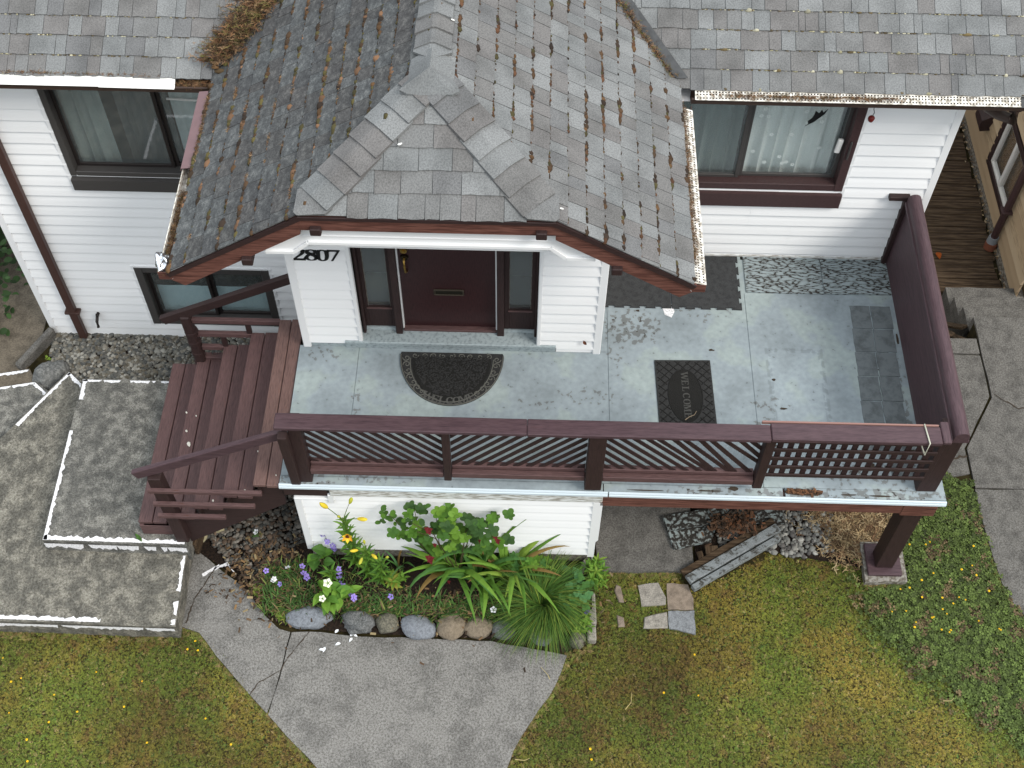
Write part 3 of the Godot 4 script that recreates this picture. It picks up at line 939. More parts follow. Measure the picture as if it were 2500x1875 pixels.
func curtain(called: String, label: String, x0: float, x1: float, y0: float, y1: float, z: float, m: Material, amp := 0.022, pitch := 0.085, sd := 1) -> void:
	var st := st_new()
	var n := int((x1 - x0) / 0.012)
	var f := FastNoiseLite.new()
	f.seed = sd
	f.frequency = 1.0
	var prof := func(t: float, v: float) -> Vector3:
		var x := lerpf(x0, x1, t)
		var ph := x / pitch * TAU + f.get_noise_1d(x * 3.0) * 3.0
		return Vector3(x + 0.25 * amp * cos(ph) * (1.0 - 0.3 * v), lerpf(y1, y0, v), z + amp * (0.6 + 0.5 * v) * sin(ph) * (1.0 + 0.5 * f.get_noise_1d(x * 5.0 + 9.0)))
	for i in n:
		for j in 3:
			var a: Vector3 = prof.call(float(i) / n, j / 3.0)
			var b: Vector3 = prof.call(float(i + 1) / n, j / 3.0)
			var c: Vector3 = prof.call(float(i + 1) / n, (j + 1) / 3.0)
			var d: Vector3 = prof.call(float(i) / n, (j + 1) / 3.0)
			quad(st, a, b, c, d, Vector3.BACK)
	var o := mi(called, st.commit(), m, self)
	tag(o, label, "curtain")

# ---------------------------------------------------------------- shingles
var shingle_units := []
func shingle_unit(k: int) -> Mesh:
	if shingle_units.is_empty():
		for v in 6:
			var r := RandomNumberGenerator.new()
			r.seed = 70 + v
			var st := st_new()
			var n := 4
			var row := []
			for i in n + 1:
				var x := -0.5 + float(i) / n
				var zz := 1.0 + r.randf_range(-0.028, 0.018)
				row.append([x, zz, 0.0125 + r.randf_range(-0.002, 0.003)])
			for i in n:
				var a: Array = row[i]
				var b: Array = row[i + 1]
				quad(st, Vector3(a[0], 0.003, 0), Vector3(b[0], 0.003, 0), Vector3(b[0], b[2], b[1]), Vector3(a[0], a[2], a[1]), Vector3.UP)
				quad(st, Vector3(a[0], a[2], a[1]), Vector3(b[0], b[2], b[1]), Vector3(b[0], 0.0005, b[1]), Vector3(a[0], 0.0005, a[1]), Vector3.BACK)
			for e: Array in [[0, -1.0], [n, 1.0]]:
				var a: Array = row[e[0]]
				quad(st, Vector3(a[0], 0.003, 0), Vector3(a[0], a[2], a[1]), Vector3(a[0], 0.0, a[1]), Vector3(a[0], 0.0, 0), Vector3(e[1], 0, 0))
			shingle_units.append(st.commit())
	return shingle_units[k % 6]

# lay courses on a plane: o origin, u along the course, d down the slope; boundary polygon in (u, d); returns a list of pieces
func courses(o: Vector3, u: Vector3, d: Vector3, bound: PackedVector2Array, e: float, mats: Array, wmin := 0.10, wmax := 0.22, d_from := -1e9) -> Array:
	var nrm := u.cross(d).normalized()
	if nrm.y < 0: nrm = -nrm
	var lo := bound[0]
	var hi := bound[0]
	for p in bound:
		lo = lo.min(p); hi = hi.max(p)
	var out := []
	var db := hi.y
	while db > maxf(lo.y, d_from) + 0.01:
		var x := lo.x - rng.randf() * 0.2
		var edge := db + 0.012 if db == hi.y else db
		while x < hi.x:
			var w := rng.randf_range(wmin, wmax)
			if rng.randf() < 0.12: w *= 0.55
			var xa := x + 0.0022
			var xb := x + w - 0.0022
			var d0 := db - e - 0.012
			var jit := rng.randf_range(-0.004, 0.004)
			var m: Material = mats[rng.randi() % mats.size()]
			var rect := PackedVector2Array([Vector2(xa, d0), Vector2(xb, d0), Vector2(xb, edge + jit), Vector2(xa, edge + jit)])
			x += w
			var inside := true
			for p in rect:
				var q := Vector2(p.x, minf(p.y, hi.y - 0.001))
				if not Geometry2D.is_point_in_polygon(q, bound): inside = false
			var ce := o + u * ((xa + xb) * 0.5) + d * (db - e * 0.5)
			if inside:
				var l := edge + jit - d0
				var uu := u if u.cross(nrm).dot(d) > 0.0 else -u
				var t := Transform3D(Basis(uu * (xb - xa), nrm, d * l), o + u * ((xa + xb) * 0.5) + d * d0)
				out.append({"mesh": shingle_unit(rng.randi() % 6), "t": t, "m": m, "c": ce})
			else:
				for poly: PackedVector2Array in Geometry2D.intersect_polygons(rect, bound):
					if absf(area_of(poly)) < 0.0006: continue
					var st := st_new()
					var ix := Geometry2D.triangulate_polygon(poly)
					var at := func(p: Vector2, h: float) -> Vector3: return o + u * p.x + d * p.y + nrm * h
					var hgt := func(p: Vector2) -> float: return lerpf(0.003, 0.0125, clampf((p.y - d0) / (db - d0), 0.0, 1.0))
					for k in range(0, ix.size(), 3):
						tri(st, at.call(poly[ix[k]], hgt.call(poly[ix[k]])), at.call(poly[ix[k + 1]], hgt.call(poly[ix[k + 1]])), at.call(poly[ix[k + 2]], hgt.call(poly[ix[k + 2]])), nrm)
					var sg := signf(area_of(poly))
					var cc := Vector2.ZERO
					for k in poly.size():
						var p := poly[k]
						var q := poly[(k + 1) % poly.size()]
						cc += p
						var nn := Vector2(q.y - p.y, p.x - q.x) * sg
						quad(st, at.call(p, hgt.call(p)), at.call(q, hgt.call(q)), at.call(q, 0.0), at.call(p, 0.0), u * nn.x + d * nn.y)
					cc /= poly.size()
					out.append({"mesh": st.commit(), "t": Transform3D(), "m": m, "c": o + u * cc.x + d * cc.y})
		db -= e
	return out

func area_of(p: PackedVector2Array) -> float:
	var a := 0.0
	for i in p.size(): a += p[i].cross(p[(i + 1) % p.size()])
	return a * 0.5

# bent cap pieces over a hip or ridge, from the lower end b up to a; wings wl, wr are the wing directions
func caps(a: Vector3, b: Vector3, wl: Vector3, wr: Vector3, hw: float, e: float, mats: Array) -> Array:
	var out := []
	var dir := (a - b).normalized()
	var up := -(wl + wr).normalized()
	var n := int((a - b).length() / e) + 1
	for i in n:
		var p := b + dir * (e * i)
		var q := b + dir * minf(e * (i + 1) + 0.03, (a - b).length() + 0.03)
		var st := st_new()
		var h0 := 0.030 + rng.randf_range(-0.003, 0.004)
		var h1 := 0.017
		var j := rng.randf_range(-0.006, 0.006)
		var w := hw + rng.randf_range(-0.006, 0.006)
		var pts := []
		for e2: Array in [[p, h0], [q, h1]]:
			var c: Vector3 = e2[0] + up * e2[1]
			var fl: float = e2[1] - 0.002
			pts.append([c + wl * (w + j) + up * (fl * 0.35 - 0.0), c + wl * w * 0.12 - up * 0.002, c + wr * w * 0.12 - up * 0.002, c + wr * (w - j) + up * (fl * 0.35)])
		if i == 0: # the lowest piece is cut to follow the eaves
			pts[0][0] += dir * hw * 0.82
			pts[0][3] += dir * hw * 0.82
		for k in 3:
			quad(st, pts[0][k], pts[0][k + 1], pts[1][k + 1], pts[1][k], up)
			# butt
			quad(st, pts[0][k], pts[0][k + 1], pts[0][k + 1] - up * 0.016, pts[0][k] - up * 0.016, -dir)
		quad(st, pts[0][0], pts[1][0], pts[1][0] - up * 0.02, pts[0][0] - up * 0.02, wl)
		quad(st, pts[0][3], pts[1][3], pts[1][3] - up * 0.02, pts[0][3] - up * 0.02, wr)
		out.append({"mesh": st.commit(), "t": Transform3D(), "m": mats[rng.randi() % mats.size()], "c": (p + q) * 0.5, "cap": true})
	return out

# the 300 pieces nearest in view become parts, the rest one part of kind stuff
func put_shingles(list: Array, parent: Node, most: int) -> void:
	var seen := []
	var rest := []
	for s: Dictionary in list:
		if in_frame(s.c, 1.05): seen.append(s)
		else: rest.append(s)
	seen.sort_custom(func(a: Dictionary, b: Dictionary) -> bool: return a.c.distance_squared_to(cam.position) < b.c.distance_squared_to(cam.position))
	for i in seen.size():
		var s: Dictionary = seen[i]
		if i < most or s.has("cap"): mi("cap_shingle" if s.has("cap") else "shingle", s.mesh, s.m, parent, s.t)
		else: rest.append(s)
	var by := {}
	for s: Dictionary in rest:
		if not by.has(s.m): by[s.m] = st_new()
		by[s.m].append_from(s.mesh, 0, s.t)
	if by.is_empty(): return
	var am := ArrayMesh.new()
	var mats := []
	for m: Material in by:
		by[m].commit(am)
		mats.append(m)
	var o := MeshInstance3D.new()
	o.name = "further_shingles"
	o.mesh = am
	for i in mats.size(): o.set_surface_override_material(i, mats[i])
	o.set_meta("kind", "stuff")
	parent.add_child(o, true)

# moss cushions and needle litter along course edges
func moss(parent: Node, called: String, spots: Array, tones: Array) -> void:
	var a := []
	var c := []
	for s: Array in spots:
		var p: Vector3 = s[0]
		var k: float = s[1]
		var axis: Vector3 = s[2]
		var up: Vector3 = s[3]
		var zz := axis.cross(up).normalized()
		var b := Basis(axis * k * rng.randf_range(0.9, 1.9), up * k * rng.randf_range(0.35, 0.7), zz * k * rng.randf_range(0.6, 1.0))
		a.append(Transform3D(b, p))
		var t: Color = tones[rng.randi() % tones.size()]
		var v := rng.randf_range(0.6, 1.3)
		c.append(Color(t.r * v, t.g * v, t.b * v))
	multi(called, stone_mesh(411, 0, 0.5), M.vcol, parent, a, c)

func litter(parent: Node, called: String, pts: Array, spread: Vector3, count: int, tones: Array, size := Vector2(0.04, 0.09), thin := 0.07) -> MultiMeshInstance3D:
	var st := st_new()
	# a few straight needles fanned from one point, or a chip when thin is large
	if thin < 0.15:
		for k in 4:
			bev_into(st, Vector3(1.0 - 0.15 * k, thin * 0.5, thin * 0.6), 0.01, Transform3D(Basis(Vector3.UP, [0.15, 0.75, -0.5, 2.1][k]) * Basis(Vector3.BACK, [0.1, -0.12, 0.2, 0.0][k]), Vector3([0.3, -0.1, 0.2, 0.0][k], 0.03 * k, [0.0, 0.15, -0.12, 0.2][k])))
	else:
		bev_into(st, Vector3(1, thin * 0.5, thin * 1.6), 0.05, Transform3D(Basis(Vector3.BACK, 0.1), Vector3.ZERO))
	var mesh := st.commit()
	var a := []
	var c := []
	for i in count:
		var k := rng.randf() * (pts.size() - 1)
		var p: Vector3 = pts[int(k)].lerp(pts[int(k) + 1], k - int(k))
		p += Vector3(rng.randfn() * spread.x, absf(rng.randfn()) * spread.y, rng.randfn() * spread.z)
		var s := rng.randf_range(size.x, size.y)
		var b := Basis.from_euler(Vector3(rng.randfn() * 0.35, rng.randf() * TAU, rng.randfn() * 0.35)) * Basis.from_scale(Vector3(s, s, s))
		a.append(Transform3D(b, p))
		var t: Color = tones[rng.randi() % tones.size()]
		var v := rng.randf_range(0.55, 1.3)
		c.append(Color(t.r * v, t.g * v, t.b * v))
	return multi(called, mesh, M.vcol, parent, a, c)

const NEEDLE := [Color(0.18, 0.09, 0.045), Color(0.25, 0.135, 0.065), Color(0.10, 0.055, 0.03), Color(0.30, 0.19, 0.105), Color(0.11, 0.085, 0.035), Color(0.06, 0.035, 0.022)]
const MOSSY := [Color(0.060, 0.034, 0.017), Color(0.085, 0.046, 0.020), Color(0.040, 0.025, 0.014), Color(0.056, 0.048, 0.017), Color(0.028, 0.018, 0.012)]

# ---------------------------------------------------------------- main house
func build_house() -> void:
	var h := base("white_house", "white lap-sided house with grey shingled roof and brown gutters", "house")
	var wu := [-3.97, -2.1, 0.90, 2.06]
	var wl := [-3.72, -2.49, -1.20, -0.385]
	var wr := [0.93, 2.675, 0.93, 2.06]
	var wall := Node3D.new()
	wall.name = "front_wall"
	h.add_child(wall)
	siding(wall, -4.775, -1.9, -1.479, 2.25, ZW, 0.1285, -1.441, [wu, wl], M.siding)
	siding(wall, 0.62, 3.42, 0.0, 2.25, ZW, 0.127, 0.318, [wr], M.siding)
	for s: Array in [[-4.84, -4.772], [3.42, 3.488]]:
		bx("corner_trim", Vector3(s[0], -1.485 if s[0] < 0 else -0.30, ZW - 0.02), Vector3(s[1], 2.25, ZW + 0.027), M.trim, h, 0.005)
	# light channel beside each window
	for w: Array in [wu, wl, wr]:
		for x: Array in [[w[0] - 0.058, w[0] - 0.024], [w[1] + 0.024, w[1] + 0.058]]:
			bx("window_channel", Vector3(x[0], w[2] - (0.06 if w == wl else 0.2), ZW), Vector3(x[1], w[3] + 0.05, ZW + 0.028), M.trim, h, 0.004)
	bx("window_channel", Vector3(wl[0] - 0.024, wl[3] + 0.024, ZW), Vector3(wl[1] + 0.024, wl[3] + 0.054, ZW + 0.028), M.trim, h, 0.004)
	# foundation and body behind the siding
	bx("foundation", Vector3(-4.80, -1.62, ZW - 0.25), Vector3(3.46, -1.46, ZW - 0.01), M.footing, h)
	bx("side_wall", Vector3(-4.83, -1.48, -15.0), Vector3(-4.70, 2.25, ZW - 0.03), M.siding, h)
	bx("side_wall", Vector3(3.36, -2.1, -15.0), Vector3(3.48, 2.25, ZW - 0.03), M.siding, h)
	bx("lower_wall", Vector3(0.6, -1.5, ZW - 0.10), Vector3(3.42, -0.01, ZW - 0.012), M.footing, h)
	window_unit(h, "window", wu, ZW, M.frame_grey, M.frame_dark, [-3.075], 0.055, 0.055, 0.155, M.frame_grey)
	window_unit(h, "window", wl, ZW, M.frame_grey, M.frame_dark, [-3.08], 0.075, 0.05)
	window_unit(h, "window", wr, ZW, M.frame_brown, M.frame_grey, [1.80], 0.075, 0.05, 0.185, M.frame_brown)
	for w: Array in [wu, wl, wr]: room(h, w, ZW, 2.6, M.room)
	# lock on the right window
	var win: Node = h.get_node("window3") if h.has_node("window3") else h
	mi("latch", bev(Vector3(0.045, 0.15, 0.03), 0.006), M.frame_white, win, Transform3D(Basis(Vector3.BACK, -0.06), Vector3(2.575, 1.40, ZW - 0.012)))
	mi("latch_bar", bev(Vector3(0.015, 0.20, 0.02), 0.003), M.frame_grey, win, Transform3D(Basis(), Vector3(2.655, 1.40, ZW + 0.045)))
	# roof
	var roof := Node3D.new()
	roof.name = "roof"
	h.add_child(roof)
	var dn := Vector3(0, -MK, 1.0).normalized()
	var ln := sqrt(1.0 + MK * MK)
	var o := Vector3(0, YEAVE + MK * 4.2, ZEAVE - 4.2)
	var dm := 4.2 * ln
	# porch roof meets the main roof along the valleys
	var vx := func(x: float) -> float: # d coordinate of the valley at x
		var y := YR - PM * absf(x - CX)
		var z := ZEAVE - (y - YEAVE) / MK
		return dm - (ZEAVE - z) * ln
	var xl := -2.40
	var xr := 1.105
	var list := []
	var left := PackedVector2Array([Vector2(-5.25, dm), Vector2(-5.25, 0), Vector2(CX, 0), Vector2(CX, vx.call(CX)), Vector2(xl, vx.call(xl)), Vector2(xl - 0.03, dm)])
	var right := PackedVector2Array([Vector2(3.95, dm), Vector2(3.95, 0), Vector2(CX, 0), Vector2(CX, vx.call(CX)), Vector2(xr, vx.call(xr)), Vector2(xr + 0.03, dm)])
	list += courses(o, Vector3.RIGHT, dn, left, 0.161, M.shingle, 0.09, 0.21, dm - 1.0)
	list += courses(o, Vector3.RIGHT, dn, right, 0.161, M.shingle, 0.09, 0.23, dm - 1.0)
	put_shingles(list, roof, 300)
	var st := st_new()
	for poly: PackedVector2Array in [left, right]:
		var ix := Geometry2D.triangulate_polygon(poly)
		for k in range(0, ix.size(), 3):
			tri(st, o + Vector3.RIGHT * poly[ix[k]].x + dn * poly[ix[k]].y, o + Vector3.RIGHT * poly[ix[k + 1]].x + dn * poly[ix[k + 1]].y, o + Vector3.RIGHT * poly[ix[k + 2]].x + dn * poly[ix[k + 2]].y, Vector3(0, 1, MK).normalized())
	mi("roof_deck", st.commit(), M.roof_under, roof)
	# upper roof beyond the picture, and the back slope
	var up := st_new()
	var top := o + Vector3(0, 0.008, 0)
	var low := o + dn * (dm - 1.0) + Vector3(0, 0.004, 0)
	quad(up, Vector3(-5.25, top.y, top.z), Vector3(3.95, top.y, top.z), Vector3(3.95, low.y, low.z), Vector3(-5.25, low.y, low.z), Vector3.UP)
	quad(up, Vector3(-5.25, top.y, top.z), Vector3(3.95, top.y, top.z), Vector3(3.95, top.y - 2.0, top.z - 4.2), Vector3(-5.25, top.y - 2.0, top.z - 4.2), Vector3.UP)
	mi("upper_roof", up.commit(), M.shingle[0], roof)
	bx("soffit", Vector3(-5.2, 2.17, ZW), Vector3(-2.2, 2.185, ZEAVE), M.trim, h)
	bx("soffit", Vector3(1.0, 2.17, ZW), Vector3(3.9, 2.185, ZEAVE), M.trim, h)
	# gutters with their different covers
	var gp := [Vector2(0, 0), Vector2(0.075, 0.0), Vector2(0.095, 0.02), Vector2(0.098, 0.062), Vector2(0.108, 0.064), Vector2(0.108, 0.074), Vector2(0.090, 0.074), Vector2(0.086, 0.024), Vector2(0.07, 0.006), Vector2(0.006, 0.006), Vector2(0.006, 0.088), Vector2(0, 0.088)]
	for gx: Array in [[-5.3, -2.47], [1.22, 4.0]]:
		var g := Node3D.new()
		g.name = "gutter"
		h.add_child(g, true)
		mi("trough", extrude(gp, Vector3(gx[0], 2.19, ZEAVE - 0.032), Vector3(gx[1], 2.19, ZEAVE - 0.032), Vector3.BACK, Vector3.UP), M.eave_brown, g)
		if gx[0] < 0:
			# solid white covers with a folded front, two lengths overlapping
			var cp := [Vector2(-0.02, 0.012), Vector2(0.028, 0.004), Vector2(0.03, -0.006), Vector2(0.062, -0.012), Vector2(0.064, -0.024), Vector2(0.098, -0.030), Vector2(0.098, -0.034), Vector2(0.062, -0.027), Vector2(0.028, -0.009), Vector2(-0.02, 0.008)]
			mi("gutter_cover", extrude(cp, Vector3(-5.3, 2.302, ZEAVE - 0.015), Vector3(-3.27, 2.301, ZEAVE - 0.015), Vector3.BACK, Vector3.UP), M.gutter_white, g)
			mi("gutter_cover", extrude(cp, Vector3(-3.30, 2.298, ZEAVE - 0.011), Vector3(-2.72, 2.294, ZEAVE - 0.009), Vector3.BACK, Vector3.UP), M.gutter_white, g)
			litter(g, "needles", [Vector3(-4.2, 2.318, ZEAVE - 0.005), Vector3(-2.9, 2.31, ZEAVE - 0.005)], Vector3(0.06, 0.004, 0.008), 260, NEEDLE, Vector2(0.015, 0.035))
			litter(g, "needles", [Vector3(-2.7, 2.24, ZEAVE + 0.02), Vector3(-2.48, 2.25, ZEAVE + 0.02)], Vector3(0.03, 0.015, 0.02), 220, NEEDLE, Vector2(0.02, 0.05))
		else:
			guard_strip(g, Vector3(1.25, 2.302, ZEAVE + 0.0), Vector3(3.71, 2.302, ZEAVE + 0.0), Vector3(0, -0.035, 0.085), M.guard)
			litter(g, "needles", [Vector3(1.5, 2.285, ZEAVE + 0.055), Vector3(2.75, 2.285, ZEAVE + 0.055)], Vector3(0.08, 0.006, 0.012), 520, NEEDLE, Vector2(0.015, 0.045))
			mi("gutter_screen", extrude([Vector2(0, 0), Vector2(0.085, -0.035), Vector2(0.085, -0.039), Vector2(0, -0.004)], Vector3(3.71, 2.298, ZEAVE), Vector3(4.0, 2.298, ZEAVE), Vector3.BACK, Vector3.UP), M.flashing, g)
			# outlet elbow under the end of the gutter
			mi("outlet", tube([Vector3(3.72, 2.20, ZEAVE + 0.02), Vector3(3.72, 2.08, ZEAVE + 0.02), Vector3(3.66, 2.02, ZEAVE - 0.10), Vector3(3.56, 1.98, ZW + 0.06)], 0.045, 8), M.eave_brown, g)
	# downspout
	var ds := Node3D.new()
	ds.name = "downspout"
	h.add_child(ds)
	mi("pipe", bev(Vector3(0.078, 3.75, 0.065), 0.008), M.down_brown, ds, Transform3D(Basis(), Vector3(-4.505, 0.31, ZW + 0.062)))
	for y: float in [-1.02]:
		mi("strap", bev(Vector3(0.15, 0.03, 0.07), 0.004), M.down_brown, ds, Transform3D(Basis(), Vector3(-4.505, y, ZW + 0.062)))
	# hose tap
	var tap := Node3D.new()
	tap.name = "hose_tap"
	h.add_child(tap)
	mi("spout", tube([Vector3(-4.283, -1.10, ZW + 0.0), Vector3(-4.283, -1.10, ZW + 0.06), Vector3(-4.285, -1.13, ZW + 0.10), Vector3(-4.285, -1.20, ZW + 0.115)], 0.016, 8), M.frame_dark, tap)
	mi("tap_handle", tube([Vector3(-4.283, -1.10, ZW + 0.06), Vector3(-4.27, -1.045, ZW + 0.075)], 0.014, 6), M.frame_dark, tap)
	# valley flashing and litter
	for s: float in [-1.0, 1.0]:
		var a := Vector3(CX + s * 1.75, YR - PM * 1.75 + 0.012, ZEAVE - (YR - PM * 1.75 - YEAVE) / MK)
		var b := Vector3(CX + s * 0.9, YR - PM * 0.9 + 0.012, ZEAVE - (YR - PM * 0.9 - YEAVE) / MK)
		var f := st_new()
		var wm := Vector3(s, 0, 0) * 0.085
		var wp := (Vector3(-s, PM, 0).normalized()) * 0.03
		quad(f, a + Vector3(0, 0.012, 0), b + Vector3(0, 0.012, 0), b + wm + Vector3(0, 0.018, 0), a + wm + Vector3(0, 0.018, 0), Vector3.UP)
		quad(f, a + Vector3(0, 0.012, 0), b + Vector3(0, 0.012, 0), b + wp + Vector3(0, 0.016, 0), a + wp + Vector3(0, 0.016, 0), Vector3.UP)
		mi("valley_flashing", f.commit(), M.flashing, roof)
		if s < 0:
			litter(roof, "valley_needles", [a.lerp(b, 0.05) + Vector3(-0.06, 0.03, 0), b + Vector3(-0.07, 0.03, 0)], Vector3(0.075, 0.035, 0.06), 3600, NEEDLE + [Color(0.17, 0.15, 0.05), Color(0.07, 0.045, 0.025), Color(0.05, 0.035, 0.02)], Vector2(0.025, 0.07))
			var heap := []
			for k in 260:
				heap.append([a.lerp(b, rng.randf()) + Vector3(-0.06 + rng.randfn() * 0.06, 0.015, rng.randfn() * 0.04), rng.randf_range(0.015, 0.035), Vector3.RIGHT, Vector3.UP])
			moss(roof, "valley_moss", heap, [Color(0.10, 0.065, 0.03), Color(0.13, 0.12, 0.035), Color(0.16, 0.09, 0.04)])
		else:
			litter(roof, "valley_needles", [a.lerp(b, 0.0) + Vector3(-0.035, 0.025, 0), b + Vector3(-0.03, 0.025, 0)], Vector3(0.022, 0.012, 0.022), 900, NEEDLE + [Color(0.12, 0.13, 0.03)], Vector2(0.015, 0.04))
	# lichen crumbs and moss along the courses of the main roof
	var spots := []
	for k in 7:
		var dd := dm - 0.161 * k
		for i in 110:
			var x := rng.randf_range(-4.2, -2.6) if i < 40 else rng.randf_range(1.3, 3.9)
			var p := o + Vector3.RIGHT * x + dn * (dd + 0.004) + Vector3(0, 0.006, 0)
			var big := rng.randf() < 0.08 and x > 1.0
			spots.append([p, rng.randf_range(0.006, 0.011) * (2.2 if big else 1.0), Vector3.RIGHT, Vector3(0, 1, MK).normalized()])
	moss(roof, "moss", spots, [Color(0.30, 0.28, 0.18), Color(0.40, 0.38, 0.28), Color(0.12, 0.09, 0.04), Color(0.09, 0.07, 0.04)])

# white gutter guard: bars with real slots between them
func guard_strip(parent: Node, a: Vector3, b: Vector3, across: Vector3, m: Material) -> void:
	var st := st_new()
	var dir := (b - a).normalized()
	var n := dir.cross(across).normalized()
	if n.y < 0: n = -n
	var wv := across.normalized()
	var w := across.length()
	# long bars
	for f: Array in [[0.0, 0.20], [0.32, 0.42], [0.54, 0.74], [0.86, 1.0]]:
		var c: Vector3 = a + across * ((f[0] + f[1]) * 0.5)
		bev_into(st, Vector3((b - a).length(), 0.004, w * (f[1] - f[0])), 0.001, Transform3D(Basis(dir, n, dir.cross(n)), c + (b - a) * 0.5))
	var k := 0.0
	while k < (b - a).length():
		bev_into(st, Vector3(0.013, 0.0034, w * 0.96), 0.0008, Transform3D(Basis(dir, n, dir.cross(n)), a + dir * k + across * 0.5))
		k += 0.024
	mi("gutter_guard", st.commit(), m, parent)

# ---------------------------------------------------------------- entrance porch
func build_entry() -> void:
	var p := base("entrance_porch", "white-sided entrance porch with clipped gable shingle roof and brown fascia", "porch")
	var wall := Node3D.new()
	wall.name = "porch_wall"
	p.add_child(wall)
	var e := 0.1246
	siding(wall, -1.87, -1.437, 0.066, 2.46, ZE, e, 0.057, [], M.siding)
	siding(wall, 0.127, 0.605, 0.0, 2.46, ZE, e, 0.057, [[0.12, 0.27, -0.1, 0.07]], M.siding)
	bx("corner_trim", Vector3(-1.936, 0.0, ZE - 0.05), Vector3(-1.868, 2.46, ZE + 0.03), M.trim, p, 0.006)
	bx("corner_trim", Vector3(0.588, -0.005, ZE - 0.05), Vector3(0.656, 2.46, ZE + 0.03), M.trim, p, 0.006)
	bx("door_trim", Vector3(-1.445, 0.078, ZE - 0.02), Vector3(-1.409, 2.46, ZE + 0.03), M.trim, p, 0.006)
	bx("door_trim", Vector3(0.098, 0.072, ZE - 0.02), Vector3(0.134, 2.46, ZE + 0.03), M.trim, p, 0.006)
	bx("base_board", Vector3(-1.875, 0.0, ZE - 0.02), Vector3(-1.56, 0.064, ZE + 0.012), M.sill, p)
	bx("side_wall", Vector3(-1.93, 0.0, ZW + 0.03), Vector3(-1.84, 2.46, ZE - 0.052), M.siding, p)
	bx("side_wall", Vector3(0.56, 0.0, ZW + 0.03), Vector3(0.652, 2.46, ZE - 0.052), M.siding, p)
	# door sill
	var sill := mi("door_sill", extrude([Vector2(-0.30, 0.001), Vector2(0.022, 0.001), Vector2(0.026, 0.066), Vector2(0.040, 0.07), Vector2(0.040, 0.098), Vector2(0.032, 0.106), Vector2(-0.10, 0.112), Vector2(-0.11, 0.135), Vector2(-0.30, 0.135)], Vector3(-1.562, 0, ZE), Vector3(0.266, 0, ZE), Vector3.BACK, Vector3.UP), M.sill, p)
	sill.set_meta("label", "blue-grey painted sill below the front door")
	# door frame and sidelights
	var fr := Node3D.new()
	fr.name = "door_frame"
	p.add_child(fr)
	for x: Array in [[-1.409, -1.385], [-1.124, -1.066], [-0.246, -0.186], [0.076, 0.098]]:
		bx("jamb", Vector3(x[0], 0.10, ZD - 0.06), Vector3(x[1], 2.40, ZD + 0.075), M.dark_y, fr, 0.005)
	bx("jamb", Vector3(-1.385, 2.15, ZD - 0.06), Vector3(0.076, 2.40, ZD + 0.06), M.dark_x, fr, 0.005)
	for x: float in [-1.0655, -0.258]:
		bx("weather_strip", Vector3(x, 0.138, ZD - 0.02), Vector3(x + 0.0125, 2.15, ZD + 0.03), M.trim, fr, 0.002)
	var door := Node3D.new()
	door.name = "door"
	p.add_child(door)
	door.set_meta("label", "dark maroon front door with mail slot and brass lock")
	bx("door_leaf", Vector3(-1.052, 0.14, ZD - 0.045), Vector3(-0.2585, 2.14, ZD), M.door, door, 0.004)
	bx("threshold", Vector3(-1.06, 0.112, ZD - 0.05), Vector3(-0.25, 0.139, ZD + 0.045), M.brown_x, door, 0.004)
	var st := st_new()
	for q: Array in [[-0.78, -0.525, 0.638, 0.654], [-0.78, -0.525, 0.578, 0.59], [-0.78, -0.766, 0.59, 0.638], [-0.54, -0.525, 0.59, 0.638]]:
		bev_into(st, Vector3(q[1] - q[0], q[3] - q[2], 0.014), 0.003, Transform3D(Basis(), Vector3((q[0] + q[1]) / 2, (q[2] + q[3]) / 2, ZD + 0.007)))
	mi("mail_slot", st.commit(), plain(Color(0.27, 0.24, 0.20), 0.5, 0.4), door)
	bx("mail_flap", Vector3(-0.766, 0.59, ZD), Vector3(-0.54, 0.638, ZD + 0.006), plain(Color(0.22, 0.21, 0.18), 0.4, 0.7), door, 0.002)
	mi("deadbolt", tube([Vector3(-1.0, 1.148, ZD), Vector3(-1.0, 1.148, ZD + 0.022)], 0.034, 16, 0.028), M.brass, door)
	mi("deadbolt", tube([Vector3(-1.0, 1.148, ZD + 0.022), Vector3(-1.0, 1.148, ZD + 0.032)], 0.014, 12), M.brass, door)
	mi("handle_plate", tube([Vector3(-1.0, 1.055, ZD), Vector3(-1.0, 1.055, ZD + 0.016)], 0.036, 16, 0.03), plain(Color(0.20, 0.17, 0.12), 0.4, 0.8), door)
	mi("handle", tube([Vector3(-1.0, 1.055, ZD + 0.016), Vector3(-1.0, 1.05, ZD + 0.05), Vector3(-0.998, 1.0, ZD + 0.062), Vector3(-0.994, 0.93, ZD + 0.055), Vector3(-0.99, 0.895, ZD + 0.02), Vector3(-0.99, 0.88, ZD + 0.003)], 0.011, 8), M.brass, door)
	for x: Array in [[-1.385, -1.124, -1.352, -1.156], [-0.186, 0.076, -0.143, 0.043]]:
		var s := Node3D.new()
		s.name = "sidelight"
		p.add_child(s, true)
		var g := st_new()
		for q: Array in [[x[0], x[2], 0.135, 2.15], [x[3], x[1], 0.135, 2.15], [x[2], x[3], 0.135, 0.40], [x[2], x[3], 1.98, 2.15]]:
			bev_into(g, Vector3(q[1] - q[0], q[3] - q[2], 0.045 if q[0] != x[2] else 0.042), 0.003, Transform3D(Basis(), Vector3((q[0] + q[1]) / 2, (q[2] + q[3]) / 2, ZD - 0.01)))
		mi("sidelight_frame", g.commit(), M.dark_y, s)
		bx("bead", Vector3(x[2] - 0.012, 0.386, ZD + 0.012), Vector3(x[3] + 0.012, 0.404, ZD + 0.026), M.brown_x, s, 0.003)
		bx("pane", Vector3(x[2], 0.40, ZD - 0.014), Vector3(x[3], 1.98, ZD - 0.010), M.glass, s, 0.0005)
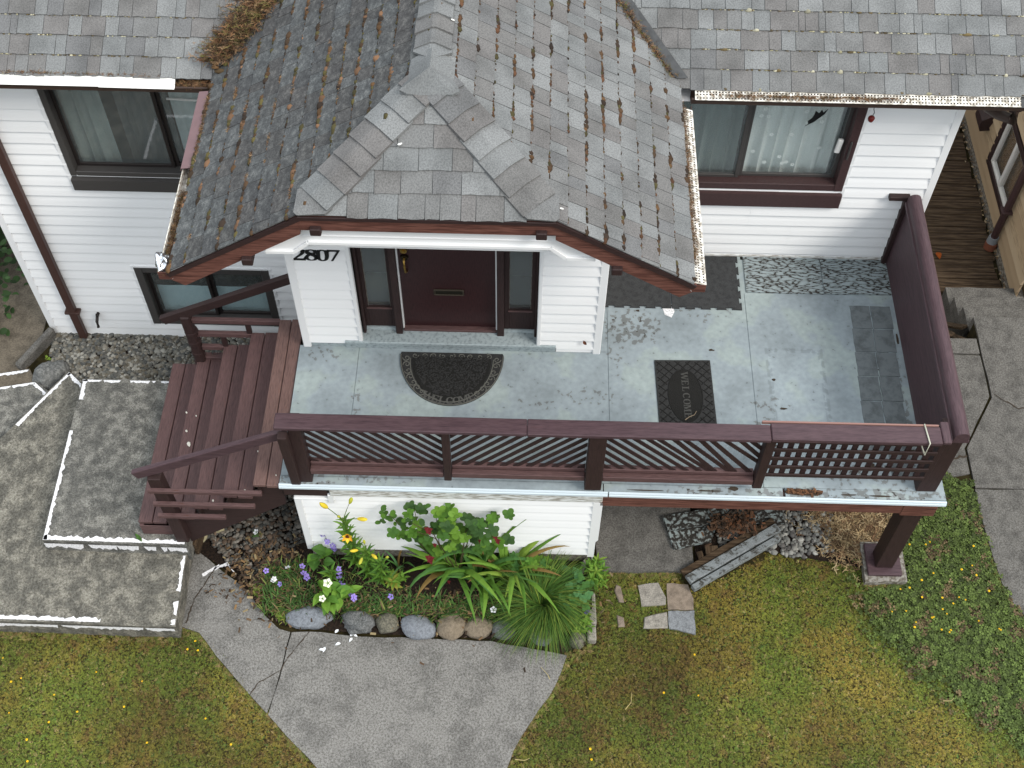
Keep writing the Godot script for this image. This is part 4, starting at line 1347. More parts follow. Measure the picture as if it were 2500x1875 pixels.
		for xx: float in [x[2], x[3] - 0.004]:
			bx("putty", Vector3(xx, 0.40, ZD - 0.008), Vector3(xx + 0.004, 1.98, ZD - 0.003), M.footing, s, 0.001)
		room(s, [x[2], x[3], 0.4, 1.98], ZD + 0.07, 0.85, M.room)
	# house number
	var num := Node3D.new()
	num.name = "house_number"
	p.add_child(num)
	num.set_meta("label", "black serif house number 2807 on the white siding")
	var f := SystemFont.new()
	f.font_names = PackedStringArray(["Droid Serif"])
	f.font_weight = 700
	f.font_italic = true
	var xs := [-1.808, -1.713, -1.625, -1.538]
	for i in 4:
		var tm := TextMesh.new()
		tm.text = "2807"[i]
		tm.font = f
		tm.font_size = 64
		tm.pixel_size = 0.135 / 46.0
		tm.depth = 0.012
		var b := Basis(Vector3(1.12, 0, 0), Vector3(0.05, 1.0, 0), Vector3(0, 0, 1))
		mi("digit", tm, M.black, num, Transform3D(b, Vector3(xs[i], 1.24, ZE + 0.027)))
	# clipped gable front
	var y0 := 2.47
	var band := []
	for s: float in [-1.0, 1.0]:
		var half := [Vector2(CX + s * 1.10, 2.60), Vector2(CX + s * 1.10, y0), Vector2(CX + s * 0.905, y0 + 0.004), Vector2(CX + s * 0.80, 2.572)]
		if s > 0: half.reverse()
		band += half
	band += [Vector2(CX + 0.86, 2.76), Vector2(CX - 0.86, 2.76)]
	mi("gable_panel", extrude(band, Vector3(0, 0, -5.50), Vector3(0, 0, -5.455), Vector3.RIGHT, Vector3.UP), M.trim, p)
	var ol := [Vector2(-1.10, 2.470), Vector2(-0.905, 2.474), Vector2(-0.80, 2.572), Vector2(0.80, 2.572), Vector2(0.905, 2.474), Vector2(1.10, 2.470)]
	for i in ol.size() - 1:
		var a := Vector3(CX + ol[i].x, ol[i].y + 0.011, -5.447)
		var b2 := Vector3(CX + ol[i + 1].x, ol[i + 1].y + 0.011, -5.447)
		beam("panel_trim", a, b2, 0.018, 0.03, M.trim, p, Vector3.UP, 0.003)
	bx("panel_groove_trim", Vector3(CX - 0.83, 2.640, -5.456), Vector3(CX + 0.83, 2.652, -5.449), M.trim, p, 0.002)
	bx("soffit", Vector3(CX - 1.10, 2.478, ZE), Vector3(CX + 1.10, 2.492, -5.50), M.trim, p)
	# brown fascia boards
	var yb := Y2 - 0.012
	mi("hip_fascia", extrude([Vector2(-PW2 + 0.001, -0.135), Vector2(PW2 - 0.001, -0.135), Vector2(PW2 - 0.001, 0), Vector2(-PW2 + 0.001, 0)], Vector3(CX, yb, ZF - 0.035), Vector3(CX, yb, ZF - 0.005), Vector3.RIGHT, Vector3.UP), M.red_x, p)
	bx("drip_trim", Vector3(CX - PW2, yb - 0.03, ZF - 0.004), Vector3(CX + PW2, yb + 0.002, ZF + 0.010), M.dark_x, p, 0.003)
	var sl := Vector2(1, -PM).normalized()
	var ll := Vector2(PW - PW2, (PW - PW2) * PM).length()
	for s: float in [-1.0, 1.0]:
		var u := Vector3(sl.x * s, sl.y, 0)
		var v := Vector3(sl.y * s, -sl.x, 0) * 1.0
		if v.y > 0: v = -v
		var a := Vector3(CX + s * PW2, yb, ZF - 0.035)
		var rw := PW - PW2
		mi("rake_board", extrude([Vector2(0, 0), Vector2(rw + 0.03, -PM * (rw + 0.03)), Vector2(rw + 0.015, -PM * rw - 0.085), Vector2(rw - 0.075, -PM * (rw - 0.075) - 0.195), Vector2(0, -0.175)], a, a + Vector3(0, 0, 0.03), Vector3(s, 0, 0), Vector3.UP), M.red_x, p)
		mi("drip_trim", extrude([Vector2(0.0, -0.002), Vector2(ll + 0.03, -0.002), Vector2(ll + 0.03, 0.036), Vector2(0.0, 0.036)], a + Vector3(0, 0, 0.031), a + Vector3(0, 0, 0.046), u, v), M.dark_x, p)
	for q: Array in [[-0.722, 2.765], [0.735, 2.775], [-1.215, 2.452], [1.245, 2.440]]:
		bx("lookout", Vector3(CX + q[0] - 0.036, q[1] - 0.032, -5.62), Vector3(CX + q[0] + 0.036, q[1] + 0.032, ZF + 0.03), M.dark_z, p, 0.006)
	# roof
	var roof := Node3D.new()
	roof.name = "porch_roof"
	p.add_child(roof)
	var sn := sqrt(1.0 + PM * PM)
	var full := PW * sn
	var dhip := PW2 * sn
	var zv := ZEAVE - (YR - YEAVE) / MK
	var zve := ZEAVE - (PE - YEAVE) / MK
	var list := []
	var under := st_new()
	var lining := st_new()
	for s: float in [-1.0, 1.0]:
		var o := Vector3(CX, YR, 0)
		var d := Vector3(s, -PM, 0).normalized()
		# (u = z, d = distance down from the ridge)
		var bound := PackedVector2Array([Vector2(ZP, 0), Vector2(ZF, dhip), Vector2(ZF + 0.012, full), Vector2(zve, full), Vector2(zv, 0)])
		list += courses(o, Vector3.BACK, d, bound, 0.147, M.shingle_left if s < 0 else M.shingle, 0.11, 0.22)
		var ix := Geometry2D.triangulate_polygon(bound)
		var n := Vector3(s * PM, 1, 0).normalized()
		for k in range(0, ix.size(), 3):
			tri(under, o + Vector3.BACK * bound[ix[k]].x + d * bound[ix[k]].y, o + Vector3.BACK * bound[ix[k + 1]].x + d * bound[ix[k + 1]].y, o + Vector3.BACK * bound[ix[k + 2]].x + d * bound[ix[k + 2]].y, n)
		# boarded underside
		var uo := Vector3(0, -0.09, 0)
		quad(lining, o + Vector3(0, 0, zv) + uo, o + Vector3(0, 0, ZP) + uo, o + d * full + Vector3(0, 0, ZF) + uo, o + d * full + Vector3(0, 0, zve) + uo, Vector3.DOWN)
		bx("eave_board", Vector3(CX + s * PW - 0.012, PE - 0.13, zve + 0.02), Vector3(CX + s * PW + 0.012, PE - 0.01, ZF - 0.04), M.red_z, roof, 0.003)
		# moss and needles along the courses
		var spots := []
		var nk := int(full / 0.147)
		for k in nk + 1:
			var dd := full - 0.147 * k
			var zlo := lerpf(zv, zve, dd / full)
			var zhi := ZF if dd > dhip else lerpf(ZP, ZF, dd / dhip)
			var z := zlo
			var here := rng.randf_range(0.55, 1.25)
			while z < zhi - 0.02:
				z += -log(rng.randf() + 0.001) * (0.026 if s < 0 else 0.026)
				if z > zhi - 0.01: break
				var big := rng.randf() < (0.20 if s < 0 else 0.14)
				var r := (rng.randf_range(0.008, 0.014) if not big else rng.randf_range(0.017, 0.030)) * (1.25 if s < 0 else 1.05)
				if rng.randf() > here * 0.8: continue
				var runs := 1 if not big else rng.randi_range(1, 4)
				for q in runs:
					spots.append([o + d * (dd + rng.randf_range(-0.002, 0.010)) + Vector3(0, 0, minf(z + q * r * 1.3, zhi - 0.01)) + n * 0.006, r * rng.randf_range(0.7, 1.1), Vector3.BACK, n])
		moss(roof, "moss", spots, MOSSY + ([Color(0.15, 0.082, 0.045), Color(0.075, 0.062, 0.02)] if s < 0 else [Color(0.085, 0.04, 0.02)]))
	# clumps of fallen needles on the shaded slope
	var lo := Vector3(CX, YR, 0)
	var ld := Vector3(-1, -PM, 0).normalized()
	for i in 30:
		var dd := full - 0.147 * rng.randi_range(1, 9) + 0.006
		var zz := rng.randf_range(-7.0, ZF - 0.08)
		var c := lo + ld * dd + Vector3(0, 0.012, zz)
		var hl2 := rng.randf_range(0.02, 0.07)
		litter(roof, "needle_clump", [c + Vector3(0, 0, -hl2), c + Vector3(0, 0, hl2)], Vector3(0.006, 0.004, 0.008), int(500 * hl2), NEEDLE + [Color(0.42, 0.27, 0.15)], Vector2(0.012, 0.03))
	# hip end
	var hn := Vector3(0, ZF - ZP, YR - Y2).normalized()
	var hd := Vector3(0, Y2 - YR, ZF - ZP).normalized()
	var hl := Vector2(YR - Y2, ZF - ZP).length()
	var ho := Vector3(CX, YR, ZP)
	var hb := PackedVector2Array([Vector2(0, 0), Vector2(PW2, hl), Vector2(-PW2, hl)])
	list += courses(ho, Vector3.RIGHT, hd, hb, 0.150, M.shingle, 0.13, 0.25)
	tri(under, ho, ho + Vector3.RIGHT * PW2 + hd * hl, ho - Vector3.RIGHT * PW2 + hd * hl, hn)
	mi("roof_deck", under.commit(), M.roof_under, roof)
	mi("roof_lining", lining.commit(), M.trim, roof)
	# caps over both hips and the ridge
	for s: float in [-1.0, 1.0]:
		var low := Vector3(CX + s * PW2, Y2, ZF)
		var dir := (ho - low).normalized()
		var sn2 := Vector3(s * PM, 1, 0).normalized()
		var w1 := dir.cross(sn2).normalized()
		if w1.x * s < 0: w1 = -w1
		var w2 := dir.cross(hn).normalized()
		if w2.x * s > 0: w2 = -w2
		list += caps(ho - dir * 0.12, low + dir * 0.0, w1 if s < 0 else w2, w2 if s < 0 else w1, 0.152, 0.152, M.shingle)
	# folded piece over the meeting of hips and ridge
	var pk := st_new()
	var apex := ho + Vector3(0, 0.045, 0.01)
	var nl := Vector3(-PM, 1, 0).normalized() * 0.022
	var nr2 := Vector3(PM, 1, 0).normalized() * 0.022
	var dl := Vector3(-1, -PM, 0).normalized()
	var dr := Vector3(1, -PM, 0).normalized()
	var hpl := (Vector3(CX - PW2, Y2, ZF) - ho).normalized()
	var hpr := (Vector3(CX + PW2, Y2, ZF) - ho).normalized()
	var fan := [ho + Vector3(0, 0.03, -0.19), ho + dl * 0.15 + Vector3(0, 0, -0.17) + nl, ho + dl * 0.17 + Vector3(0, 0, 0.02) + nl, ho + hpl * 0.20 + Vector3(-0.05, 0.012, 0.0) + nl, ho + hpl * 0.22 + Vector3(0, 0.03, 0.01), ho + hd * 0.17 + Vector3(-0.06, 0.025, 0.01), ho + hd * 0.165 + Vector3(0.06, 0.025, 0.01), ho + hpr * 0.22 + Vector3(0, 0.03, 0.01), ho + hpr * 0.20 + Vector3(0.05, 0.012, 0.0) + nr2, ho + dr * 0.17 + Vector3(0, 0, 0.02) + nr2, ho + dr * 0.15 + Vector3(0, 0, -0.17) + nr2]
	for k in fan.size():
		var q1: Vector3 = fan[k]
		var q2: Vector3 = fan[(k + 1) % fan.size()]
		var fnn := (q1 - apex).cross(q2 - apex).normalized()
		if fnn.y < 0: fnn = -fnn
		tri(pk, apex, q1, q2, fnn)
		quad(pk, q1, q2, q2 - Vector3(0, 0.018, 0), q1 - Vector3(0, 0.018, 0), (q1 + q2) * 0.5 - apex)
	mi("peak_cap", pk.commit(), M.shingle[3], roof)
	# bird droppings on the caps and slopes
	var chalk := plain(Color(0.93, 0.93, 0.91), 0.8)
	for q: Array in [[1105, 48, 1.0, 0.035], [975, 352, 0.0, 0.036], [1371, 509, 1.0, 0.034]]:
		var nn := hn if q[2] == 0.0 else Vector3(q[2] * PM, 1, 0).normalized()
		var at := sight(q[0], q[1], ho + nn * 0.036, nn)
		var ax := nn.cross(Vector3(0.3, 0, 1)).normalized()
		var r: float = q[3]
		mi("bird_dropping", stone_mesh(55, 0, 0.3), chalk, roof, Transform3D(Basis(ax * r * 0.5, nn * 0.004, ax.cross(nn) * r * 0.22), at))
	list += caps(Vector3(CX, YR + 0.006, zv + 0.3), Vector3(CX, YR + 0.006, ZP - 0.10), Vector3(-1, -PM, 0).normalized(), Vector3(1, -PM, 0).normalized(), 0.145, 0.147, M.shingle)
	put_shingles(list, roof, 300)
	# gutters of the porch
	var gp := [Vector2(0, 0), Vector2(0.07, 0.0), Vector2(0.088, 0.018), Vector2(0.090, 0.066), Vector2(0.084, 0.066), Vector2(0.080, 0.022), Vector2(0.066, 0.006), Vector2(0.006, 0.006), Vector2(0.006, 0.086), Vector2(0, 0.086)]
	for s: float in [-1.0, 1.0]:
		var g := Node3D.new()
		g.name = "porch_gutter"
		p.add_child(g, true)
		var gx := CX + s * (PW + 0.004)
		mi("trough", extrude(gp, Vector3(gx, 2.205, -7.16), Vector3(gx, 2.205, ZF - 0.02), Vector3(s, 0, 0), Vector3.UP), M.guard if s < 0 else M.eave_brown, g)
		mi("end_cap", bev(Vector3(0.09, 0.075, 0.006), 0.002), M.red_x, g, Transform3D(Basis(), Vector3(gx + s * 0.045, 2.243, ZF - 0.016)))
		if s < 0:
			mi("gutter_cover", extrude([Vector2(-0.012, 0.012), Vector2(0.03, 0.012), Vector2(0.092, 0.004), Vector2(0.097, -0.022), Vector2(0.093, -0.022), Vector2(0.088, 0.0), Vector2(0.03, 0.008), Vector2(-0.012, 0.008)], Vector3(gx, 2.302, -7.16), Vector3(gx, 2.300, -6.36), Vector3(s, 0, 0), Vector3.UP), M.mauve, g)
			litter(g, "needles", [Vector3(gx + 0.005, 2.318, -7.1), Vector3(gx + 0.01, 2.318, -6.38)], Vector3(0.008, 0.008, 0.03), 520, NEEDLE, Vector2(0.015, 0.045))
			litter(g, "needles", [Vector3(gx - 0.045, 2.222, -6.2), Vector3(gx - 0.045, 2.24, -5.5)], Vector3(0.018, 0.014, 0.04), 800, NEEDLE, Vector2(0.015, 0.045))
			mi("crumpled_foil", stone_mesh(88, 2, 0.55), M.foil, g, Transform3D(Basis.from_scale(Vector3(0.055, 0.06, 0.075)), Vector3(gx - 0.075, 2.265, -5.52)))
		else:
			guard_strip(g, Vector3(gx + 0.002, 2.302, -7.1), Vector3(gx + 0.002, 2.302, ZF - 0.02), Vector3(0.09, -0.025, 0), M.guard)
			litter(g, "needles", [Vector3(gx + 0.01, 2.312, -7.1), Vector3(gx + 0.02, 2.306, -5.6)], Vector3(0.016, 0.006, 0.05), 1300, NEEDLE, Vector2(0.012, 0.035))

# ---------------------------------------------------------------- raised deck with railing
func build_deck() -> void:
	var d := base("front_deck", "raised deck painted pale blue-grey with brown railing and skirt of white siding", "deck")
	var floor_ := Node3D.new()
	floor_.name = "deck_floor"
	d.add_child(floor_)
	# sheets of plywood with narrow seams
	for q: Array in [[-1.97, -1.452, -6.50, -5.18], [-1.446, 0.722, -6.50, -5.18], [0.728, 1.965, -7.645, -5.18], [1.972, 3.345, -7.20, -5.18], [1.972, 2.9, -7.645, -7.206]]:
		if q[2] == -7.645 and q[0] == 1.972: continue
		mi("deck_panel", slab(V([[q[0], q[2]], [q[1], q[2]], [q[1], q[3]], [q[0], q[3]]]), -0.03, 0.0), M.deck_paint, floor_)
	mi("deck_panel", slab(V([[0.66, -7.645], [0.722, -7.645], [0.722, -6.504], [0.66, -6.504]]), -0.03, 0.0), M.deck_paint, floor_)
	# underlay seen in the seams
	mi("underlay", slab(V([[-1.96, -6.49], [0.70, -6.49], [0.70, -7.6], [3.34, -7.6], [3.34, -5.19], [-1.96, -5.19]]), -0.029, -0.005), M.deck_paint, floor_)
	# outer strip beyond the railing, in lengths
	for q: Array in [[-1.972, 0.66], [0.668, 2.12], [2.14, 3.435]]:
		mi("edge_panel", slab(V([[q[0], -5.176], [q[1], -5.176], [q[1], -5.095], [q[0], -5.095]]), -0.03, -0.002 if q[0] < 2 else 0.002), M.deck_paint, floor_)
	mi("edge_panel", slab(V([[3.35, -7.64], [3.435, -7.64], [3.435, -5.178], [3.35, -5.178]]), -0.03, -0.004), M.deck_paint, floor_)
	# metal drip edge
	for q: Array in [[-1.975, -1.56], [-1.56, 0.70], [0.71, 3.437]]:
		mi("drip_edge", extrude([Vector2(0, 0.004), Vector2(0.016, 0.001), Vector2(0.018, -0.014), Vector2(0.024, -0.020), Vector2(0.024, -0.042), Vector2(0.020, -0.042), Vector2(0.0, -0.03)], Vector3(q[0], 0, -5.098), Vector3(q[1], 0, -5.098 + (0.0 if q[0] < 0.5 else 0.012)), Vector3.BACK, Vector3.UP), M.drip, floor_)
	# two lengths of flaking board against the wall
	mi("flaking_board", slab(V([[1.99, -7.64], [2.69, -7.64], [2.69, -7.21], [1.99, -7.21]]), -0.02, 0.006), M.peel, floor_)
	mi("flaking_board", slab(V([[2.697, -7.64], [3.33, -7.64], [3.33, -7.22], [2.697, -7.21]]), -0.02, 0.005), M.peel, floor_)
	# bare grey tiles where the paint is gone
	for i in 7:
		for j in 2:
			var z0 := -7.08 + 0.258 * i
			var x0 := 2.905 + 0.183 * j - 0.0095 * i
			if i == 6 and j == 0: continue
			mi("tile", kerbed(worn_edge(V([[x0, z0], [x0 + 0.176, z0], [x0 + 0.176, z0 + 0.250], [x0, z0 + 0.250]]), 0.05, 0.004), -0.01, 0.005 + rng.randf_range(0.0, 0.003), 0.003), M.tile, floor_)
	# gouges where the plywood has gone through
	for g: Array in [[1.63, -6.55, 0.03, 0.012], [2.15, -6.25, 0.022, 0.015], [2.05, -5.72, 0.05, 0.02], [2.03, -5.62, 0.035, 0.03], [2.08, -5.58, 0.04, 0.014], [2.2, -5.95, 0.04, 0.01], [0.70, -5.62, 0.03, 0.02], [2.88, -5.40, 0.03, 0.05], [3.28, -6.72, 0.012, 0.09], [3.23, -5.55, 0.03, 0.04], [3.1, -6.38, 0.06, 0.008], [2.95, -6.40, 0.05, 0.008], [2.9, -5.12, 0.1, 0.008], [2.65, -5.125, 0.07, 0.008], [1.02, -5.12, 0.16, 0.006], [1.52, -5.13, 0.12, 0.007], [1.72, -5.16, 0.05, 0.025], [1.0, -6.97, 0.02, 0.012], [1.3, -7.03, 0.015, 0.01]]:
		var pts := []
		for k in 9:
			var a := TAU * k / 9.0
			var r := rng.randf_range(0.55, 1.1)
			pts.append(Vector2(g[0] + cos(a) * g[2] * r, g[1] + sin(a) * g[3] * r))
		mi("gouge", slab(pts, 0.0015, 0.0045), M.crack, floor_)
	# hole of rotten wood in the outer strip
	var rot := []
	for k in 14:
		var a := TAU * k / 14.0
		rot.append(Vector2(2.28 + cos(a) * 0.16 * rng.randf_range(0.7, 1.1), -5.137 + sin(a) * 0.036 * rng.randf_range(0.7, 1.0)))
	mi("rot_hole", slab(rot, 0.001, 0.006), M.crack, floor_)
	litter(floor_, "rotten_wood", [Vector3(2.16, 0.008, -5.14), Vector3(2.42, 0.008, -5.137)], Vector3(0.02, 0.008, 0.010), 120, [Color(0.11, 0.055, 0.028), Color(0.15, 0.072, 0.034), Color(0.055, 0.03, 0.018)], Vector2(0.015, 0.04), 0.35)
	# framing
	bx("front_beam", Vector3(0.645, -0.235, -5.20), Vector3(3.40, -0.034, -5.098), M.red_x, d, 0.006)
	bx("front_beam", Vector3(3.12, -0.26, -5.22), Vector3(3.402, -0.04, -5.092), M.red_x, d, 0.006)
	bx("front_beam", Vector3(-1.96, -0.20, -5.22), Vector3(-1.60, -0.045, -5.105), M.dark_x, d, 0.006)
	bx("side_beam", Vector3(3.30, -0.235, -7.6), Vector3(3.40, -0.034, -5.23), M.brown_z, d, 0.006)
	for x: float in [1.0, 1.5, 2.0, 2.5, 3.0]:
		bx("joist", Vector3(x, -0.19, -7.6), Vector3(x + 0.045, -0.035, -5.21), M.brown_z, d, 0.004)
	# white skirt wall below
	var skirt := Node3D.new()
	skirt.name = "skirt_wall"
	d.add_child(skirt)
	siding(skirt, -1.83, 0.60, -1.129, -0.16, -5.13, 0.1255, -1.129, [[-2.0, -1.56, -0.235, 0.0]], M.siding)
	bx("skirt_top", Vector3(-1.575, -0.165, -5.16), Vector3(0.665, -0.042, -5.088), M.fascia_white, skirt, 0.006)
	bx("skirt_top_trim", Vector3(-1.56, -0.182, -5.14), Vector3(0.64, -0.166, -5.096), M.trim, skirt, 0.004)
	bx("corner_trim", Vector3(-1.888, -1.15, -5.18), Vector3(-1.824, -0.235, -5.098), M.trim, skirt, 0.006)
	bx("corner_trim", Vector3(-1.60, -0.30, -5.12), Vector3(-1.55, -0.166, -5.094), M.trim, skirt, 0.004)
	mi("corner_trim", extrude([Vector2(0.594, -1.16), Vector2(0.652, -1.16), Vector2(0.652, -0.88), Vector2(0.672, -0.84), Vector2(0.672, -0.19), Vector2(0.594, -0.19)], Vector3(0, 0, -5.18), Vector3(0, 0, -5.098), Vector3.RIGHT, Vector3.UP), M.trim, skirt)
	bx("skirt_back", Vector3(-1.86, -1.46, -5.26), Vector3(0.64, -0.17, -5.135), M.footing, skirt)
	bx("skirt_side", Vector3(0.58, -1.45, -7.6), Vector3(0.655, -0.05, -5.185), M.siding, skirt)
	bx("skirt_side", Vector3(-1.88, -1.45, -7.6), Vector3(-1.80, -0.24, -5.185), M.siding, skirt)
	# corner post, pier
	bx("post", Vector3(3.192, -1.335, -5.315), Vector3(3.353, -0.262, -5.152), M.dark_y, d, 0.008)
	bx("post", Vector3(3.197, 0.003, -5.335), Vector3(3.362, 0.86, -5.172), M.dark_y, d, 0.008)
	bx("post_plate", Vector3(3.125, -1.372, -5.40), Vector3(3.43, -1.335, -5.085), M.cap_x, d, 0.006)
	mi("pier", kerbed(worn_edge(V([[3.105, -5.43], [3.47, -5.43], [3.475, -5.04], [3.10, -5.03]]), 0.08, 0.006), -1.6, -1.372, 0.02), M.footing, d)
	# railing
	var r := Node3D.new()
	r.name = "railing"
	d.add_child(r)
	bx("top_rail", Vector3(-1.878, 0.885, -5.186), Vector3(0.03, 0.925, -5.046), M.cap_x, r, 0.007)
	bx("top_rail", Vector3(0.031, 0.886, -5.184), Vector3(1.86, 0.929, -5.043), M.cap_x, r, 0.007)
	bx("top_rail", Vector3(1.864, 0.885, -5.200), Vector3(3.14, 0.931, -5.052), M.cap_x, r, 0.007)
	bx("top_rail_edge", Vector3(1.80, 0.902, -5.2155), Vector3(3.13, 0.938, -5.2015), pm(Color(0.55, 0.42, 0.39), 0.6), r, 0.004)
	bx("rail_cap_end", Vector3(3.142, 0.90, -5.245), Vector3(3.205, 0.936, -5.055), M.cap_z, r, 0.006)
	bx("under_rail", Vector3(-1.70, 0.80, -5.150), Vector3(3.14, 0.884, -5.110), M.dark_x, r, 0.005)
	# posts
	bx("rail_post", Vector3(-1.800, 0.003, -5.215), Vector3(-1.700, 0.884, -5.115), M.dark_y, r, 0.006)
	beam("brace_post", Vector3(-1.832, 0.0, -5.125), Vector3(-1.832, 0.79, -5.07), 0.07, 0.075, M.dark_y, r, Vector3.RIGHT, 0.006)
	bx("rail_post", Vector3(-0.625, 0.10, -5.19), Vector3(-0.565, 0.884, -5.105), M.dark_y, r, 0.005)
	bx("rail_post", Vector3(0.505, 0.04, -5.185), Vector3(0.640, 0.884, -5.085), M.dark_y, r, 0.005)
	bx("rail_post", Vector3(1.850, 0.10, -5.20), Vector3(1.925, 0.884, -5.105), M.dark_y, r, 0.005)
	# bottom rails
	for q: Array in [[-1.698, -0.627], [-0.563, 0.503], [0.642, 1.848]]:
		bx("bottom_rail", Vector3(q[0], 0.155, -5.215), Vector3(q[1], 0.24, -5.165), M.brown_x, r, 0.005)
		bx("bottom_rail", Vector3(q[0], 0.14, -5.162), Vector3(q[1], 0.205, -5.112), M.brown_x, r, 0.005)
	# diagonal slats of three panels; clipped to each opening
	for q: Array in [[-1.698, -0.627, -1.0], [-0.563, 0.503, 1.0], [0.642, 1.848, -1.0]]:
		var y0 := 0.235
		var y1 := 0.81
		var hgt := y1 - y0
		var x: float = q[0] - hgt - 0.05
		var k := 0
		while x < q[1] + hgt:
			var wob := 0.0
			var lean := 1.0
			if q[0] > 0.6 and x + hgt * 0.5 > 1.22:
				wob = [0.02, -0.012, 0.03, 0.0, -0.02][k % 5]
				lean = [0.82, 0.9, 0.72, 0.8, 1.0][k % 5]
			var run: float = hgt * lean
			var hw := 0.0245
			# slat as a parallelogram from bottom to top
			var xb: float = x + wob + (run if q[2] < 0 else 0.0)
			var xt: float = x + wob + (0.0 if q[2] < 0 else run)
			var poly := PackedVector2Array([Vector2(xb - hw, y0), Vector2(xb + hw, y0), Vector2(xt + hw, y1), Vector2(xt - hw, y1)])
			var win := PackedVector2Array([Vector2(q[0], y0), Vector2(q[1], y0), Vector2(q[1], y1), Vector2(q[0], y1)])
			for c: PackedVector2Array in Geometry2D.intersect_polygons(poly, win):
				if absf(area_of(c)) > 0.0008:
					mi("slat", extrude(Array(c), Vector3(0, 0, -5.184), Vector3(0, 0, -5.175), Vector3.RIGHT, Vector3.UP), M.dark_y, r)
			x += 0.103
			k += 1
	# square lattice of the last panel
	for i in 5:
		var y := 0.24 + 0.125 * i
		bx("lattice_slat", Vector3(1.93, y, -5.150), Vector3(3.19, y + 0.042, -5.136), M.dark_x, r, 0.003)
	for i in 16:
		var x := 1.96 + 0.082 * i
		bx("lattice_slat", Vector3(x, 0.22, -5.176), Vector3(x + 0.046, 0.84, -5.162), M.dark_y, r, 0.003)
	# side parapet: solid panel under a rounded cap
	var p := Node3D.new()
	p.name = "parapet"
	d.add_child(p)
	bx("parapet_panel", Vector3(3.305, 0.002, -7.60), Vector3(3.345, 0.86, -5.345), M.cap_z, p, 0.004)
	var prof := []
	for k in 11:
		var a := PI * k / 10.0
		prof.append(Vector2(cos(a) * 0.055, 0.018 + sin(a) * 0.048))
	prof += [Vector2(-0.055, -0.03), Vector2(-0.066, -0.032), Vector2(-0.066, -0.06), Vector2(0.066, -0.06), Vector2(0.066, -0.032), Vector2(0.055, -0.03)]
	mi("parapet_cap", extrude(prof, Vector3(3.318, 0.895, -7.55), Vector3(3.298, 0.895, -5.12), Vector3.RIGHT, Vector3.UP), M.cap_z, p)
	bx("parapet_bracket", Vector3(3.12, 0.84, -7.635), Vector3(3.30, 0.885, -7.58), M.dark_x, p, 0.004)
	bx("parapet_bracket", Vector3(3.26, 0.0, -7.64), Vector3(3.304, 0.84, -7.585), M.dark_y, p, 0.004)
	# wall-side gap trim under the siding
	bx("flashing_strip", Vector3(0.66, 0.0005, -7.652), Vector3(3.42, 0.028, -7.628), M.fascia_white, d, 0.004)

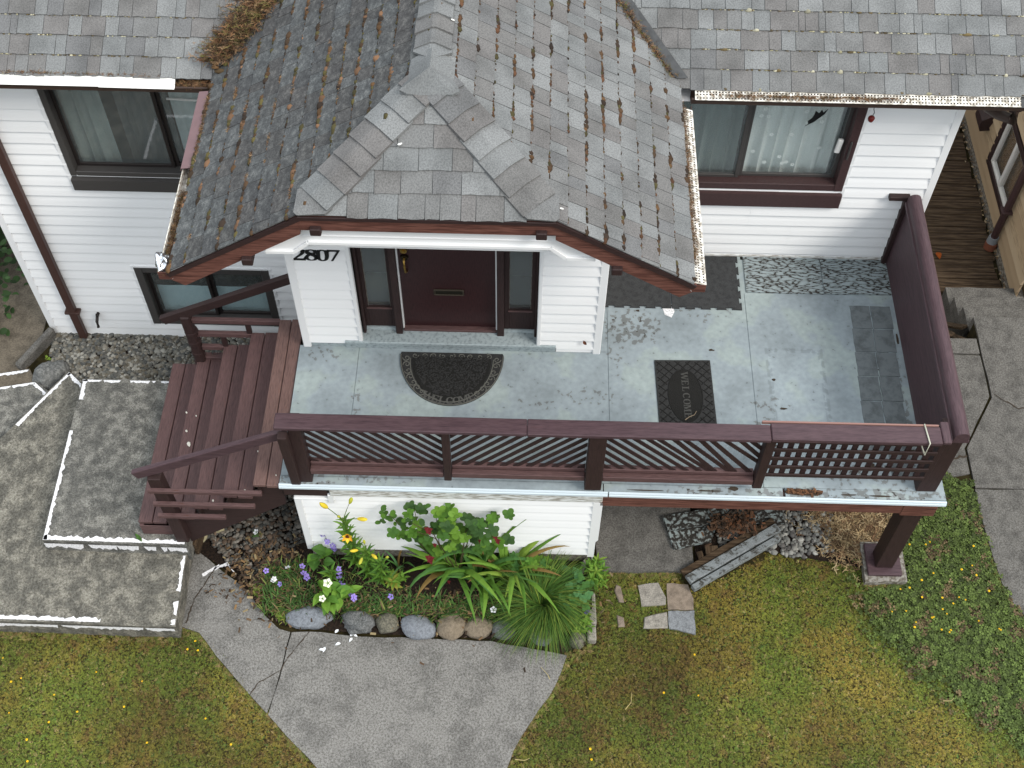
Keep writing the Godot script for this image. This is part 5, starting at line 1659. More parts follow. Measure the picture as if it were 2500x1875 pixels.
# ---------------------------------------------------------------- wooden stairs
func build_stairs() -> void:
	var s := base("wooden_stairs", "brown painted wooden stairs of paired boards rising to the deck", "stairs")
	# x of the front nosing, y of the tread, back end, front end
	var T := [[-2.19, -0.020, -6.795, -5.09], [-2.478, -0.222, -6.795, -5.095], [-2.762, -0.427, -6.80, -5.095], [-3.045, -0.632, -6.86, -5.10], [-3.335, -0.832, -6.86, -5.16]]
	for i in T.size():
		var t: Array = T[i]
		var st := Node3D.new()
		st.name = "step"
		s.add_child(st, true)
		var m1: Material = M.tread_faded if i == 0 else M.brown_z
		for k in 2:
			var x0: float = t[0] + 0.128 * k * (0.86 if i == 0 else 1.0)
			var w := 0.104 if i == 0 else 0.122
			mi("tread", bev(Vector3(w, 0.038, t[3] - t[2] + rng.randf_range(-0.01, 0.01)), 0.005), m1, st, Transform3D(Basis(Vector3.BACK, rng.randf_range(-0.012, 0.012)), Vector3(x0 + w * 0.5, t[1] - 0.019, (t[2] + t[3]) * 0.5)))
		if i > 0:
			var up: Array = T[i - 1]
			bx("riser", Vector3(up[0] + 0.02, t[1] - 0.03, t[2] + 0.03), Vector3(up[0] + 0.042, up[1] - 0.04, t[3] - 0.02), M.dark_z, st, 0.003)
	bx("riser", Vector3(-3.315, -1.03, -6.83), Vector3(-3.29, -0.872, -5.175), M.dark_z, s, 0.003)
	bx("riser", Vector3(-3.33, -1.028, -5.172), Vector3(-3.05, -0.872, -5.145), M.brown_x, s, 0.003)
	# stringers follow the flight
	for z: float in [-6.76, -5.17]:
		mi("stringer", extrude([Vector2(-3.29, -1.03), Vector2(-2.98, -1.20), Vector2(-1.98, -0.42), Vector2(-1.98, -0.06), Vector2(-2.17, -0.06), Vector2(-2.17, -0.262), Vector2(-2.455, -0.262), Vector2(-2.455, -0.468), Vector2(-2.74, -0.468), Vector2(-2.74, -0.672), Vector2(-3.02, -0.672), Vector2(-3.02, -0.872), Vector2(-3.29, -0.872)], Vector3(0, 0, z - 0.02), Vector3(0, 0, z + 0.02), Vector3.RIGHT, Vector3.UP), M.dark_x, s)
	# chips and splashes on the treads
	var chalk := plain(Color(0.80, 0.79, 0.75), 0.8)
	for q: Array in [[461, 1084, -0.632, 0.030], [455, 1007, -0.632, 0.014], [455, 1052, -0.632, 0.016], [630, 1102, -0.222, 0.012], [598, 1197, -0.222, 0.013], [430, 1163, -0.832, 0.011], [520, 1222, -0.427, 0.013], [411, 1194, -0.832, 0.008], [479, 1015, -0.632, 0.012], [674, 1160, -0.02, 0.008]]:
		var at := sight(q[0], q[1], Vector3(0, q[2] + 0.002, 0), Vector3.UP)
		mi("paint_chip", stone_mesh(60 + int(q[0]) % 7, 0, 0.3), chalk, s, Transform3D(Basis(Vector3.UP, 0.4) * Basis.from_scale(Vector3(q[3] * 0.6, 0.003, q[3])), at))
	# near hand rail
	var zn := -5.12
	var r := Node3D.new()
	r.name = "hand_rail"
	s.add_child(r, true)
	beam("rail", Vector3(-3.14, 0.055, zn), Vector3(-1.815, 0.745, zn), 0.045, 0.095, M.cap_x, r, Vector3.UP, 0.006)
	beam("newel", Vector3(-2.98, 0.06, zn), Vector3(-2.965, -1.03, zn), 0.10, 0.11, M.dark_y, r, Vector3.RIGHT, 0.006)
	for q: Array in [[-3.056, -2.12, -0.065], [-3.06, -2.21, -0.283], [-3.066, -2.49, -0.485]]:
		bx("bar", Vector3(q[0], q[2] - 0.045, zn + 0.051), Vector3(q[1], q[2], zn + 0.085), M.brown_x, r, 0.004)
	# far hand rail
	var zb := -6.78
	var f := Node3D.new()
	f.name = "hand_rail"
	s.add_child(f, true)
	beam("rail", Vector3(-3.245, -0.055, zb), Vector3(-1.96, 0.60, zb), 0.05, 0.095, M.dark_x, f, Vector3.UP, 0.006)
	beam("newel", Vector3(-3.03, 0.03, zb), Vector3(-3.01, -0.80, zb), 0.085, 0.09, M.dark_y, f, Vector3.RIGHT, 0.012)
	for y: float in [-0.22, -0.36, -0.52, -0.66]:
		mi("newel_ring", tube([Vector3(-3.018, y - 0.02, zb), Vector3(-3.018, y + 0.02, zb)], 0.062, 10), M.dark_y, f)
	bx("post", Vector3(-2.0, 0.0, zb - 0.02), Vector3(-1.965, 0.55, zb + 0.02), M.dark_y, f, 0.004)
	for q: Array in [[-2.985, -2.19, -0.03], [-2.98, -2.475, -0.228], [-2.97, -2.76, -0.43], [-2.97, -2.79, -0.60]]:
		bx("bar", Vector3(q[0], q[2] - 0.055, zb - 0.03), Vector3(q[1], q[2], zb + 0.01), M.brown_x, f, 0.004)
	for q: Array in [[-2.515, -0.085, -0.228], [-2.77, -0.283, -0.43]]:
		bx("baluster", Vector3(q[0], q[2], zb - 0.028), Vector3(q[0] + 0.045, q[1], zb + 0.008), M.dark_y, f, 0.004)

# ---------------------------------------------------------------- neighbour
func build_neighbour() -> void:
	var h := base("beige_house", "beige lap-sided house with brown trimmed window across the passage", "house")
	var x := 5.40
	var y := -1.98
	var wz := [-10.70, -9.77, -1.74, -0.96]
	var tones := [M.beige, pm(Color(0.64, 0.56, 0.455), 0.75), pm(Color(0.70, 0.625, 0.52), 0.75)]
	while y < 1.2:
		var segs := [[-16.0, -8.81]]
		if y + 0.1 > wz[2] and y < wz[3]: segs = [[-16.0, wz[0]], [wz[1], -8.81]]
		for s: Array in segs:
			mi("siding_board", extrude([Vector2(0, 0), Vector2(0.034, 0.0), Vector2(0.004, 0.13), Vector2(0, 0.13)], Vector3(x, y, s[0]), Vector3(x, y, s[1]), Vector3.LEFT, Vector3.UP), tones[rng.randi() % 3], h)
		y += 0.125
	bx("wall_core", Vector3(x + 0.12, -2.1, -16.0), Vector3(x + 3.0, 1.2, -8.82), M.beige, h)
	bx("foundation", Vector3(x - 0.02, -2.16, -16.0), Vector3(x + 0.11, -1.985, -8.84), M.footing, h)
	# window on the wall that faces the passage
	var w := Node3D.new()
	w.name = "window"
	h.add_child(w)
	for q: Array in [[wz[0] - 0.03, wz[0] + 0.05, wz[2] - 0.03, wz[3] + 0.05], [wz[1] - 0.05, wz[1] + 0.03, wz[2] - 0.03, wz[3] + 0.05], [wz[0] + 0.05, wz[1] - 0.05, wz[2] - 0.03, wz[2] + 0.05], [wz[0] + 0.05, wz[1] - 0.05, wz[3] - 0.03, wz[3] + 0.05]]:
		bx("window_trim", Vector3(x - 0.03, q[2], q[0]), Vector3(x + 0.05, q[3], q[1]), M.dark_y, w, 0.004)
	var zm: float = (wz[0] + wz[1]) * 0.5
	for q: Array in [[wz[0] + 0.05, wz[0] + 0.085, wz[2] + 0.05, wz[3] - 0.03], [wz[1] - 0.085, wz[1] - 0.05, wz[2] + 0.05, wz[3] - 0.03], [zm - 0.03, zm + 0.03, wz[2] + 0.085, wz[3] - 0.065], [wz[0] + 0.085, wz[1] - 0.085, wz[2] + 0.05, wz[2] + 0.085], [wz[0] + 0.085, wz[1] - 0.085, wz[3] - 0.065, wz[3] - 0.03]]:
		bx("frame", Vector3(x - 0.012, q[2], q[0]), Vector3(x + 0.04, q[3], q[1]), M.frame_white, w, 0.004)
	for q: Array in [[wz[0] + 0.085, zm - 0.03], [zm + 0.03, wz[1] - 0.085]]:
		bx("pane", Vector3(x + 0.012, wz[2] + 0.085, q[0]), Vector3(x + 0.016, wz[3] - 0.065, q[1]), M.glass, w, 0.0005)
		bx("blind", Vector3(x + 0.08, wz[2], q[0] - 0.05), Vector3(x + 0.09, wz[3], q[1] + 0.05), pm(Color(0.50, 0.38, 0.24), 0.8, M.mottled, 1.0), w, 0.002)
	# rain pipe into a clay drain
	var d := Node3D.new()
	d.name = "rain_pipe"
	h.add_child(d)
	mi("pipe", tube([Vector3(5.30, 1.0, -9.66), Vector3(5.32, -1.95, -9.68)], 0.042, 10), M.frame_brown, d)
	mi("pipe_collar", tube([Vector3(5.32, -2.02, -9.68), Vector3(5.32, -1.93, -9.68)], 0.062, 12, 0.055), M.collar, d)
	mi("clay_drain", tube([Vector3(5.32, -2.10, -9.66), Vector3(5.32, -2.02, -9.67)], 0.075, 12, 0.07), M.terracotta, d)
	for yy: float in [-1.5, -0.2]:
		bx("strap", Vector3(5.25, yy, -9.72), Vector3(5.40, yy + 0.03, -9.61), M.frame_brown, d, 0.003)
	var v := Node3D.new()
	v.name = "vent_hood"
	h.add_child(v)
	mi("hood", extrude([Vector2(0, 0), Vector2(0.13, -0.02), Vector2(0.16, 0.05), Vector2(0.15, 0.14), Vector2(0.06, 0.2), Vector2(0, 0.2)], Vector3(5.40, -1.52, -11.2), Vector3(5.40, -1.52, -10.97), Vector3.LEFT, Vector3.UP), M.dark_z, v)
	# old planks lying in the pit beside the steps
	for q: Array in [[4.36, -8.35, 4.56, -7.9, 0.5, "longest mossy old board propped in the dark gap beside the concrete steps"], [4.45, -8.42, 4.60, -8.1, 0.3, "short old board touching the side of the concrete steps"], [4.25, -8.5, 4.45, -8.0, 0.2, "lowest old board lying under the others beside the concrete steps"]]:
		var o := base("old_plank", q[5], "plank", "boards beside the concrete steps")
		beam("board", Vector3(q[0], -1.98 + q[4] * 0.12, q[1]), Vector3(q[2], -1.62 + q[4] * 0.1, q[3]), 0.09, 0.03, M.grey_wood_z, o)

# ---------------------------------------------------------------- things on the deck and about the house
func letter(ch: String, size: float, depth: float, m: Material, parent: Node, t: Transform3D) -> void:
	var f := SystemFont.new()
	f.font_names = PackedStringArray(["Droid Serif"])
	f.font_weight = 700
	var tm := TextMesh.new()
	tm.text = ch
	tm.font = f
	tm.font_size = 48
	tm.pixel_size = size / 35.0
	tm.depth = depth
	mi("letter", tm, m, parent, t)

func scroll_into(st: SurfaceTool, c: Vector3, s: float, turn: float, hand: float) -> void:
	var pts := []
	for k in 15:
		var t := k / 14.0
		var a := turn + hand * t * 7.5
		var r := s * (1.0 - 0.85 * t)
		pts.append(c + Vector3(cos(a) * r, 0, sin(a) * r))
	tube_into(st, pts, 0.0052, 5, 0.004)

func build_small_things() -> void:
	# half-round mat
	var m := base("half_round_doormat", "black half-round rubber doormat with scroll border and the word WELCOME", "doormat")
	var c := Vector2(-0.634, -6.462)
	var outline := func(k: float) -> Array:
		var pts := [c + Vector2(-0.44 * k, 0.012 + (1 - k) * 0.20), c + Vector2(0.44 * k, 0.012 + (1 - k) * 0.20)]
		for i in 33:
			var a := PI * i / 32.0
			var rx := 0.452 * k
			var rz := 0.575 * k + (1 - k) * 0.16
			pts.append(c + Vector2(cos(a) * rx, (1 - k) * 0.22 + 0.04 + sin(a) * rz * (0.965 if absf(cos(a)) < 0.99 else 1.0) * 0.95))
		return pts
	mi("mat_base", kerbed(outline.call(1.0), 0.0005, 0.012, 0.006), M.rubber, m)
	mi("mat_centre", kerbed(outline.call(0.76), 0.011, 0.0165, 0.004), M.rubber_deep, m)
	var st := st_new()
	for i in 22:
		var a := PI * (0.02 + 0.96 * i / 21.0)
		if a > PI * 0.30 and a < PI * 0.70: continue
		var p := Vector3(c.x + cos(a) * 0.395, 0.013, c.y + 0.05 + sin(a) * 0.485)
		scroll_into(st, p, 0.034, a, 1.0 if i % 2 == 0 else -1.0)
	for i in 9:
		scroll_into(st, Vector3(c.x - 0.32 + 0.08 * i, 0.013, c.y + 0.055), 0.030, i * 1.3, 1.0 if i % 2 == 0 else -1.0)
	for side: float in [0.985, 0.80]:
		var ring := []
		for q: Vector2 in outline.call(side).slice(2): ring.append(Vector3(q.x, 0.014, q.y))
		tube_into(st, ring, 0.005, 5)
	mi("scroll_border", st.commit(), pm(Color(0.36, 0.36, 0.34), 0.7), m)
	var studs := []
	for i in 1500:
		var q := Vector2(rng.randf_range(-0.33, 0.33), rng.randf_range(0.06, 0.50))
		if q.x * q.x / 0.108 + (q.y - 0.08) * (q.y - 0.08) / 0.17 > 0.93: continue
		studs.append(Transform3D(Basis(Vector3.UP, rng.randf() * TAU) * Basis.from_scale(Vector3(0.010, 0.006, 0.006)), Vector3(c.x + q.x, 0.0165, c.y + q.y)))
	multi("pebbled_face", stone_mesh(77, 0, 0.1), M.rubber, m, studs)
	var word := "WELCOME"
	var lm := pm(Color(0.31, 0.31, 0.30), 0.65)
	for i in 7:
		var a := PI * 0.5 + (3 - i) * 0.15
		var p := Vector3(c.x + cos(a) * 0.42, 0.0135, c.y + 0.055 + sin(a) * 0.468)
		letter(word[i], 0.072, 0.008, lm, m, Transform3D(Basis(Vector3.UP, -(a - PI * 0.5)) * Basis(Vector3.RIGHT, -PI * 0.5), p))
	# rectangular mat
	var r := base("rectangular_doormat", "black rectangular rubber doormat with diamond grid and oval WELCOME, turned sideways", "doormat")
	var ct := Vector3(1.378, 0, -6.055)
	var bt := Basis(Vector3.UP, 0.025)
	mi("mat_base", bev(Vector3(0.485, 0.012, 0.75), 0.004), M.rubber, r, Transform3D(bt, ct + Vector3(0, 0.0065, 0)))
	var g := st_new()
	for i in 16:
		for s: float in [-1.0, 1.0]:
			# diagonal ribs clipped to the mat and kept off the oval
			var off := -0.62 + 0.082 * i
			var pts := []
			for k in 61:
				var t := -0.4 + 0.8 * k / 60.0
				var q := Vector2(t, off + s * t)
				var ok := absf(q.x) < 0.228 and absf(q.y) < 0.36 and (q.x * q.x / 0.0225 + q.y * q.y / 0.075) > 1.0
				if ok: pts.append(ct + bt * Vector3(q.x, 0.0135, q.y))
				if (not ok or k == 60) and pts.size():
					if pts.size() > 1: tube_into(g, [pts[0], pts[pts.size() - 1]], 0.0045, 5)
					pts = []
	mi("rib_grid", g.commit(), M.rubber_deep, r)
	var el := []
	for i in 41:
		var a := TAU * i / 40.0
		el.append(ct + bt * Vector3(cos(a) * 0.145, 0.0135, sin(a) * 0.27))
	mi("oval_rim", tube(el, 0.006, 6), M.rubber_deep, r)
	var pts2 := []
	for i in 40: pts2.append(Vector2(el[i].x, el[i].z))
	mi("oval_panel", slab(pts2, 0.0122, 0.0155), M.rubber_deep, r)
	for i in 7:
		letter(word[i], 0.062, 0.006, pm(Color(0.26, 0.26, 0.25), 0.7), r, Transform3D(bt * Basis(Vector3.UP, -PI * 0.5) * Basis(Vector3.RIGHT, -PI * 0.5), ct + bt * Vector3(0.005, 0.0165, -0.20 + 0.067 * i)))
	# twig on that mat
	var tw := mi("twig", tube([Vector3(1.36, 0.022, -5.80), Vector3(1.40, 0.03, -5.83), Vector3(1.44, 0.026, -5.85), Vector3(1.46, 0.024, -5.89)], 0.005, 5, 0.003), plain(Color(0.50, 0.45, 0.38), 0.9), self)
	tag(tw, "short pale twig lying on the rectangular doormat", "twig")
	# interlocking foam tiles against the wall
	for q: Array in [[0.668, 1.30, "dark foam floor tile beside the porch wall, partly under the gutter"], [1.308, 1.935, "dark interlocking foam floor tile with free edge beside the flaking boards"]]:
		var pts := [Vector2(q[0], -7.62), Vector2(q[1], -7.62)]
		if q[1] > 1.5:
			for k in 4:
				var z: float = -7.55 + 0.14 * k
				pts += [Vector2(q[1], z), Vector2(q[1] - 0.02, z - 0.012), Vector2(q[1] - 0.02, z + 0.062), Vector2(q[1], z + 0.05)]
		pts.append(Vector2(q[1], -7.0))
		for k in 4:
			var x: float = q[1] - 0.09 - 0.14 * k
			pts += [Vector2(x, -7.0), Vector2(x + 0.012, -7.02), Vector2(x - 0.062, -7.02), Vector2(x - 0.05, -7.0)]
		pts.append(Vector2(q[0], -7.0))
		var o := mi("foam_floor_tile", kerbed(pts, 0.0005, 0.013, 0.001), M.foam, self)
		tag(o, q[2], "floor tile", "foam tiles by the wall")
	# white flake of paint by the foam tile
	var fl := mi("paint_flake", slab([Vector2(1.22, -7.02), Vector2(1.30, -7.06), Vector2(1.33, -6.97), Vector2(1.30, -6.90), Vector2(1.24, -6.93)], 0.001, 0.004), M.white_paint, self)
	tag(fl, "loose white flake of paint at the edge of the foam tiles", "flake")
	# cord tied round the hand rail
	var cord := [Vector3(3.03, 0.80, -5.03), Vector3(3.035, 0.94, -5.04), Vector3(3.02, 0.942, -5.21), Vector3(3.015, 0.80, -5.22), Vector3(3.03, 0.78, -5.1), Vector3(3.03, 0.80, -5.03)]
	tag(mi("cord_loop", tube(cord, 0.006, 6), plain(Color(0.72, 0.72, 0.66), 0.8), self), "pale cord tied round the end of the deck rail", "cord")
	# curtains
	curtain("lace_curtain", "pale lace curtain filling the open half of the right window", 1.86, 2.62, 0.60, 2.03, ZW - 0.18, M.lace, 0.032, 0.12, 3)
	curtain("lace_curtain", "dim grey lace curtain behind the fly screen of the right window", 0.98, 1.77, 0.60, 2.03, ZW - 0.19, M.lace_dim, 0.034, 0.11, 4)
	curtain("drape", "dark drawn drape at the edge of the upper left window", -3.93, -3.60, 0.60, 2.03, ZW - 0.17, M.lace_dim, 0.03, 0.12, 5)
	curtain("sheer_curtain", "grey sheer curtain hanging in the wide half of the upper left window", -3.55, -3.10, 0.60, 2.03, ZW - 0.35, plain(Color(0.26, 0.29, 0.29), 0.9), 0.02, 0.14, 6)
	curtain("cafe_curtain", "pale sheer curtain in the narrow half of the upper left window", -3.02, -2.16, 0.60, 2.03, ZW - 0.20, pm(Color(0.60, 0.66, 0.66), 0.9), 0.012, 0.11, 7)
	tag(mi("curtain_rod", tube([Vector3(-3.03, 1.62, ZW - 0.16), Vector3(-2.6, 1.60, ZW - 0.16), Vector3(-2.16, 1.62, ZW - 0.16)], 0.010, 6), M.frame_white, self), "white rod across the sheer curtain of the upper left window", "rod")
	curtain("window_blind", "pale blue blind across the lower half of the basement window", -3.66, -2.53, -1.30, -0.815, ZW - 0.14, M.blind, 0.004, 0.3, 8)
	tag(mi("round_plate", tube([Vector3(-2.745, -0.55, ZW - 0.22), Vector3(-2.745, -0.55, ZW - 0.20)], 0.06, 20), plain(Color(0.55, 0.55, 0.53), 0.6), self), "round pale fitting seen through the basement window above the blind", "fitting")
	# lace flowers: small raised rosettes on the curtain
	var fs := st_new()
	for i in 18:
		var p := Vector3(rng.randf_range(1.88, 2.60), rng.randf_range(1.0, 1.95), ZW - 0.143)
		for k in 5:
			var a := TAU * k / 5.0
			bev_into(fs, Vector3(0.013, 0.013, 0.003), 0.001, Transform3D(Basis(), p + Vector3(cos(a), sin(a), 0) * 0.012))
	get_node("lace_curtain").add_child(named(fs.commit(), "lace_flowers", plain(Color(0.88, 0.91, 0.90), 0.9)), true)
	# flying bird silhouette stuck to the pane
	var bird := [Vector2(-0.078, -0.098), Vector2(-0.047, -0.072), Vector2(-0.016, -0.051), Vector2(0.016, -0.009), Vector2(0.058, 0.043), Vector2(0.074, 0.098), Vector2(0.043, 0.055), Vector2(0.027, 0.085), Vector2(0.008, 0.047), Vector2(-0.023, 0.072), Vector2(-0.027, 0.025), Vector2(-0.039, -0.009), Vector2(-0.066, -0.043), Vector2(-0.058, -0.072)]
	var bo := mi("bird_decal", extrude(bird, Vector3(2.345, 1.66, ZW - 0.068), Vector3(2.345, 1.66, ZW - 0.064), Vector3.RIGHT, Vector3.UP), M.black, self)
	tag(bo, "black flying bird decal on the right window pane", "decal")
	# red bauble on a chain under the eave
	var ch := base("hanging_bauble", "small dark red bauble hanging on a chain under the right gutter", "ornament")
	mi("bauble", stone_mesh(91, 1, 0.02), plain(Color(0.42, 0.10, 0.08), 0.3), ch, Transform3D(Basis.from_scale(Vector3(0.028, 0.032, 0.028)), Vector3(2.711, 1.865, -7.5)))
	var links := []
	for k in 9: links.append(Vector3(2.711 + 0.010 * sin(k * 1.8), 1.895 + 0.035 * k, -7.5))
	mi("chain", tube(links, 0.004, 5), M.steel, ch)
	# dead moth-like leaf on the porch siding
	tag(mi("dead_leaf", leaf_mesh(0.5, 0.1, 4), plain(Color(0.36, 0.20, 0.12), 0.9), self, Transform3D(Basis(Vector3.RIGHT, PI * 0.42) * Basis(Vector3.UP, 0.5) * Basis.from_scale(Vector3.ONE * 0.06), Vector3(0.50, 0.20, ZE + 0.034))), "small brown dead leaf caught on the porch siding", "leaf")
	tag(mi("fallen_leaf", leaf_mesh(0.7, 0.12, 4), plain(Color(0.55, 0.27, 0.08), 0.9), self, Transform3D(Basis(Vector3.UP, 0.2) * Basis.from_scale(Vector3.ONE * 0.10), Vector3(4.69, -2.085, -9.56))), "orange fallen leaf on the plank walkway", "leaf")
	# below the deck: slab, fallen panel, weathered timber, stones and straw
	structure("concrete_slab", kerbed(worn_edge(V([[0.67, -7.6], [1.62, -7.6], [1.57, -5.40], [1.575, -5.155], [1.46, -5.10], [0.70, -5.085]]), 0.12, 0.008), -1.6, -1.40, 0.012), M.under_slab)
	var fp := base("collapsed_board", "flaking painted panel lying on the ground under the deck", "panel")
	var pa := [[Vector2(1.313, -5.635), Vector2(1.35, -5.49), Vector2(2.39, -5.68), Vector2(2.40, -5.86)], [Vector2(1.353, -5.482), Vector2(1.40, -5.31), Vector2(1.74, -5.39), Vector2(1.80, -5.565)], [Vector2(1.90, -5.57), Vector2(2.03, -5.70), Vector2(2.42, -5.80), Vector2(2.44, -5.60)]]
	for i in 3: mi("panel_piece", kerbed(worn_edge(pa[i], 0.06, 0.006), -1.40, -1.352 - 0.012 * i, 0.003), M.peel2, fp)
	var tb := base("weathered_timber", "long split timber with peeling white paint lying at the edge of the lawn", "timber")
	beam("timber_face", Vector3(1.505, -1.345, -4.985), Vector3(2.36, -1.35, -5.54), 0.085, 0.05, M.timber, tb)
	beam("timber_face", Vector3(1.545, -1.355, -4.91), Vector3(2.36, -1.365, -5.44), 0.055, 0.055, M.timber, tb)
	beam("timber_back", Vector3(1.46, -1.36, -5.055), Vector3(2.33, -1.365, -5.615), 0.07, 0.035, M.grey_wood_x, tb)
	for q: Array in [[1.64, -5.22, 0.05, 0.13, "narrow broken scrap of grey wood against the flaking panel"], [1.74, -5.30, 0.09, 0.12, "squarish broken scrap of grey wood beside the rotten crumbs"], [1.62, -5.10, 0.05, 0.16, "longer grey wood scrap lying across the white timber"]]:
		var o := base("wood_scrap", q[4], "scrap", "wood scraps by the fallen panel")
		mi("scrap", bev(Vector3(q[2], 0.03, q[3]), 0.006), M.grey_wood_z, o, Transform3D(Basis(Vector3.UP, rng.randf() * 2.0) * Basis(Vector3.RIGHT, 0.1), Vector3(q[0], -1.365, q[1])))
	var rw := litter(self, "rotten_debris", [Vector3(1.78, -1.33, -5.52), Vector3(2.12, -1.32, -5.58)], Vector3(0.05, 0.018, 0.055), 420, [Color(0.07, 0.04, 0.024), Color(0.09, 0.048, 0.026), Color(0.04, 0.028, 0.02), Color(0.14, 0.06, 0.028)], Vector2(0.03, 0.07), 0.22)
	tag(rw, "reddish rotten wood crumbs heaped on the fallen panel", "debris", "", "stuff")
	structure("gravel_bed", slab(V([[1.60, -7.6], [3.15, -7.6], [3.12, -5.2], [2.55, -5.30], [2.2, -5.36], [1.60, -5.12]]), -1.5, -1.435), M.soil)
	scatter_stones("gravel", "pale grey crushed stones under the deck between timber and straw", V([[2.1, -6.6], [2.95, -6.6], [2.86, -5.36], [2.55, -5.26], [2.25, -5.34], [1.75, -5.2], [1.9, -5.9]]), -1.43, 2600, Vector2(0.025, 0.055), [Color(0.20, 0.20, 0.185), Color(0.14, 0.14, 0.13), Color(0.28, 0.275, 0.25), Color(0.09, 0.085, 0.08)])
	var sw := litter(self, "straw", [Vector3(2.72, -1.42, -5.72), Vector3(3.30, -1.42, -5.78), Vector3(3.16, -1.42, -5.55), Vector3(2.98, -1.42, -5.36)], Vector3(0.13, 0.014, 0.11), 1500, [Color(0.30, 0.21, 0.11), Color(0.38, 0.28, 0.15), Color(0.22, 0.13, 0.07), Color(0.44, 0.34, 0.2), Color(0.14, 0.09, 0.05)], Vector2(0.03, 0.10), 0.1)
	tag(sw, "dry tan leaves and stalks heaped beside the deck post", "dead leaves", "", "stuff")
	# paving stones sunk in the lawn
	var pv := [
		[[1.065, -4.961], [1.25, -4.994], [1.312, -4.851], [1.307, -4.785], [1.092, -4.763]], [[1.325, -4.99], [1.515, -4.983], [1.557, -4.849], [1.551, -4.741], [1.325, -4.736]],
		[[1.113, -4.658], [1.315, -4.715], [1.317, -4.562], [1.101, -4.552]], [[1.327, -4.721], [1.559, -4.732], [1.556, -4.504], [1.327, -4.556]],
		[[0.87, -4.97], [0.91, -4.95], [0.937, -4.795], [0.89, -4.80], [0.852, -4.91]], [[0.868, -4.675], [0.93, -4.65], [0.939, -4.565], [0.88, -4.56]]]
	var pl := ["pale square paver with a corner sunk in brown moss", "pinkish square paver of rough aggregate", "light grey paver beside the bluish one", "bluish grey square paver in the lawn", "narrow pale sliver of a buried paver near the slab", "small pinkish sliver of a buried paver beside the flower bed"]
	var pmat := [M.paver, M.paver_pink, M.paver, M.paver_blue, M.paver_pink, M.paver_pink]
	for i in pv.size():
		var o := mi("stone_paver", kerbed(worn_edge(V(pv[i]), 0.06, 0.006), -1.5, -1.428, 0.008), pmat[i], self)
		tag(o, pl[i], "paver", "pavers sunk in the lawn")
	# boulder at the corner of the terrace
	tag(mi("boulder", stone_mesh(5, 3, 0.16), M.boulder, self, Transform3D(Basis(Vector3.UP, 0.5) * Basis.from_scale(Vector3(0.175, 0.13, 0.15)), Vector3(-4.705, -1.38, -7.06))), "large grey lichened boulder at the corner of the painted terrace", "boulder")

func named(mesh: Mesh, called: String, m: Material) -> MeshInstance3D:
	var o := MeshInstance3D.new()
	o.mesh = mesh
	o.name = called
	o.material_override = m
	return o

# ---------------------------------------------------------------- flower bed
# strap leaf of unit length: rises along +y and bends towards +z
func blade(w: float, bend: float, n := 8, fold := 0.25, p := 1.4) -> Mesh:
	var st := st_new()
	var pos := Vector3.ZERO
	var rows := []
	for i in n + 1:
		var t := float(i) / n
		var a := bend * pow(t, p)
		var dir := Vector3(0, cos(a), sin(a))
		var nr := Vector3(0, -sin(a), cos(a))
		var ww := w * 0.5 * (0.55 + 0.45 * sin(PI * minf(t * 1.6, 0.5) )) * (1.0 - pow(t, 2.6))
		rows.append([pos + Vector3(-ww, 0, 0) - nr * ww * fold * -1.0, pos, pos + Vector3(ww, 0, 0) - nr * ww * fold * -1.0])
		pos += dir / n
	for i in n:
		for k in 2:
			quad(st, rows[i][k], rows[i][k + 1], rows[i + 1][k + 1], rows[i + 1][k], Vector3(0, 0.3, -1))
	return st.commit()

# rounded leaflet lying in xz, unit length
func leaflet(w := 0.75) -> Mesh:
	var st := st_new()
	var rim := []
	for i in 10:
		var a := TAU * i / 10.0
		rim.append(Vector3(sin(a) * w * 0.5, 0.06 * absf(sin(a)), 0.5 - cos(a) * 0.5))
	for i in 10:
		var n := Vector3.UP
		tri(st, Vector3(0, -0.02, 0.5), rim[i], rim[(i + 1) % 10], n)
	return st.commit()

func star(r: float, n: int, w: float, cup: float) -> Mesh:
	var st := st_new()
	for k in n:
		var a := TAU * k / n
		var d := Vector3(cos(a), 0, sin(a))
		var s := Vector3(-sin(a), 0, cos(a))
		var b := d * r * 0.15
		var m1 := d * r * 0.62 + s * r * w + Vector3.UP * cup * r * 0.45
		var m2 := d * r * 0.62 - s * r * w + Vector3.UP * cup * r * 0.45
		var t := d * r + Vector3.UP * cup * r * 0.75
		tri(st, b, m1, m2, Vector3.UP)
		tri(st, m1, t, m2, Vector3.UP)
	return st.commit()

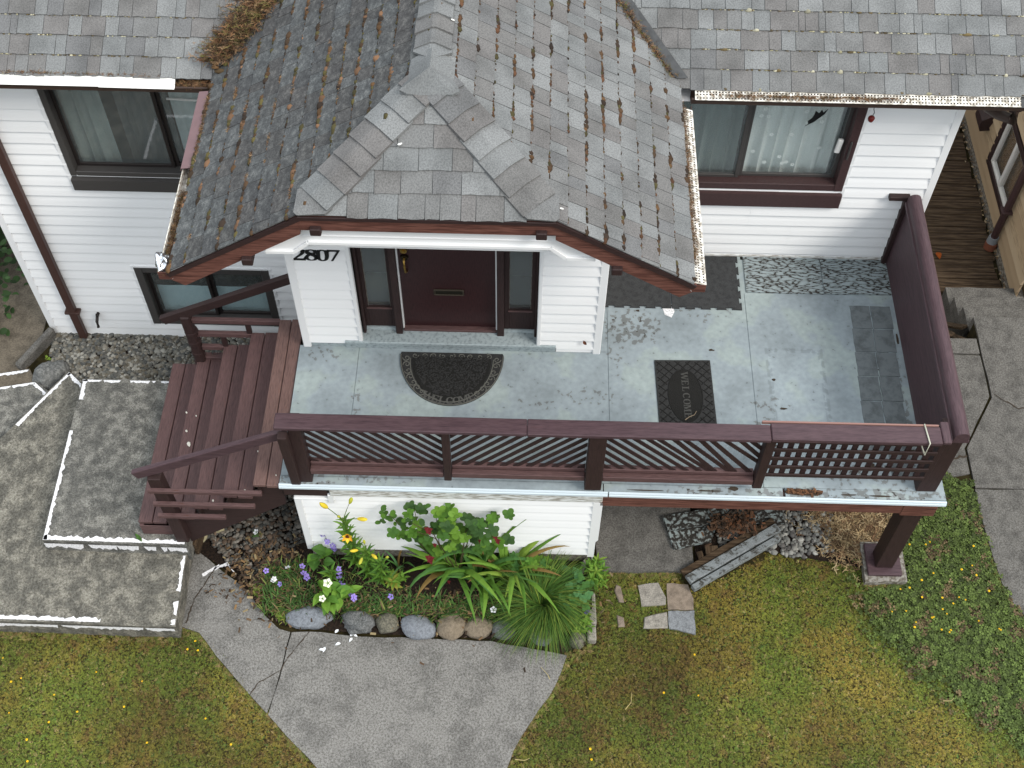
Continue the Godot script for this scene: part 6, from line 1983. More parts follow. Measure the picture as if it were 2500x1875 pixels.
func lily(at: Vector3, h: float, label: String, buds: Array, bloom: bool, turn := 0.0, lean := Vector3.ZERO) -> void:
	var p := base("lily_plant", label, "lily")
	p.position = at
	var top := Vector3(0, h, 0) + lean
	mi("stem", tube([Vector3.ZERO, top * 0.5 + Vector3(0.01, 0, 0), top], 0.009, 6, 0.006), M.stem, p)
	var n := int(h / 0.0135)
	for i in n:
		var t := 0.10 + 0.86 * i / n
		var a := i * 2.4 + turn
		var l := lerpf(0.165, 0.10, t) * rng.randf_range(0.85, 1.2)
		var b := Basis(Vector3.UP, a) * Basis(Vector3.RIGHT, 0.55 + rng.randf_range(-0.15, 0.2)) * Basis.from_scale(Vector3.ONE * l)
		mi("leaf", M.lily_leaf[i % 2], M.greens[[0, 2, 0, 1][rng.randi() % 4]], p, Transform3D(b, top * t))
	for q: Array in buds:
		var e: Vector3 = top + q[0]
		var d: Vector3 = (q[0] as Vector3).normalized()
		mi("bud_stalk", tube([top - Vector3(0, 0.04, 0), top + q[0] * 0.6 + Vector3(0, -0.008, 0), e], 0.0035, 5), M.stem, p)
		var y := d
		var x := y.cross(Vector3.BACK).normalized()
		var s: float = q[1]
		mi("bud", stone_mesh(7, 1, 0.0), M.bud_yellow if q[2] else M.bud_green, p, Transform3D(Basis(x * s * 0.20, y * s * 0.55, x.cross(y) * s * 0.20), e + d * s * 0.5))
	if bloom:
		var c := top + Vector3(0.035, -0.16, 0.085)
		for k in 6:
			var a := TAU * k / 6.0
			var b := Basis(Vector3.RIGHT, 1.1) * Basis(Vector3.UP, a) * Basis(Vector3.RIGHT, -0.55) * Basis.from_scale(Vector3(0.062, 0.062, 0.062))
			mi("petal", leaf_mesh(0.55, -0.15, 5), M.bud_yellow if k % 2 == 0 else M.petal_orange, p, Transform3D(b, c))
		mi("flower_heart", stone_mesh(8, 0, 0.2), plain(Color(0.28, 0.06, 0.05), 0.7), p, Transform3D(Basis.from_scale(Vector3(0.017, 0.017, 0.014)), c + Vector3(0, 0.012, 0.012)))

func iris(at: Vector3, n: int, len_: float, label: String, spread := 1.0, tones := [0, 1, 4]) -> Node3D:
	var p := base("strap_leaf_plant", label, "plant", "strap-leaved plants in the bed")
	p.position = at
	for i in n:
		var a := TAU * i / n * 1.0 + rng.randf_range(-0.5, 0.5)
		var l := len_ * rng.randf_range(0.65, 1.15)
		var b := Basis(Vector3.UP, a) * Basis(Vector3.RIGHT, rng.randf_range(0.15, 0.6) * spread) * Basis(Vector3.UP, rng.randf_range(-0.5, 0.5)) * Basis.from_scale(Vector3(len_ * rng.randf_range(0.65, 1.0), l, l))
		mi("leaf", M.iris_leaf[rng.randi() % M.iris_leaf.size()], M.greens[tones[rng.randi() % tones.size()]] if rng.randf() < 0.93 else M.dry_leaf, p, Transform3D(b, Vector3(cos(a) * 0.03, 0, -sin(a) * 0.03)))
	return p

func bush(called: String, label: String, category: String, centre: Vector3, size: Vector3, n: int, leaf: Mesh, ls: Vector2, tones: Array, rosette := 0, up := 0.6) -> Node3D:
	var p := base(called, label, category)
	var st := st_new()
	for k in 7:
		var e := centre + Vector3(rng.randf_range(-1, 1) * size.x, rng.randf_range(-0.2, 0.7) * size.y, rng.randf_range(-1, 1) * size.z) * 0.7
		tube_into(st, [Vector3(centre.x + rng.randf_range(-0.05, 0.05), -1.40, centre.z), centre * 0.5 + e * 0.5 - Vector3(0, size.y * 0.4, 0), e], 0.006, 5, 0.003)
	mi("stems", st.commit(), M.stem_brown, p)
	var groups := maxi(1, n / maxi(1, rosette)) if rosette > 0 else n
	for i in groups:
		var d := Vector3(rng.randfn(), rng.randfn(), rng.randfn()).normalized()
		var rr := pow(rng.randf(), 0.45)
		var c := centre + Vector3(d.x * size.x, d.y * size.y, d.z * size.z) * rr
		var yaw := rng.randf() * TAU
		var tone: Material = M.greens[tones[rng.randi() % tones.size()]]
		for k in maxi(1, rosette):
			var s := rng.randf_range(ls.x, ls.y)
			var b := Basis(Vector3.UP, yaw + TAU * k / maxf(1.0, rosette) + rng.randf_range(-0.2, 0.2)) * Basis(Vector3.RIGHT, rng.randf_range(-0.5, 0.15) * up) * Basis(Vector3.BACK, rng.randf_range(-0.3, 0.3)) * Basis.from_scale(Vector3.ONE * s)
			mi("leaf", leaf, tone, p, Transform3D(b, c + Vector3(0, rng.randf_range(-0.008, 0.008), 0)))
	return p

func build_garden() -> void:
	M.stem = leafm(Color(0.36, 0.46, 0.20))
	M.stem_brown = plain(Color(0.30, 0.27, 0.17), 0.9)
	M.greens = [leafm(Color(0.29, 0.44, 0.14)), leafm(Color(0.37, 0.51, 0.17)), leafm(Color(0.23, 0.37, 0.14)), leafm(Color(0.43, 0.53, 0.19)), leafm(Color(0.25, 0.41, 0.19)), leafm(Color(0.29, 0.46, 0.28)), leafm(Color(0.50, 0.50, 0.19)), leafm(Color(0.18, 0.29, 0.14))]
	M.bud_yellow = leafm(Color(0.86, 0.76, 0.22))
	M.bud_green = leafm(Color(0.72, 0.72, 0.26))
	M.petal_orange = leafm(Color(0.90, 0.62, 0.16))
	M.lily_leaf = [blade(0.21, 1.0, 6, 0.2), blade(0.19, 1.5, 6, 0.2)]
	M.iris_leaf = [blade(0.085, 1.5, 9, 0.3, 1.3), blade(0.095, 2.1, 9, 0.25, 1.7), blade(0.075, 0.8, 8, 0.35), blade(0.09, 2.5, 10, 0.2, 2.0)]
	# soil of the bed, mounded towards the wall
	var st := st_new()
	var front := [[-2.62, -5.0], [-2.36, -4.72], [-2.1, -4.50], [-1.9, -4.46], [-1.3, -4.42], [-0.3, -4.41], [0.40, -4.30], [0.66, -4.40]]
	var prev := []
	for i in front.size():
		var f: Array = front[i]
		var row := []
		for k in 5:
			var z := lerpf(f[1], -5.26, k / 4.0)
			row.append(Vector3(f[0] if f[0] < 0.6 else 0.645, (lerpf(-1.415, -1.31, minf(1.0, k / 2.0)) if f[0] > -1.95 else -1.428) + rng.randf_range(-0.012, 0.012), z))
		if prev.size():
			for k in 4: quad(st, prev[k], row[k], row[k + 1], prev[k + 1], Vector3.UP)
		prev = row
	structure("garden_soil", st.commit(), M.soil)
	structure("soil_strip", slab(V([[-2.96, -5.2], [-2.62, -5.0], [-1.86, -5.24], [-1.86, -7.0], [-2.96, -7.0]]), -1.5, -1.432), M.soil)
	scatter_stones("gravel", "dark gravel and bark around the foot of the stairs", V([[-2.9, -5.35], [-2.62, -5.06], [-2.3, -4.86], [-1.95, -4.98], [-1.88, -5.3], [-1.88, -6.7], [-2.9, -6.7]]), -1.415, 3600, Vector2(0.025, 0.05), [Color(0.08, 0.078, 0.07), Color(0.12, 0.105, 0.087), Color(0.10, 0.07, 0.05), Color(0.17, 0.155, 0.135), Color(0.065, 0.065, 0.06)])
	# bark and litter on the soil
	var bk := litter(self, "bark_litter", [Vector3(-2.5, -1.39, -4.97), Vector3(-1.8, -1.34, -4.85), Vector3(-0.6, -1.34, -4.80), Vector3(0.55, -1.34, -4.75)], Vector3(0.15, 0.012, 0.17), 2600, [Color(0.075, 0.045, 0.025), Color(0.12, 0.075, 0.04), Color(0.045, 0.03, 0.02), Color(0.18, 0.11, 0.05), Color(0.22, 0.17, 0.09)], Vector2(0.02, 0.055), 0.25)
	tag(bk, "dark bark chips and dry stalks covering the flower bed", "bark", "", "stuff")
	# edging cobbles
	var cs := [[-1.837, -4.537, 0.205, 0.10, 0, "long flat blue-grey stone at the left end of the bed edging"], [-1.385, -4.515, 0.145, 0.115, 2, "broken dark grey stone with a sharp angular face in the bed edging"], [-1.141, -4.505, 0.103, 0.095, 3, "smallest round speckled cobble in the bed edging"], [-0.88, -4.475, 0.17, 0.105, 0, "broad bluish oval cobble in the bed edging"], [-0.591, -4.485, 0.132, 0.12, 1, "round tan cobble in the bed edging"], [-0.344, -4.487, 0.128, 0.10, 1, "tan cobble half under strap leaves in the bed edging"], [-0.13, -4.475, 0.11, 0.09, 2, "dark cobble partly hidden by the grass clump"], [0.20, -4.42, 0.10, 0.085, 0, "grey cobble under the arching grass clump"], [0.514, -4.405, 0.075, 0.085, 3, "pale stone at the right corner of the bed edging"]]
	for i in cs.size():
		var c: Array = cs[i]
		var o := mi("edging_cobble", stone_mesh(500 + i * 3, 3, 0.10 if i != 1 else 0.22), M.rocks[c[4]], self, Transform3D(Basis(Vector3.UP, rng.randf_range(-0.2, 0.2)) * Basis.from_scale(Vector3(c[2], 0.085, c[3])), Vector3(c[0], -1.365, c[1])))
		tag(o, c[5], "cobble", "cobbles edging the flower bed")
	for q: Array in [[0.645, -4.70, 0.07, 0.30, "longer concrete edging strip at the side of the flower bed"], [0.640, -4.47, 0.08, 0.15, "short concrete edging block at the corner of the flower bed"]]:
		tag(mi("bed_edging", bev(Vector3(q[2], 0.10, q[3]), 0.012), M.paver, self, Transform3D(Basis(Vector3.UP, 0.04), Vector3(q[0], -1.40, q[1]))), q[4], "edging")
	tag(mi("upright_stone", extrude([Vector2(-0.10, -0.06), Vector2(0.10, -0.06), Vector2(0.07, 0.07), Vector2(-0.02, 0.13), Vector2(-0.09, 0.05)], Vector3(0.575, -1.33, -5.10), Vector3(0.60, -1.33, -5.06), Vector3(0.5, 0, -0.86), Vector3.UP), M.paver, self), "grey slab of stone stood on edge at the corner of the skirt wall", "stone")
	for q: Array in [[-2.945, -5.31, 0.085, 0.09, "pale yellowish flat stone by the foot of the stairs"], [-2.80, -5.42, 0.095, 0.055, "smaller pale flat stone leaning behind the first at the stairs"]]:
		tag(mi("flat_stone", stone_mesh(600 + int(q[2] * 100), 2, 0.12), pm(Color(0.60, 0.57, 0.46), 0.9, M.mottled, 2.0), self, Transform3D(Basis.from_scale(Vector3(q[2], 0.035, q[3])), Vector3(q[0], -1.395, q[1]))), q[4], "stone")
	tag(mi("edging_board", bev(Vector3(0.04, 0.20, 0.32), 0.006), M.grey_wood_z, self, Transform3D(Basis(Vector3.UP, -0.12), Vector3(-2.905, -1.30, -5.30))), "weathered upright board between landing and gravel", "board")
	# lilies
	lily(Vector3(-1.44, -1.36, -5.02), 1.08, "tall yellow lily with open flower in front of the skirt wall", [[Vector3(-0.10, 0.20, 0.02), 0.105, true], [Vector3(0.075, 0.21, -0.02), 0.085, false], [Vector3(0.13, 0.045, 0.03), 0.09, true], [Vector3(-0.01, 0.09, 0.04), 0.06, false]], true, 0.0, Vector3(-0.03, 0, 0.07))
	lily(Vector3(-1.33, -1.36, -4.93), 0.66, "shorter lily with upright yellow buds beside the tall one", [[Vector3(-0.06, 0.04, 0.03), 0.075, true], [Vector3(0.06, 0.03, 0.06), 0.075, true], [Vector3(-0.02, 0.02, 0.09), 0.07, false], [Vector3(0.0, 0.11, 0.0), 0.06, false]], false, 1.0, Vector3(0.02, 0, 0.05))
	lily(Vector3(-1.24, -1.36, -4.88), 0.52, "lily with a single bud leaning away from the pair", [[Vector3(0.05, 0.09, 0.02), 0.055, false]], false, 2.0, Vector3(0.05, 0, 0.03))
	lily(Vector3(-1.66, -1.36, -4.88), 0.24, "small leafy lily shoot without buds among the bellflowers", [], false, 0.4)
	# roses
	var leafr: Mesh = leaflet(0.78)
	var rose := bush("rose_bush", "rose bush with round leaves and dark red blooms against the skirt wall", "rose", Vector3(-0.56, -0.44, -4.96), Vector3(0.58, 0.38, 0.14), 300, leafr, Vector2(0.050, 0.076), [0, 1, 2, 7, 2], 5, 1.0)
	for q: Array in [[-1.02, -0.52, -0.08], [-1.10, -0.34, -0.05], [-0.94, -0.70, -0.06], [-0.88, -0.28, -0.04]]:
		for k in 12:
			var b := Basis(Vector3.UP, rng.randf() * TAU) * Basis(Vector3.RIGHT, rng.randf_range(-0.5, 0.3)) * Basis.from_scale(Vector3.ONE * rng.randf_range(0.04, 0.07))
			mi("leaf", leafr, M.greens[[2, 7, 0][rng.randi() % 3]], rose, Transform3D(b, Vector3(q[0] + rng.randfn() * 0.05, q[1] + rng.randfn() * 0.05, -4.98 + q[2] + rng.randfn() * 0.03)))
		mi("cane", tube([Vector3(-0.72, -1.36, -5.05), Vector3(-0.85, -0.95, -5.05), Vector3(q[0], q[1], -5.03)], 0.005, 5, 0.003), M.stem_brown, rose)
	var red := plain(Color(0.36, 0.05, 0.075), 0.7)
	for q: Array in [[-0.77, -0.84, -4.88, 0.034], [-0.76, -0.36, -4.90, 0.030], [-0.21, -0.43, -4.90, 0.026], [-0.19, -0.52, -4.90, 0.022], [-0.33, -0.54, -4.90, 0.020], [-0.72, -0.62, -4.90, 0.016], [-0.62, -1.22, -4.85, 0.014]]:
		var c := Vector3(q[0], q[1], q[2])
		for k in 9:
			var a := k * 2.4
			var s: float = q[3] * (0.7 + 0.6 * k / 9.0)
			mi("petal", leaf_mesh(0.95, 0.35, 3), red, rose, Transform3D(Basis(Vector3.RIGHT, 0.5) * Basis(Vector3.UP, a) * Basis(Vector3.RIGHT, -1.2 + 0.09 * k) * Basis.from_scale(Vector3.ONE * s * 1.3), c))
	# wire hoop behind the roses
	tag(mi("plant_support", tube([Vector3(-0.70, -1.36, -5.06), Vector3(-0.71, -0.40, -5.06), Vector3(-0.60, -0.38, -5.06), Vector3(-0.58, -1.36, -5.06)], 0.004, 5), M.steel, self), "thin wire hoop supporting the rose bush", "plant support")
	# strap leaves
	iris(Vector3(-0.60, -1.33, -5.00), 32, 0.80, "tallest tuft of dark green strap leaves below the roses", 1.0)
	iris(Vector3(-0.36, -1.33, -4.93), 34, 0.72, "low arching tuft of strap leaves drooping over the tan cobble", 1.5, [0, 1, 4, 2])
	iris(Vector3(-0.08, -1.33, -4.96), 30, 0.72, "pale green arching tuft of strap leaves beside the grass clump", 1.2, [1, 3, 0])
	iris(Vector3(-0.30, -1.33, -5.06), 6, 0.95, "few tall upright strap leaves reaching above the roses", 0.5, [0, 4])
	iris(Vector3(-1.06, -1.34, -5.03), 5, 0.36, "single small fan of bluish strap leaves left of the roses", 0.5, [5, 4])
	# arching grass clump
	var gc := base("grass_clump", "fine-bladed ornamental grass clump arching over the bed edging", "grass")
	var places := []
	var cols := []
	for i in 1500:
		var a := rng.randf() * TAU
		var l := rng.randf_range(0.34, 0.70)
		var b := Basis(Vector3.UP, a) * Basis(Vector3.RIGHT, rng.randf_range(0.2, 1.05)) * Basis.from_scale(Vector3(0.30, l, l))
		places.append(Transform3D(b, Vector3(0.20 + cos(a) * rng.randf() * 0.09, -1.35, -4.68 - sin(a) * rng.randf() * 0.09)))
		var v := rng.randf_range(0.7, 1.25)
		cols.append(Color(0.05 * v, 0.115 * v, 0.014 * v) if rng.randf() < 0.75 else Color(0.15 * v, 0.21 * v, 0.03 * v))
	multi("blades", blade(0.022, 1.9, 6, 0.2, 1.3), M.vleaf, gc, places, cols)
	# stonecrop and glaucous leafy plants at the right end
	bush("stonecrop", "pale green fleshy-leaved stonecrop against the skirt wall", "stonecrop", Vector3(0.09, -1.08, -4.99), Vector3(0.17, 0.13, 0.09), 120, leaflet(0.6), Vector2(0.04, 0.06), [0, 1, 4], 5, 1.0)
	bush("columbine", "blue-green leafy columbine spilling over the bed corner", "columbine", Vector3(0.47, -1.20, -4.80), Vector3(0.20, 0.15, 0.24), 290, leaflet(0.95), Vector2(0.03, 0.05), [5, 5, 4], 4, 1.0)
	bush("weed_bush", "bright green narrow-leaved weed at the foot of the skirt corner", "weed", Vector3(0.66, -1.25, -4.98), Vector3(0.12, 0.11, 0.14), 150, leaf_mesh(0.28, 0.12, 3), Vector2(0.06, 0.10), [0, 1, 3], 5, 2.0)
	bush("weed_bush", "bright green weed growing from the corner of bed edging and lawn", "weed", Vector3(0.55, -1.31, -4.52), Vector3(0.10, 0.07, 0.09), 70, leaf_mesh(0.4, 0.12, 3), Vector2(0.05, 0.08), [1, 3, 0], 4, 1.5)
	# broad-leaved plant with white flowers, hanging over the long stone
	var bl := bush("broadleaf_plant", "broad-leaved green plant with white blooms leaning over the long stone", "plant", Vector3(-1.60, -1.22, -4.68), Vector3(0.12, 0.07, 0.13), 26, leaf_mesh(0.5, 0.10, 5), Vector2(0.12, 0.18), [0, 1, 1], 0, 0.8)
	for q: Array in [[-1.66, -1.08, -4.74, 0.045], [-1.70, -1.14, -4.62, 0.034]]:
		mi("flower", star(q[3], 5, 0.42, 0.6), M.flower_white if M.has("flower_white") else leafm(Color(0.9, 0.91, 0.82)), bl, Transform3D(Basis(Vector3.RIGHT, 0.4), Vector3(q[0], q[1], q[2])))
	bush("broadleaf_plant", "large-leaved seedling against the left end of the skirt wall", "plant", Vector3(-1.74, -1.12, -5.02), Vector3(0.09, 0.10, 0.05), 9, leaf_mesh(0.8, 0.08, 5), Vector2(0.11, 0.15), [2, 0, 2], 0, 1.2)
	bush("seedling", "yellowing seedling between the lilies and strap leaves", "seedling", Vector3(-1.10, -1.25, -4.86), Vector3(0.12, 0.05, 0.08), 40, leaf_mesh(0.4, 0.12, 4), Vector2(0.06, 0.10), [3, 1, 6], 4, 1.2)
	# bellflowers
	M.flower_white = leafm(Color(0.90, 0.91, 0.93))
	M.flower_blue = leafm(Color(0.58, 0.50, 0.82))
	var bells := [[-1.90, -4.90, 0.22, 5, 0, "spire of violet bellflowers standing out left of the lilies"], [-1.60, -4.92, 0.20, 4, 0, "violet bellflowers in the shade of the short lily"], [-1.575, -4.82, 0.18, 4, 0, "violet bellflowers directly above the broad-leaved plant"], [-1.46, -4.70, 0.16, 3, 0, "violet bellflower beside the broad-leaved plant's right leaves"], [-1.115, -4.70, 0.13, 1, 0, "lone violet bellflower on the bare soil right of the lilies"], [-1.65, -5.10, 0.30, 4, 0, "violet bellflowers against the skirt wall under the seedling leaves"], [-1.70, -5.10, 0.46, 3, 0, "tall violet bellflower near the corner trim of the skirt wall"], [-2.045, -4.92, 0.18, 1, 1, "single white bellflower above the mossy tuft"], [-2.165, -4.83, 0.16, 2, 1, "pair of white bellflowers near the bark"], [-2.10, -4.79, 0.13, 1, 0, "small violet bellflower below the white pair"], [-2.24, -4.90, 0.16, 1, 0, "half-faded lilac bellflower at the edge of the bark"], [-2.38, -5.29, 0.14, 1, 1, "single white bellflower over the dark gravel"], [-0.22, -4.60, 0.12, 1, 1, "white bellflower between strap leaves and grass clump"], [0.60, -4.60, 0.12, 1, 0, "lilac bellflower at the right edge of the bed"]]
	for q: Array in bells:
		var o := base("bellflower", q[5], "bellflower", "bellflowers in the bed")
		o.position = Vector3(q[0], -1.36, q[1])
		mi("stem", tube([Vector3(rng.randf_range(-0.05, 0.05), 0, -0.06), Vector3(0, q[2] * 0.6, -0.01), Vector3(0, q[2], 0)], 0.003, 5, 0.002), M.stem, o)
		for k in q[3]:
			var hh: float = q[2] - 0.035 * k
			var off := Vector3(rng.randfn() * 0.018, 0, 0.012 + rng.randfn() * 0.014) if q[3] > 1 else Vector3.ZERO
			mi("flower", star(rng.randf_range(0.026, 0.034), 5, 0.40, 0.7), M.flower_white if q[4] == 1 else M.flower_blue, o, Transform3D(Basis.from_euler(Vector3(rng.randf_range(0.1, 0.8), rng.randf() * TAU, rng.randf_range(-0.3, 0.3))), Vector3(0, hh, 0) + off))
		for k in 5:
			var b := Basis(Vector3.UP, rng.randf() * TAU) * Basis(Vector3.RIGHT, 0.8) * Basis.from_scale(Vector3.ONE * rng.randf_range(0.06, 0.10))
			mi("leaf", blade(0.13, 0.9, 4, 0.2), M.greens[[2, 4, 7][k % 3]], o, Transform3D(b, Vector3(0, 0.02 + 0.02 * k, -0.02)))
	# low weeds filling the left half of the bed
	places = []
	cols = []
	for i in 6500:
		var p := Vector3(rng.randf_range(-2.25, -1.0), -1.37, rng.randf_range(-5.05, -4.58))
		if rng.randf() < 0.25: p = Vector3(rng.randf_range(-1.0, 0.5), -1.36, rng.randf_range(-4.75, -4.55))
		if p.x < -2.0 and rng.randf() < 0.5: continue
		var b := Basis(Vector3.UP, rng.randf() * TAU) * Basis(Vector3.RIGHT, rng.randf_range(0.2, 1.2)) * Basis.from_scale(Vector3.ONE * rng.randf_range(0.05, 0.15))
		places.append(Transform3D(b, p))
		var v := rng.randf_range(0.5, 1.3)
		cols.append(Color(0.05 * v, 0.11 * v, 0.022 * v) if rng.randf() < 0.7 else (Color(0.14 * v, 0.17 * v, 0.04 * v) if rng.randf() < 0.6 else Color(0.17 * v, 0.12 * v, 0.06 * v)))
	var wd := multi("low_weeds", blade(0.09, 1.4, 5, 0.2), M.vleaf, self, places, cols)
	tag(wd, "tangle of low narrow-leaved weeds covering the left half of the bed", "weeds", "", "stuff")
	# bright weeds along the joint between bed and path
	places = []
	cols = []
	for i in 700:
		var t := rng.randf()
		var p := Vector3(-2.40, -1.41, -4.80).lerp(Vector3(-2.06, -1.41, -4.50), t) + Vector3(absf(rng.randfn()) * 0.05, 0, -absf(rng.randfn()) * 0.045)
		var b := Basis(Vector3.UP, rng.randf() * TAU) * Basis(Vector3.RIGHT, rng.randf_range(0.3, 1.2)) * Basis.from_scale(Vector3.ONE * rng.randf_range(0.03, 0.085))
		places.append(Transform3D(b, p))
		var v := rng.randf_range(0.6, 1.3)
		cols.append(Color(0.13 * v, 0.20 * v, 0.03 * v) if rng.randf() < 0.8 else Color(0.22 * v, 0.22 * v, 0.05 * v))
	var jw := multi("joint_weeds", blade(0.16, 1.2, 4, 0.2), M.vleaf, self, places, cols)
	tag(jw, "bright yellow-green weeds along the joint of bed and path", "weeds", "", "stuff")
	# dark foliage at the far corner of the house
	places = []
	cols = []
	for i in 2200:
		var p := Vector3(rng.randf_range(-6.6, -5.25), -1.42 + pow(rng.randf(), 1.5) * 0.45, rng.randf_range(-9.6, -7.5))
		if p.x > -5.55 and rng.randf() < 0.7: continue
		places.append(Transform3D(Basis.from_euler(Vector3(rng.randf_range(-0.7, 0.7), rng.randf() * TAU, rng.randf_range(-0.7, 0.7))) * Basis.from_scale(Vector3.ONE * rng.randf_range(0.05, 0.10)), p))
		var v := rng.randf_range(0.5, 1.3)
		cols.append(Color(0.035 * v, 0.075 * v, 0.02 * v))
	var dk := multi("ivy", leaflet(0.8), M.vleaf, self, places, cols)
	tag(dk, "dark green ground ivy beside the walk at the far corner of the house", "ivy", "", "stuff")
	for q: Array in [[-4.80, -7.30, "bright weed at the boulder beside the gravel"], [-3.52, -6.84, "tiny bright weed at the edge of gravel and landing"], [-3.36, -5.10, "tiny dark weed between the lowest step and the landing"]]:
		var o := base("tiny_weed", q[2], "weed")
		o.position = Vector3(q[0], -1.48 if q[1] < -6.5 else -1.03, q[1])
		for k in 14:
			var a := TAU * k / 14.0
			mi("leaf", leaf_mesh(0.5, 0.1, 3), M.greens[[3, 1, 3][k % 3] if q[1] < -6.5 else 2], o, Transform3D(Basis(Vector3.UP, a) * Basis(Vector3.RIGHT, -0.5 + 0.3 * sin(k * 2.0)) * Basis.from_scale(Vector3.ONE * (0.06 if q[0] < -4 else 0.035)), Vector3(cos(a), 0.3, sin(a)) * 0.02))
	# fallen petals on the path
	for q: Array in [[-1.679, -4.263], [-1.669, -4.289], [-1.54, -4.327], [-1.467, -4.397], [-1.443, -4.380], [-1.439, -4.41], [-1.60, -4.42]]:
		var o := mi("fallen_petal", leaf_mesh(0.55, 0.12, 4), M.flower_white, self, Transform3D(Basis(Vector3.UP, rng.randf() * TAU) * Basis.from_scale(Vector3.ONE * rng.randf_range(0.04, 0.06)), Vector3(q[0], -1.408, q[1])))
		tag(o, "fallen white petal on the concrete path below the cobbles", "petal", "petals fallen on the path")

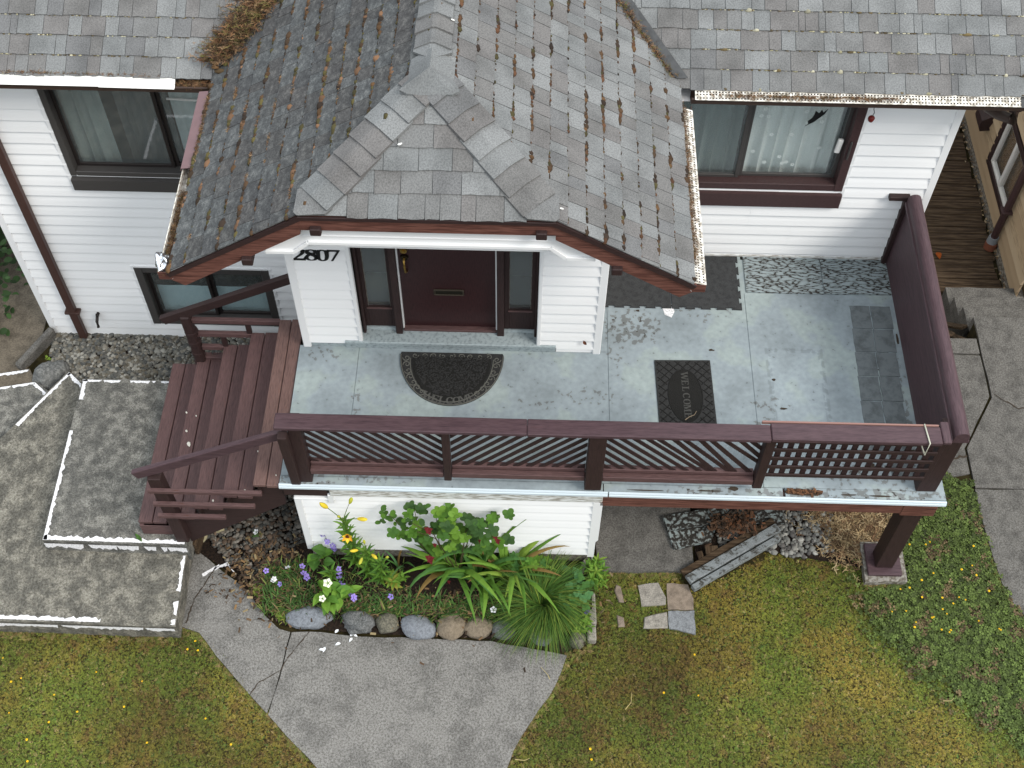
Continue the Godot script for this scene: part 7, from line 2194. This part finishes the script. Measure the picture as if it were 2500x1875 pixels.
# ---------------------------------------------------------------- lawn
func build_lawn() -> void:
	var left := PackedVector2Array(V([[-5.7, -4.355], [-2.95, -4.335], [-2.98, -4.45], [-2.79, -4.385], [-2.60, -4.18], [-2.345, -3.925], [-1.895, -3.49], [-1.61, -3.23], [-1.3, -2.9], [-5.7, -2.9]]))
	var right := PackedVector2Array(V([[0.44, -4.27], [0.68, -4.38], [0.70, -5.07], [1.45, -5.085], [1.54, -4.885], [2.3, -5.32], [2.55, -5.27], [3.08, -5.3], [3.08, -5.01], [3.49, -5.01], [3.50, -6.9], [4.0, -6.2], [4.27, -6.12], [4.275, -5.6], [4.33, -5.07], [4.46, -4.76], [4.88, -4.28], [6, -4.2], [6, -2.9], [-0.3, -2.9], [-0.05, -3.2], [-0.053, -3.282], [0.0, -3.433], [0.148, -3.696], [0.339, -4.006]]))
	var pavers := [PackedVector2Array(V([[1.10, -4.96], [1.24, -4.98], [1.29, -4.851], [1.29, -4.80], [1.11, -4.78]])), PackedVector2Array(V([[1.335, -4.97], [1.505, -4.97], [1.545, -4.849], [1.54, -4.75], [1.335, -4.75]])), PackedVector2Array(V([[1.13, -4.64], [1.315, -4.70], [1.317, -4.575], [1.115, -4.565]])), PackedVector2Array(V([[1.327, -4.71], [1.55, -4.722], [1.545, -4.52], [1.327, -4.565]])), PackedVector2Array(V([[0.875, -4.95], [0.905, -4.94], [0.925, -4.81], [0.89, -4.81]]))]
	var n1 := FastNoiseLite.new(); n1.seed = 3; n1.frequency = 0.8; n1.fractal_octaves = 4
	var n2 := FastNoiseLite.new(); n2.seed = 9; n2.frequency = 3.6; n2.fractal_octaves = 3
	var n3 := FastNoiseLite.new(); n3.seed = 19; n3.frequency = 0.5; n3.fractal_octaves = 2
	var tuft := st_new()
	for k in 7:
		var a := k * 2.4
		var l := 0.6 + 0.4 * sin(k * 1.7)
		var b := Basis(Vector3.UP, a) * Basis(Vector3.RIGHT, 0.45 + 0.12 * (k % 4))
		var o := Vector3(cos(a), 0, sin(a)) * 0.25
		var tip := o + b * Vector3(0, l, 0.25)
		var w := b * Vector3(0.075, 0, 0)
		tri(tuft, o - w, o + w, tip, Vector3.UP)
	var tm := tuft.commit()
	var clover := st_new()
	for k in 3:
		var a := TAU * k / 3.0
		var d := Vector3(cos(a), 0, sin(a))
		var s := Vector3(-sin(a), 0, cos(a))
		quad(clover, Vector3.ZERO, d * 0.6 + s * 0.42 + Vector3.UP * 0.1, d * 0.95 + Vector3.UP * 0.04, d * 0.6 - s * 0.42 + Vector3.UP * 0.1, Vector3.UP)
	var cm := clover.commit()
	var gp := []
	var gc := []
	var cp := []
	var cc := []
	for area: PackedVector2Array in [left, right]:
		var lo := area[0]
		var hi := area[0]
		for p in area:
			lo = lo.min(p); hi = hi.max(p)
		var n := int((hi.x - lo.x) * (hi.y - lo.y) * 11000)
		for i in n:
			var p := Vector2(rng.randf_range(lo.x, hi.x), rng.randf_range(lo.y, hi.y))
			if not Geometry2D.is_point_in_polygon(p + Vector2(rng.randfn(), rng.randfn()) * 0.016 + Vector2(n2.get_noise_2d(p.x * 2.0, p.y * 2.0), n2.get_noise_2d(p.y * 2.0, p.x * 2.0 + 7.0)) * 0.05, area): continue
			var skip := false
			for q: PackedVector2Array in pavers:
				if Geometry2D.is_point_in_polygon(p, q): skip = true
			if skip: continue
			var w := Vector3(p.x, GY, p.y)
			if not in_frame(w, 1.12): continue
			var a := n1.get_noise_2d(p.x, p.y)
			var b := n2.get_noise_2d(p.x, p.y)
			var g := n3.get_noise_2d(p.x, p.y)
			# clover and buttercup leaf to the right of the pier and under the deck edge
			var edge := 3.22 + 0.25 * b + maxf(0.0, -4.55 - 0.0 - p.y) * -0.02 + maxf(0.0, p.y + 4.55) * 1.1
			var is_clover := area == right and rng.randf() < 0.95 * smoothstep(-0.28, 0.22, p.x - edge + rng.randfn() * 0.04)
			if is_clover:
				if rng.randf() < 0.45: continue
				var s := rng.randf_range(0.016, 0.030)
				cp.append(Transform3D(Basis.from_euler(Vector3(rng.randf_range(-0.5, 0.5), rng.randf() * TAU, rng.randf_range(-0.5, 0.5))) * Basis.from_scale(Vector3(s, s, s)), w + Vector3(0, rng.randf_range(0.004, 0.045), 0)))
				var v := rng.randf_range(0.3, 1.5)
				if b < -0.25 and rng.randf() < 0.5: cc.append(Color(0.14 * v, 0.10 * v, 0.05 * v))
				else: cc.append(Color(0.082 * v, 0.118 * v, 0.026 * v))
			else:
				var s := rng.randf_range(0.014, 0.026) * (1.7 if rng.randf() < 0.05 else 1.0)
				gp.append(Transform3D(Basis.from_euler(Vector3(rng.randf_range(-0.25, 0.25), rng.randf() * TAU, rng.randf_range(-0.25, 0.25))) * Basis.from_scale(Vector3(s, s * 0.9, s)), w))
				var v := rng.randf_range(0.35, 1.55) * (1.0 + 0.5 * g)
				var green := clampf(0.5 + a * 1.5 + b * 0.5 + (0.18 if area == left else 0.0), 0.0, 1.0)
				var c := Color(0.21, 0.165, 0.03).lerp(Color(0.125, 0.155, 0.022), green)
				if b + g * 0.5 < -0.30 and rng.randf() < 0.5: c = Color(0.17, 0.11, 0.035)
				elif rng.randf() < 0.10: c = Color(0.085, 0.15, 0.03)
				elif rng.randf() < 0.08: c = Color(0.27, 0.21, 0.09)
				gc.append(Color(c.r * v, c.g * v, c.b * v))
	var gr := multi("grass", tm, M.vleaf, self, gp, gc)
	tag(gr, "short mossy olive lawn grass with brown patches", "grass", "", "stuff")
	var cl := multi("clover", cm, M.vleaf, self, cp, cc)
	tag(cl, "dark green clover and buttercup leaves right of the deck post", "clover", "", "stuff")
	# longer blades leaning over the edges of the paving
	var fp := []
	var fc := []
	for line: Array in [[Vector2(-2.97, -4.44), Vector2(-2.79, -4.39), Vector2(-2.61, -4.185), Vector2(-2.355, -3.93), Vector2(-1.9, -3.49), Vector2(-1.6, -3.22)], [Vector2(-0.06, -3.2), Vector2(0.0, -3.43), Vector2(0.145, -3.7), Vector2(0.335, -4.0), Vector2(0.43, -4.27), Vector2(0.66, -4.37)], [Vector2(-5.2, -4.35), Vector2(-2.96, -4.335)], [Vector2(0.68, -5.06), Vector2(1.45, -5.08)], [Vector2(4.3, -5.6), Vector2(4.34, -5.07), Vector2(4.48, -4.77), Vector2(4.8, -4.36)], [Vector2(3.1, -5.02), Vector2(3.48, -5.02)]]:
		for k in line.size() - 1:
			var a: Vector2 = line[k]
			var b: Vector2 = line[k + 1]
			for i in int(a.distance_to(b) * 420):
				var t := rng.randf()
				if n2.get_noise_2d(lerpf(a.x, b.x, t) * 3.0, lerpf(a.y, b.y, t) * 3.0) < -0.12: continue
				var q := a.lerp(b, t) + Vector2(rng.randfn(), rng.randfn()) * 0.02
				var s := rng.randf_range(0.025, 0.055)
				fp.append(Transform3D(Basis.from_euler(Vector3(rng.randf_range(-0.5, 0.5), rng.randf() * TAU, rng.randf_range(-0.5, 0.5))) * Basis.from_scale(Vector3(s, s, s)), Vector3(q.x, GY + 0.005, q.y)))
				var v := rng.randf_range(0.5, 1.4)
				fc.append(Color(0.15 * v, 0.17 * v, 0.035 * v) if rng.randf() < 0.6 else Color(0.25 * v, 0.18 * v, 0.075 * v))
	var fr := multi("edge_grass", tm, M.vleaf, self, fp, fc)
	tag(fr, "longer ragged grass growing along the edges of the paving", "grass", "", "stuff")
	# buttercups, each a flower on a short stalk
	var spots := [[-4.427, -4.103], [-4.303, -3.892], [-3.91, -3.787], [-4.223, -3.923], [-3.188, -3.923], [-3.68, -3.643], [-2.853, -4.222], [-2.763, -4.217], [-2.80, -4.30], [-3.3, -3.70], [-3.9, -3.55], [-4.05, -3.40], [-4.0, -3.22], [-2.35, -3.4], [-2.6, -3.62], [-3.05, -3.4], [-4.25, -3.62], [-3.6, -4.0], [1.53, -4.30], [1.54, -3.93], [1.25, -3.95], [0.62, -3.45], [0.63, -3.36]]
	for q: Array in [[970, 670], [1145, 672], [1192, 638], [1660, 688], [1645, 898], [1530, 943], [1690, 1003], [1228, 980], [1105, 1050], [970, 1138], [870, 1155], [1325, 1243], [1507, 1235], [1572, 1270], [1440, 1310], [1832, 1167], [785, 1388], [935, 1385], [1325, 1372], [1215, 1458], [1228, 1455], [1372, 1420], [1040, 1508], [1027, 1560], [1320, 1583], [1415, 1596], [1400, 1618], [1940, 1575], [1955, 1590], [1715, 1495], [1103, 1243]]:
		# picture position turned into a place on the lawn
		var px := Vector2(2000.0 + q[0] / 4.424, 1180.0 + q[1] / 4.424)
		var ray := cam.transform.basis * Vector3(px.x - 1250.0, -(px.y - 937.5), -3069.47)
		var at := cam.position + ray * ((-1.40 - CAMY) / ray.y)
		spots.append([at.x, at.z])
	var petal := star(0.0095, 5, 0.55, 0.35)
	var yellow := leafm(Color(0.95, 0.78, 0.10))
	var heart := plain(Color(0.80, 0.52, 0.06), 0.8)
	var dot := stone_mesh(12, 0, 0.05)
	var stalk := tube([Vector3(0, -0.07, 0), Vector3(0.004, -0.03, 0.003), Vector3.ZERO], 0.0016, 4)
	for q: Array in spots:
		var o := base("buttercup", "", "buttercup", "buttercups in the grass")
		o.set_meta("label", "small yellow buttercup flower standing among the " + ("clover leaves" if q[0] > 3.15 else ("grass left of the path" if q[0] < 0 else "grass right of the path")))
		o.position = Vector3(q[0], -1.385 + rng.randf_range(-0.01, 0.01), q[1])
		var s := rng.randf_range(0.8, 1.2)
		mi("flower", petal, yellow, o, Transform3D(Basis.from_euler(Vector3(rng.randf_range(-0.3, 0.3), rng.randf() * TAU, 0)) * Basis.from_scale(Vector3.ONE * s), Vector3.ZERO))
		mi("flower_heart", dot, heart, o, Transform3D(Basis.from_scale(Vector3(0.004, 0.003, 0.004)), Vector3(0, 0.003, 0)))
		mi("stalk", stalk, M.stem, o)
	# dry stalks lying about
	for q: Array in [[0.92, -3.80, 0.16, 1.2, "pale dry stalk on the right lawn beside the path"], [3.62, -3.95, 0.10, 0.3, "curled dry stalk on the lawn below the clover"], [0.28, -4.05, 0.13, 2.2, "dry straw across the edge of path and lawn"], [0.0, -3.35, 0.12, 0.1, "dry straw lying on the concrete path"], [2.10, -3.6, 0.05, 1.4, "tiny dry stalk in the middle of the right lawn"]]:
		var p := Vector3(q[0], -1.404, q[1])
		var d: Vector3 = Vector3(cos(q[3]), 0, -sin(q[3])) * q[2]
		tag(mi("dry_stalk", tube([p, p + d * 0.5 + Vector3(0.02, 0.006, 0.015), p + d], 0.004, 5, 0.002), plain(Color(0.66, 0.60, 0.42), 0.9), self), q[4], "stalk")
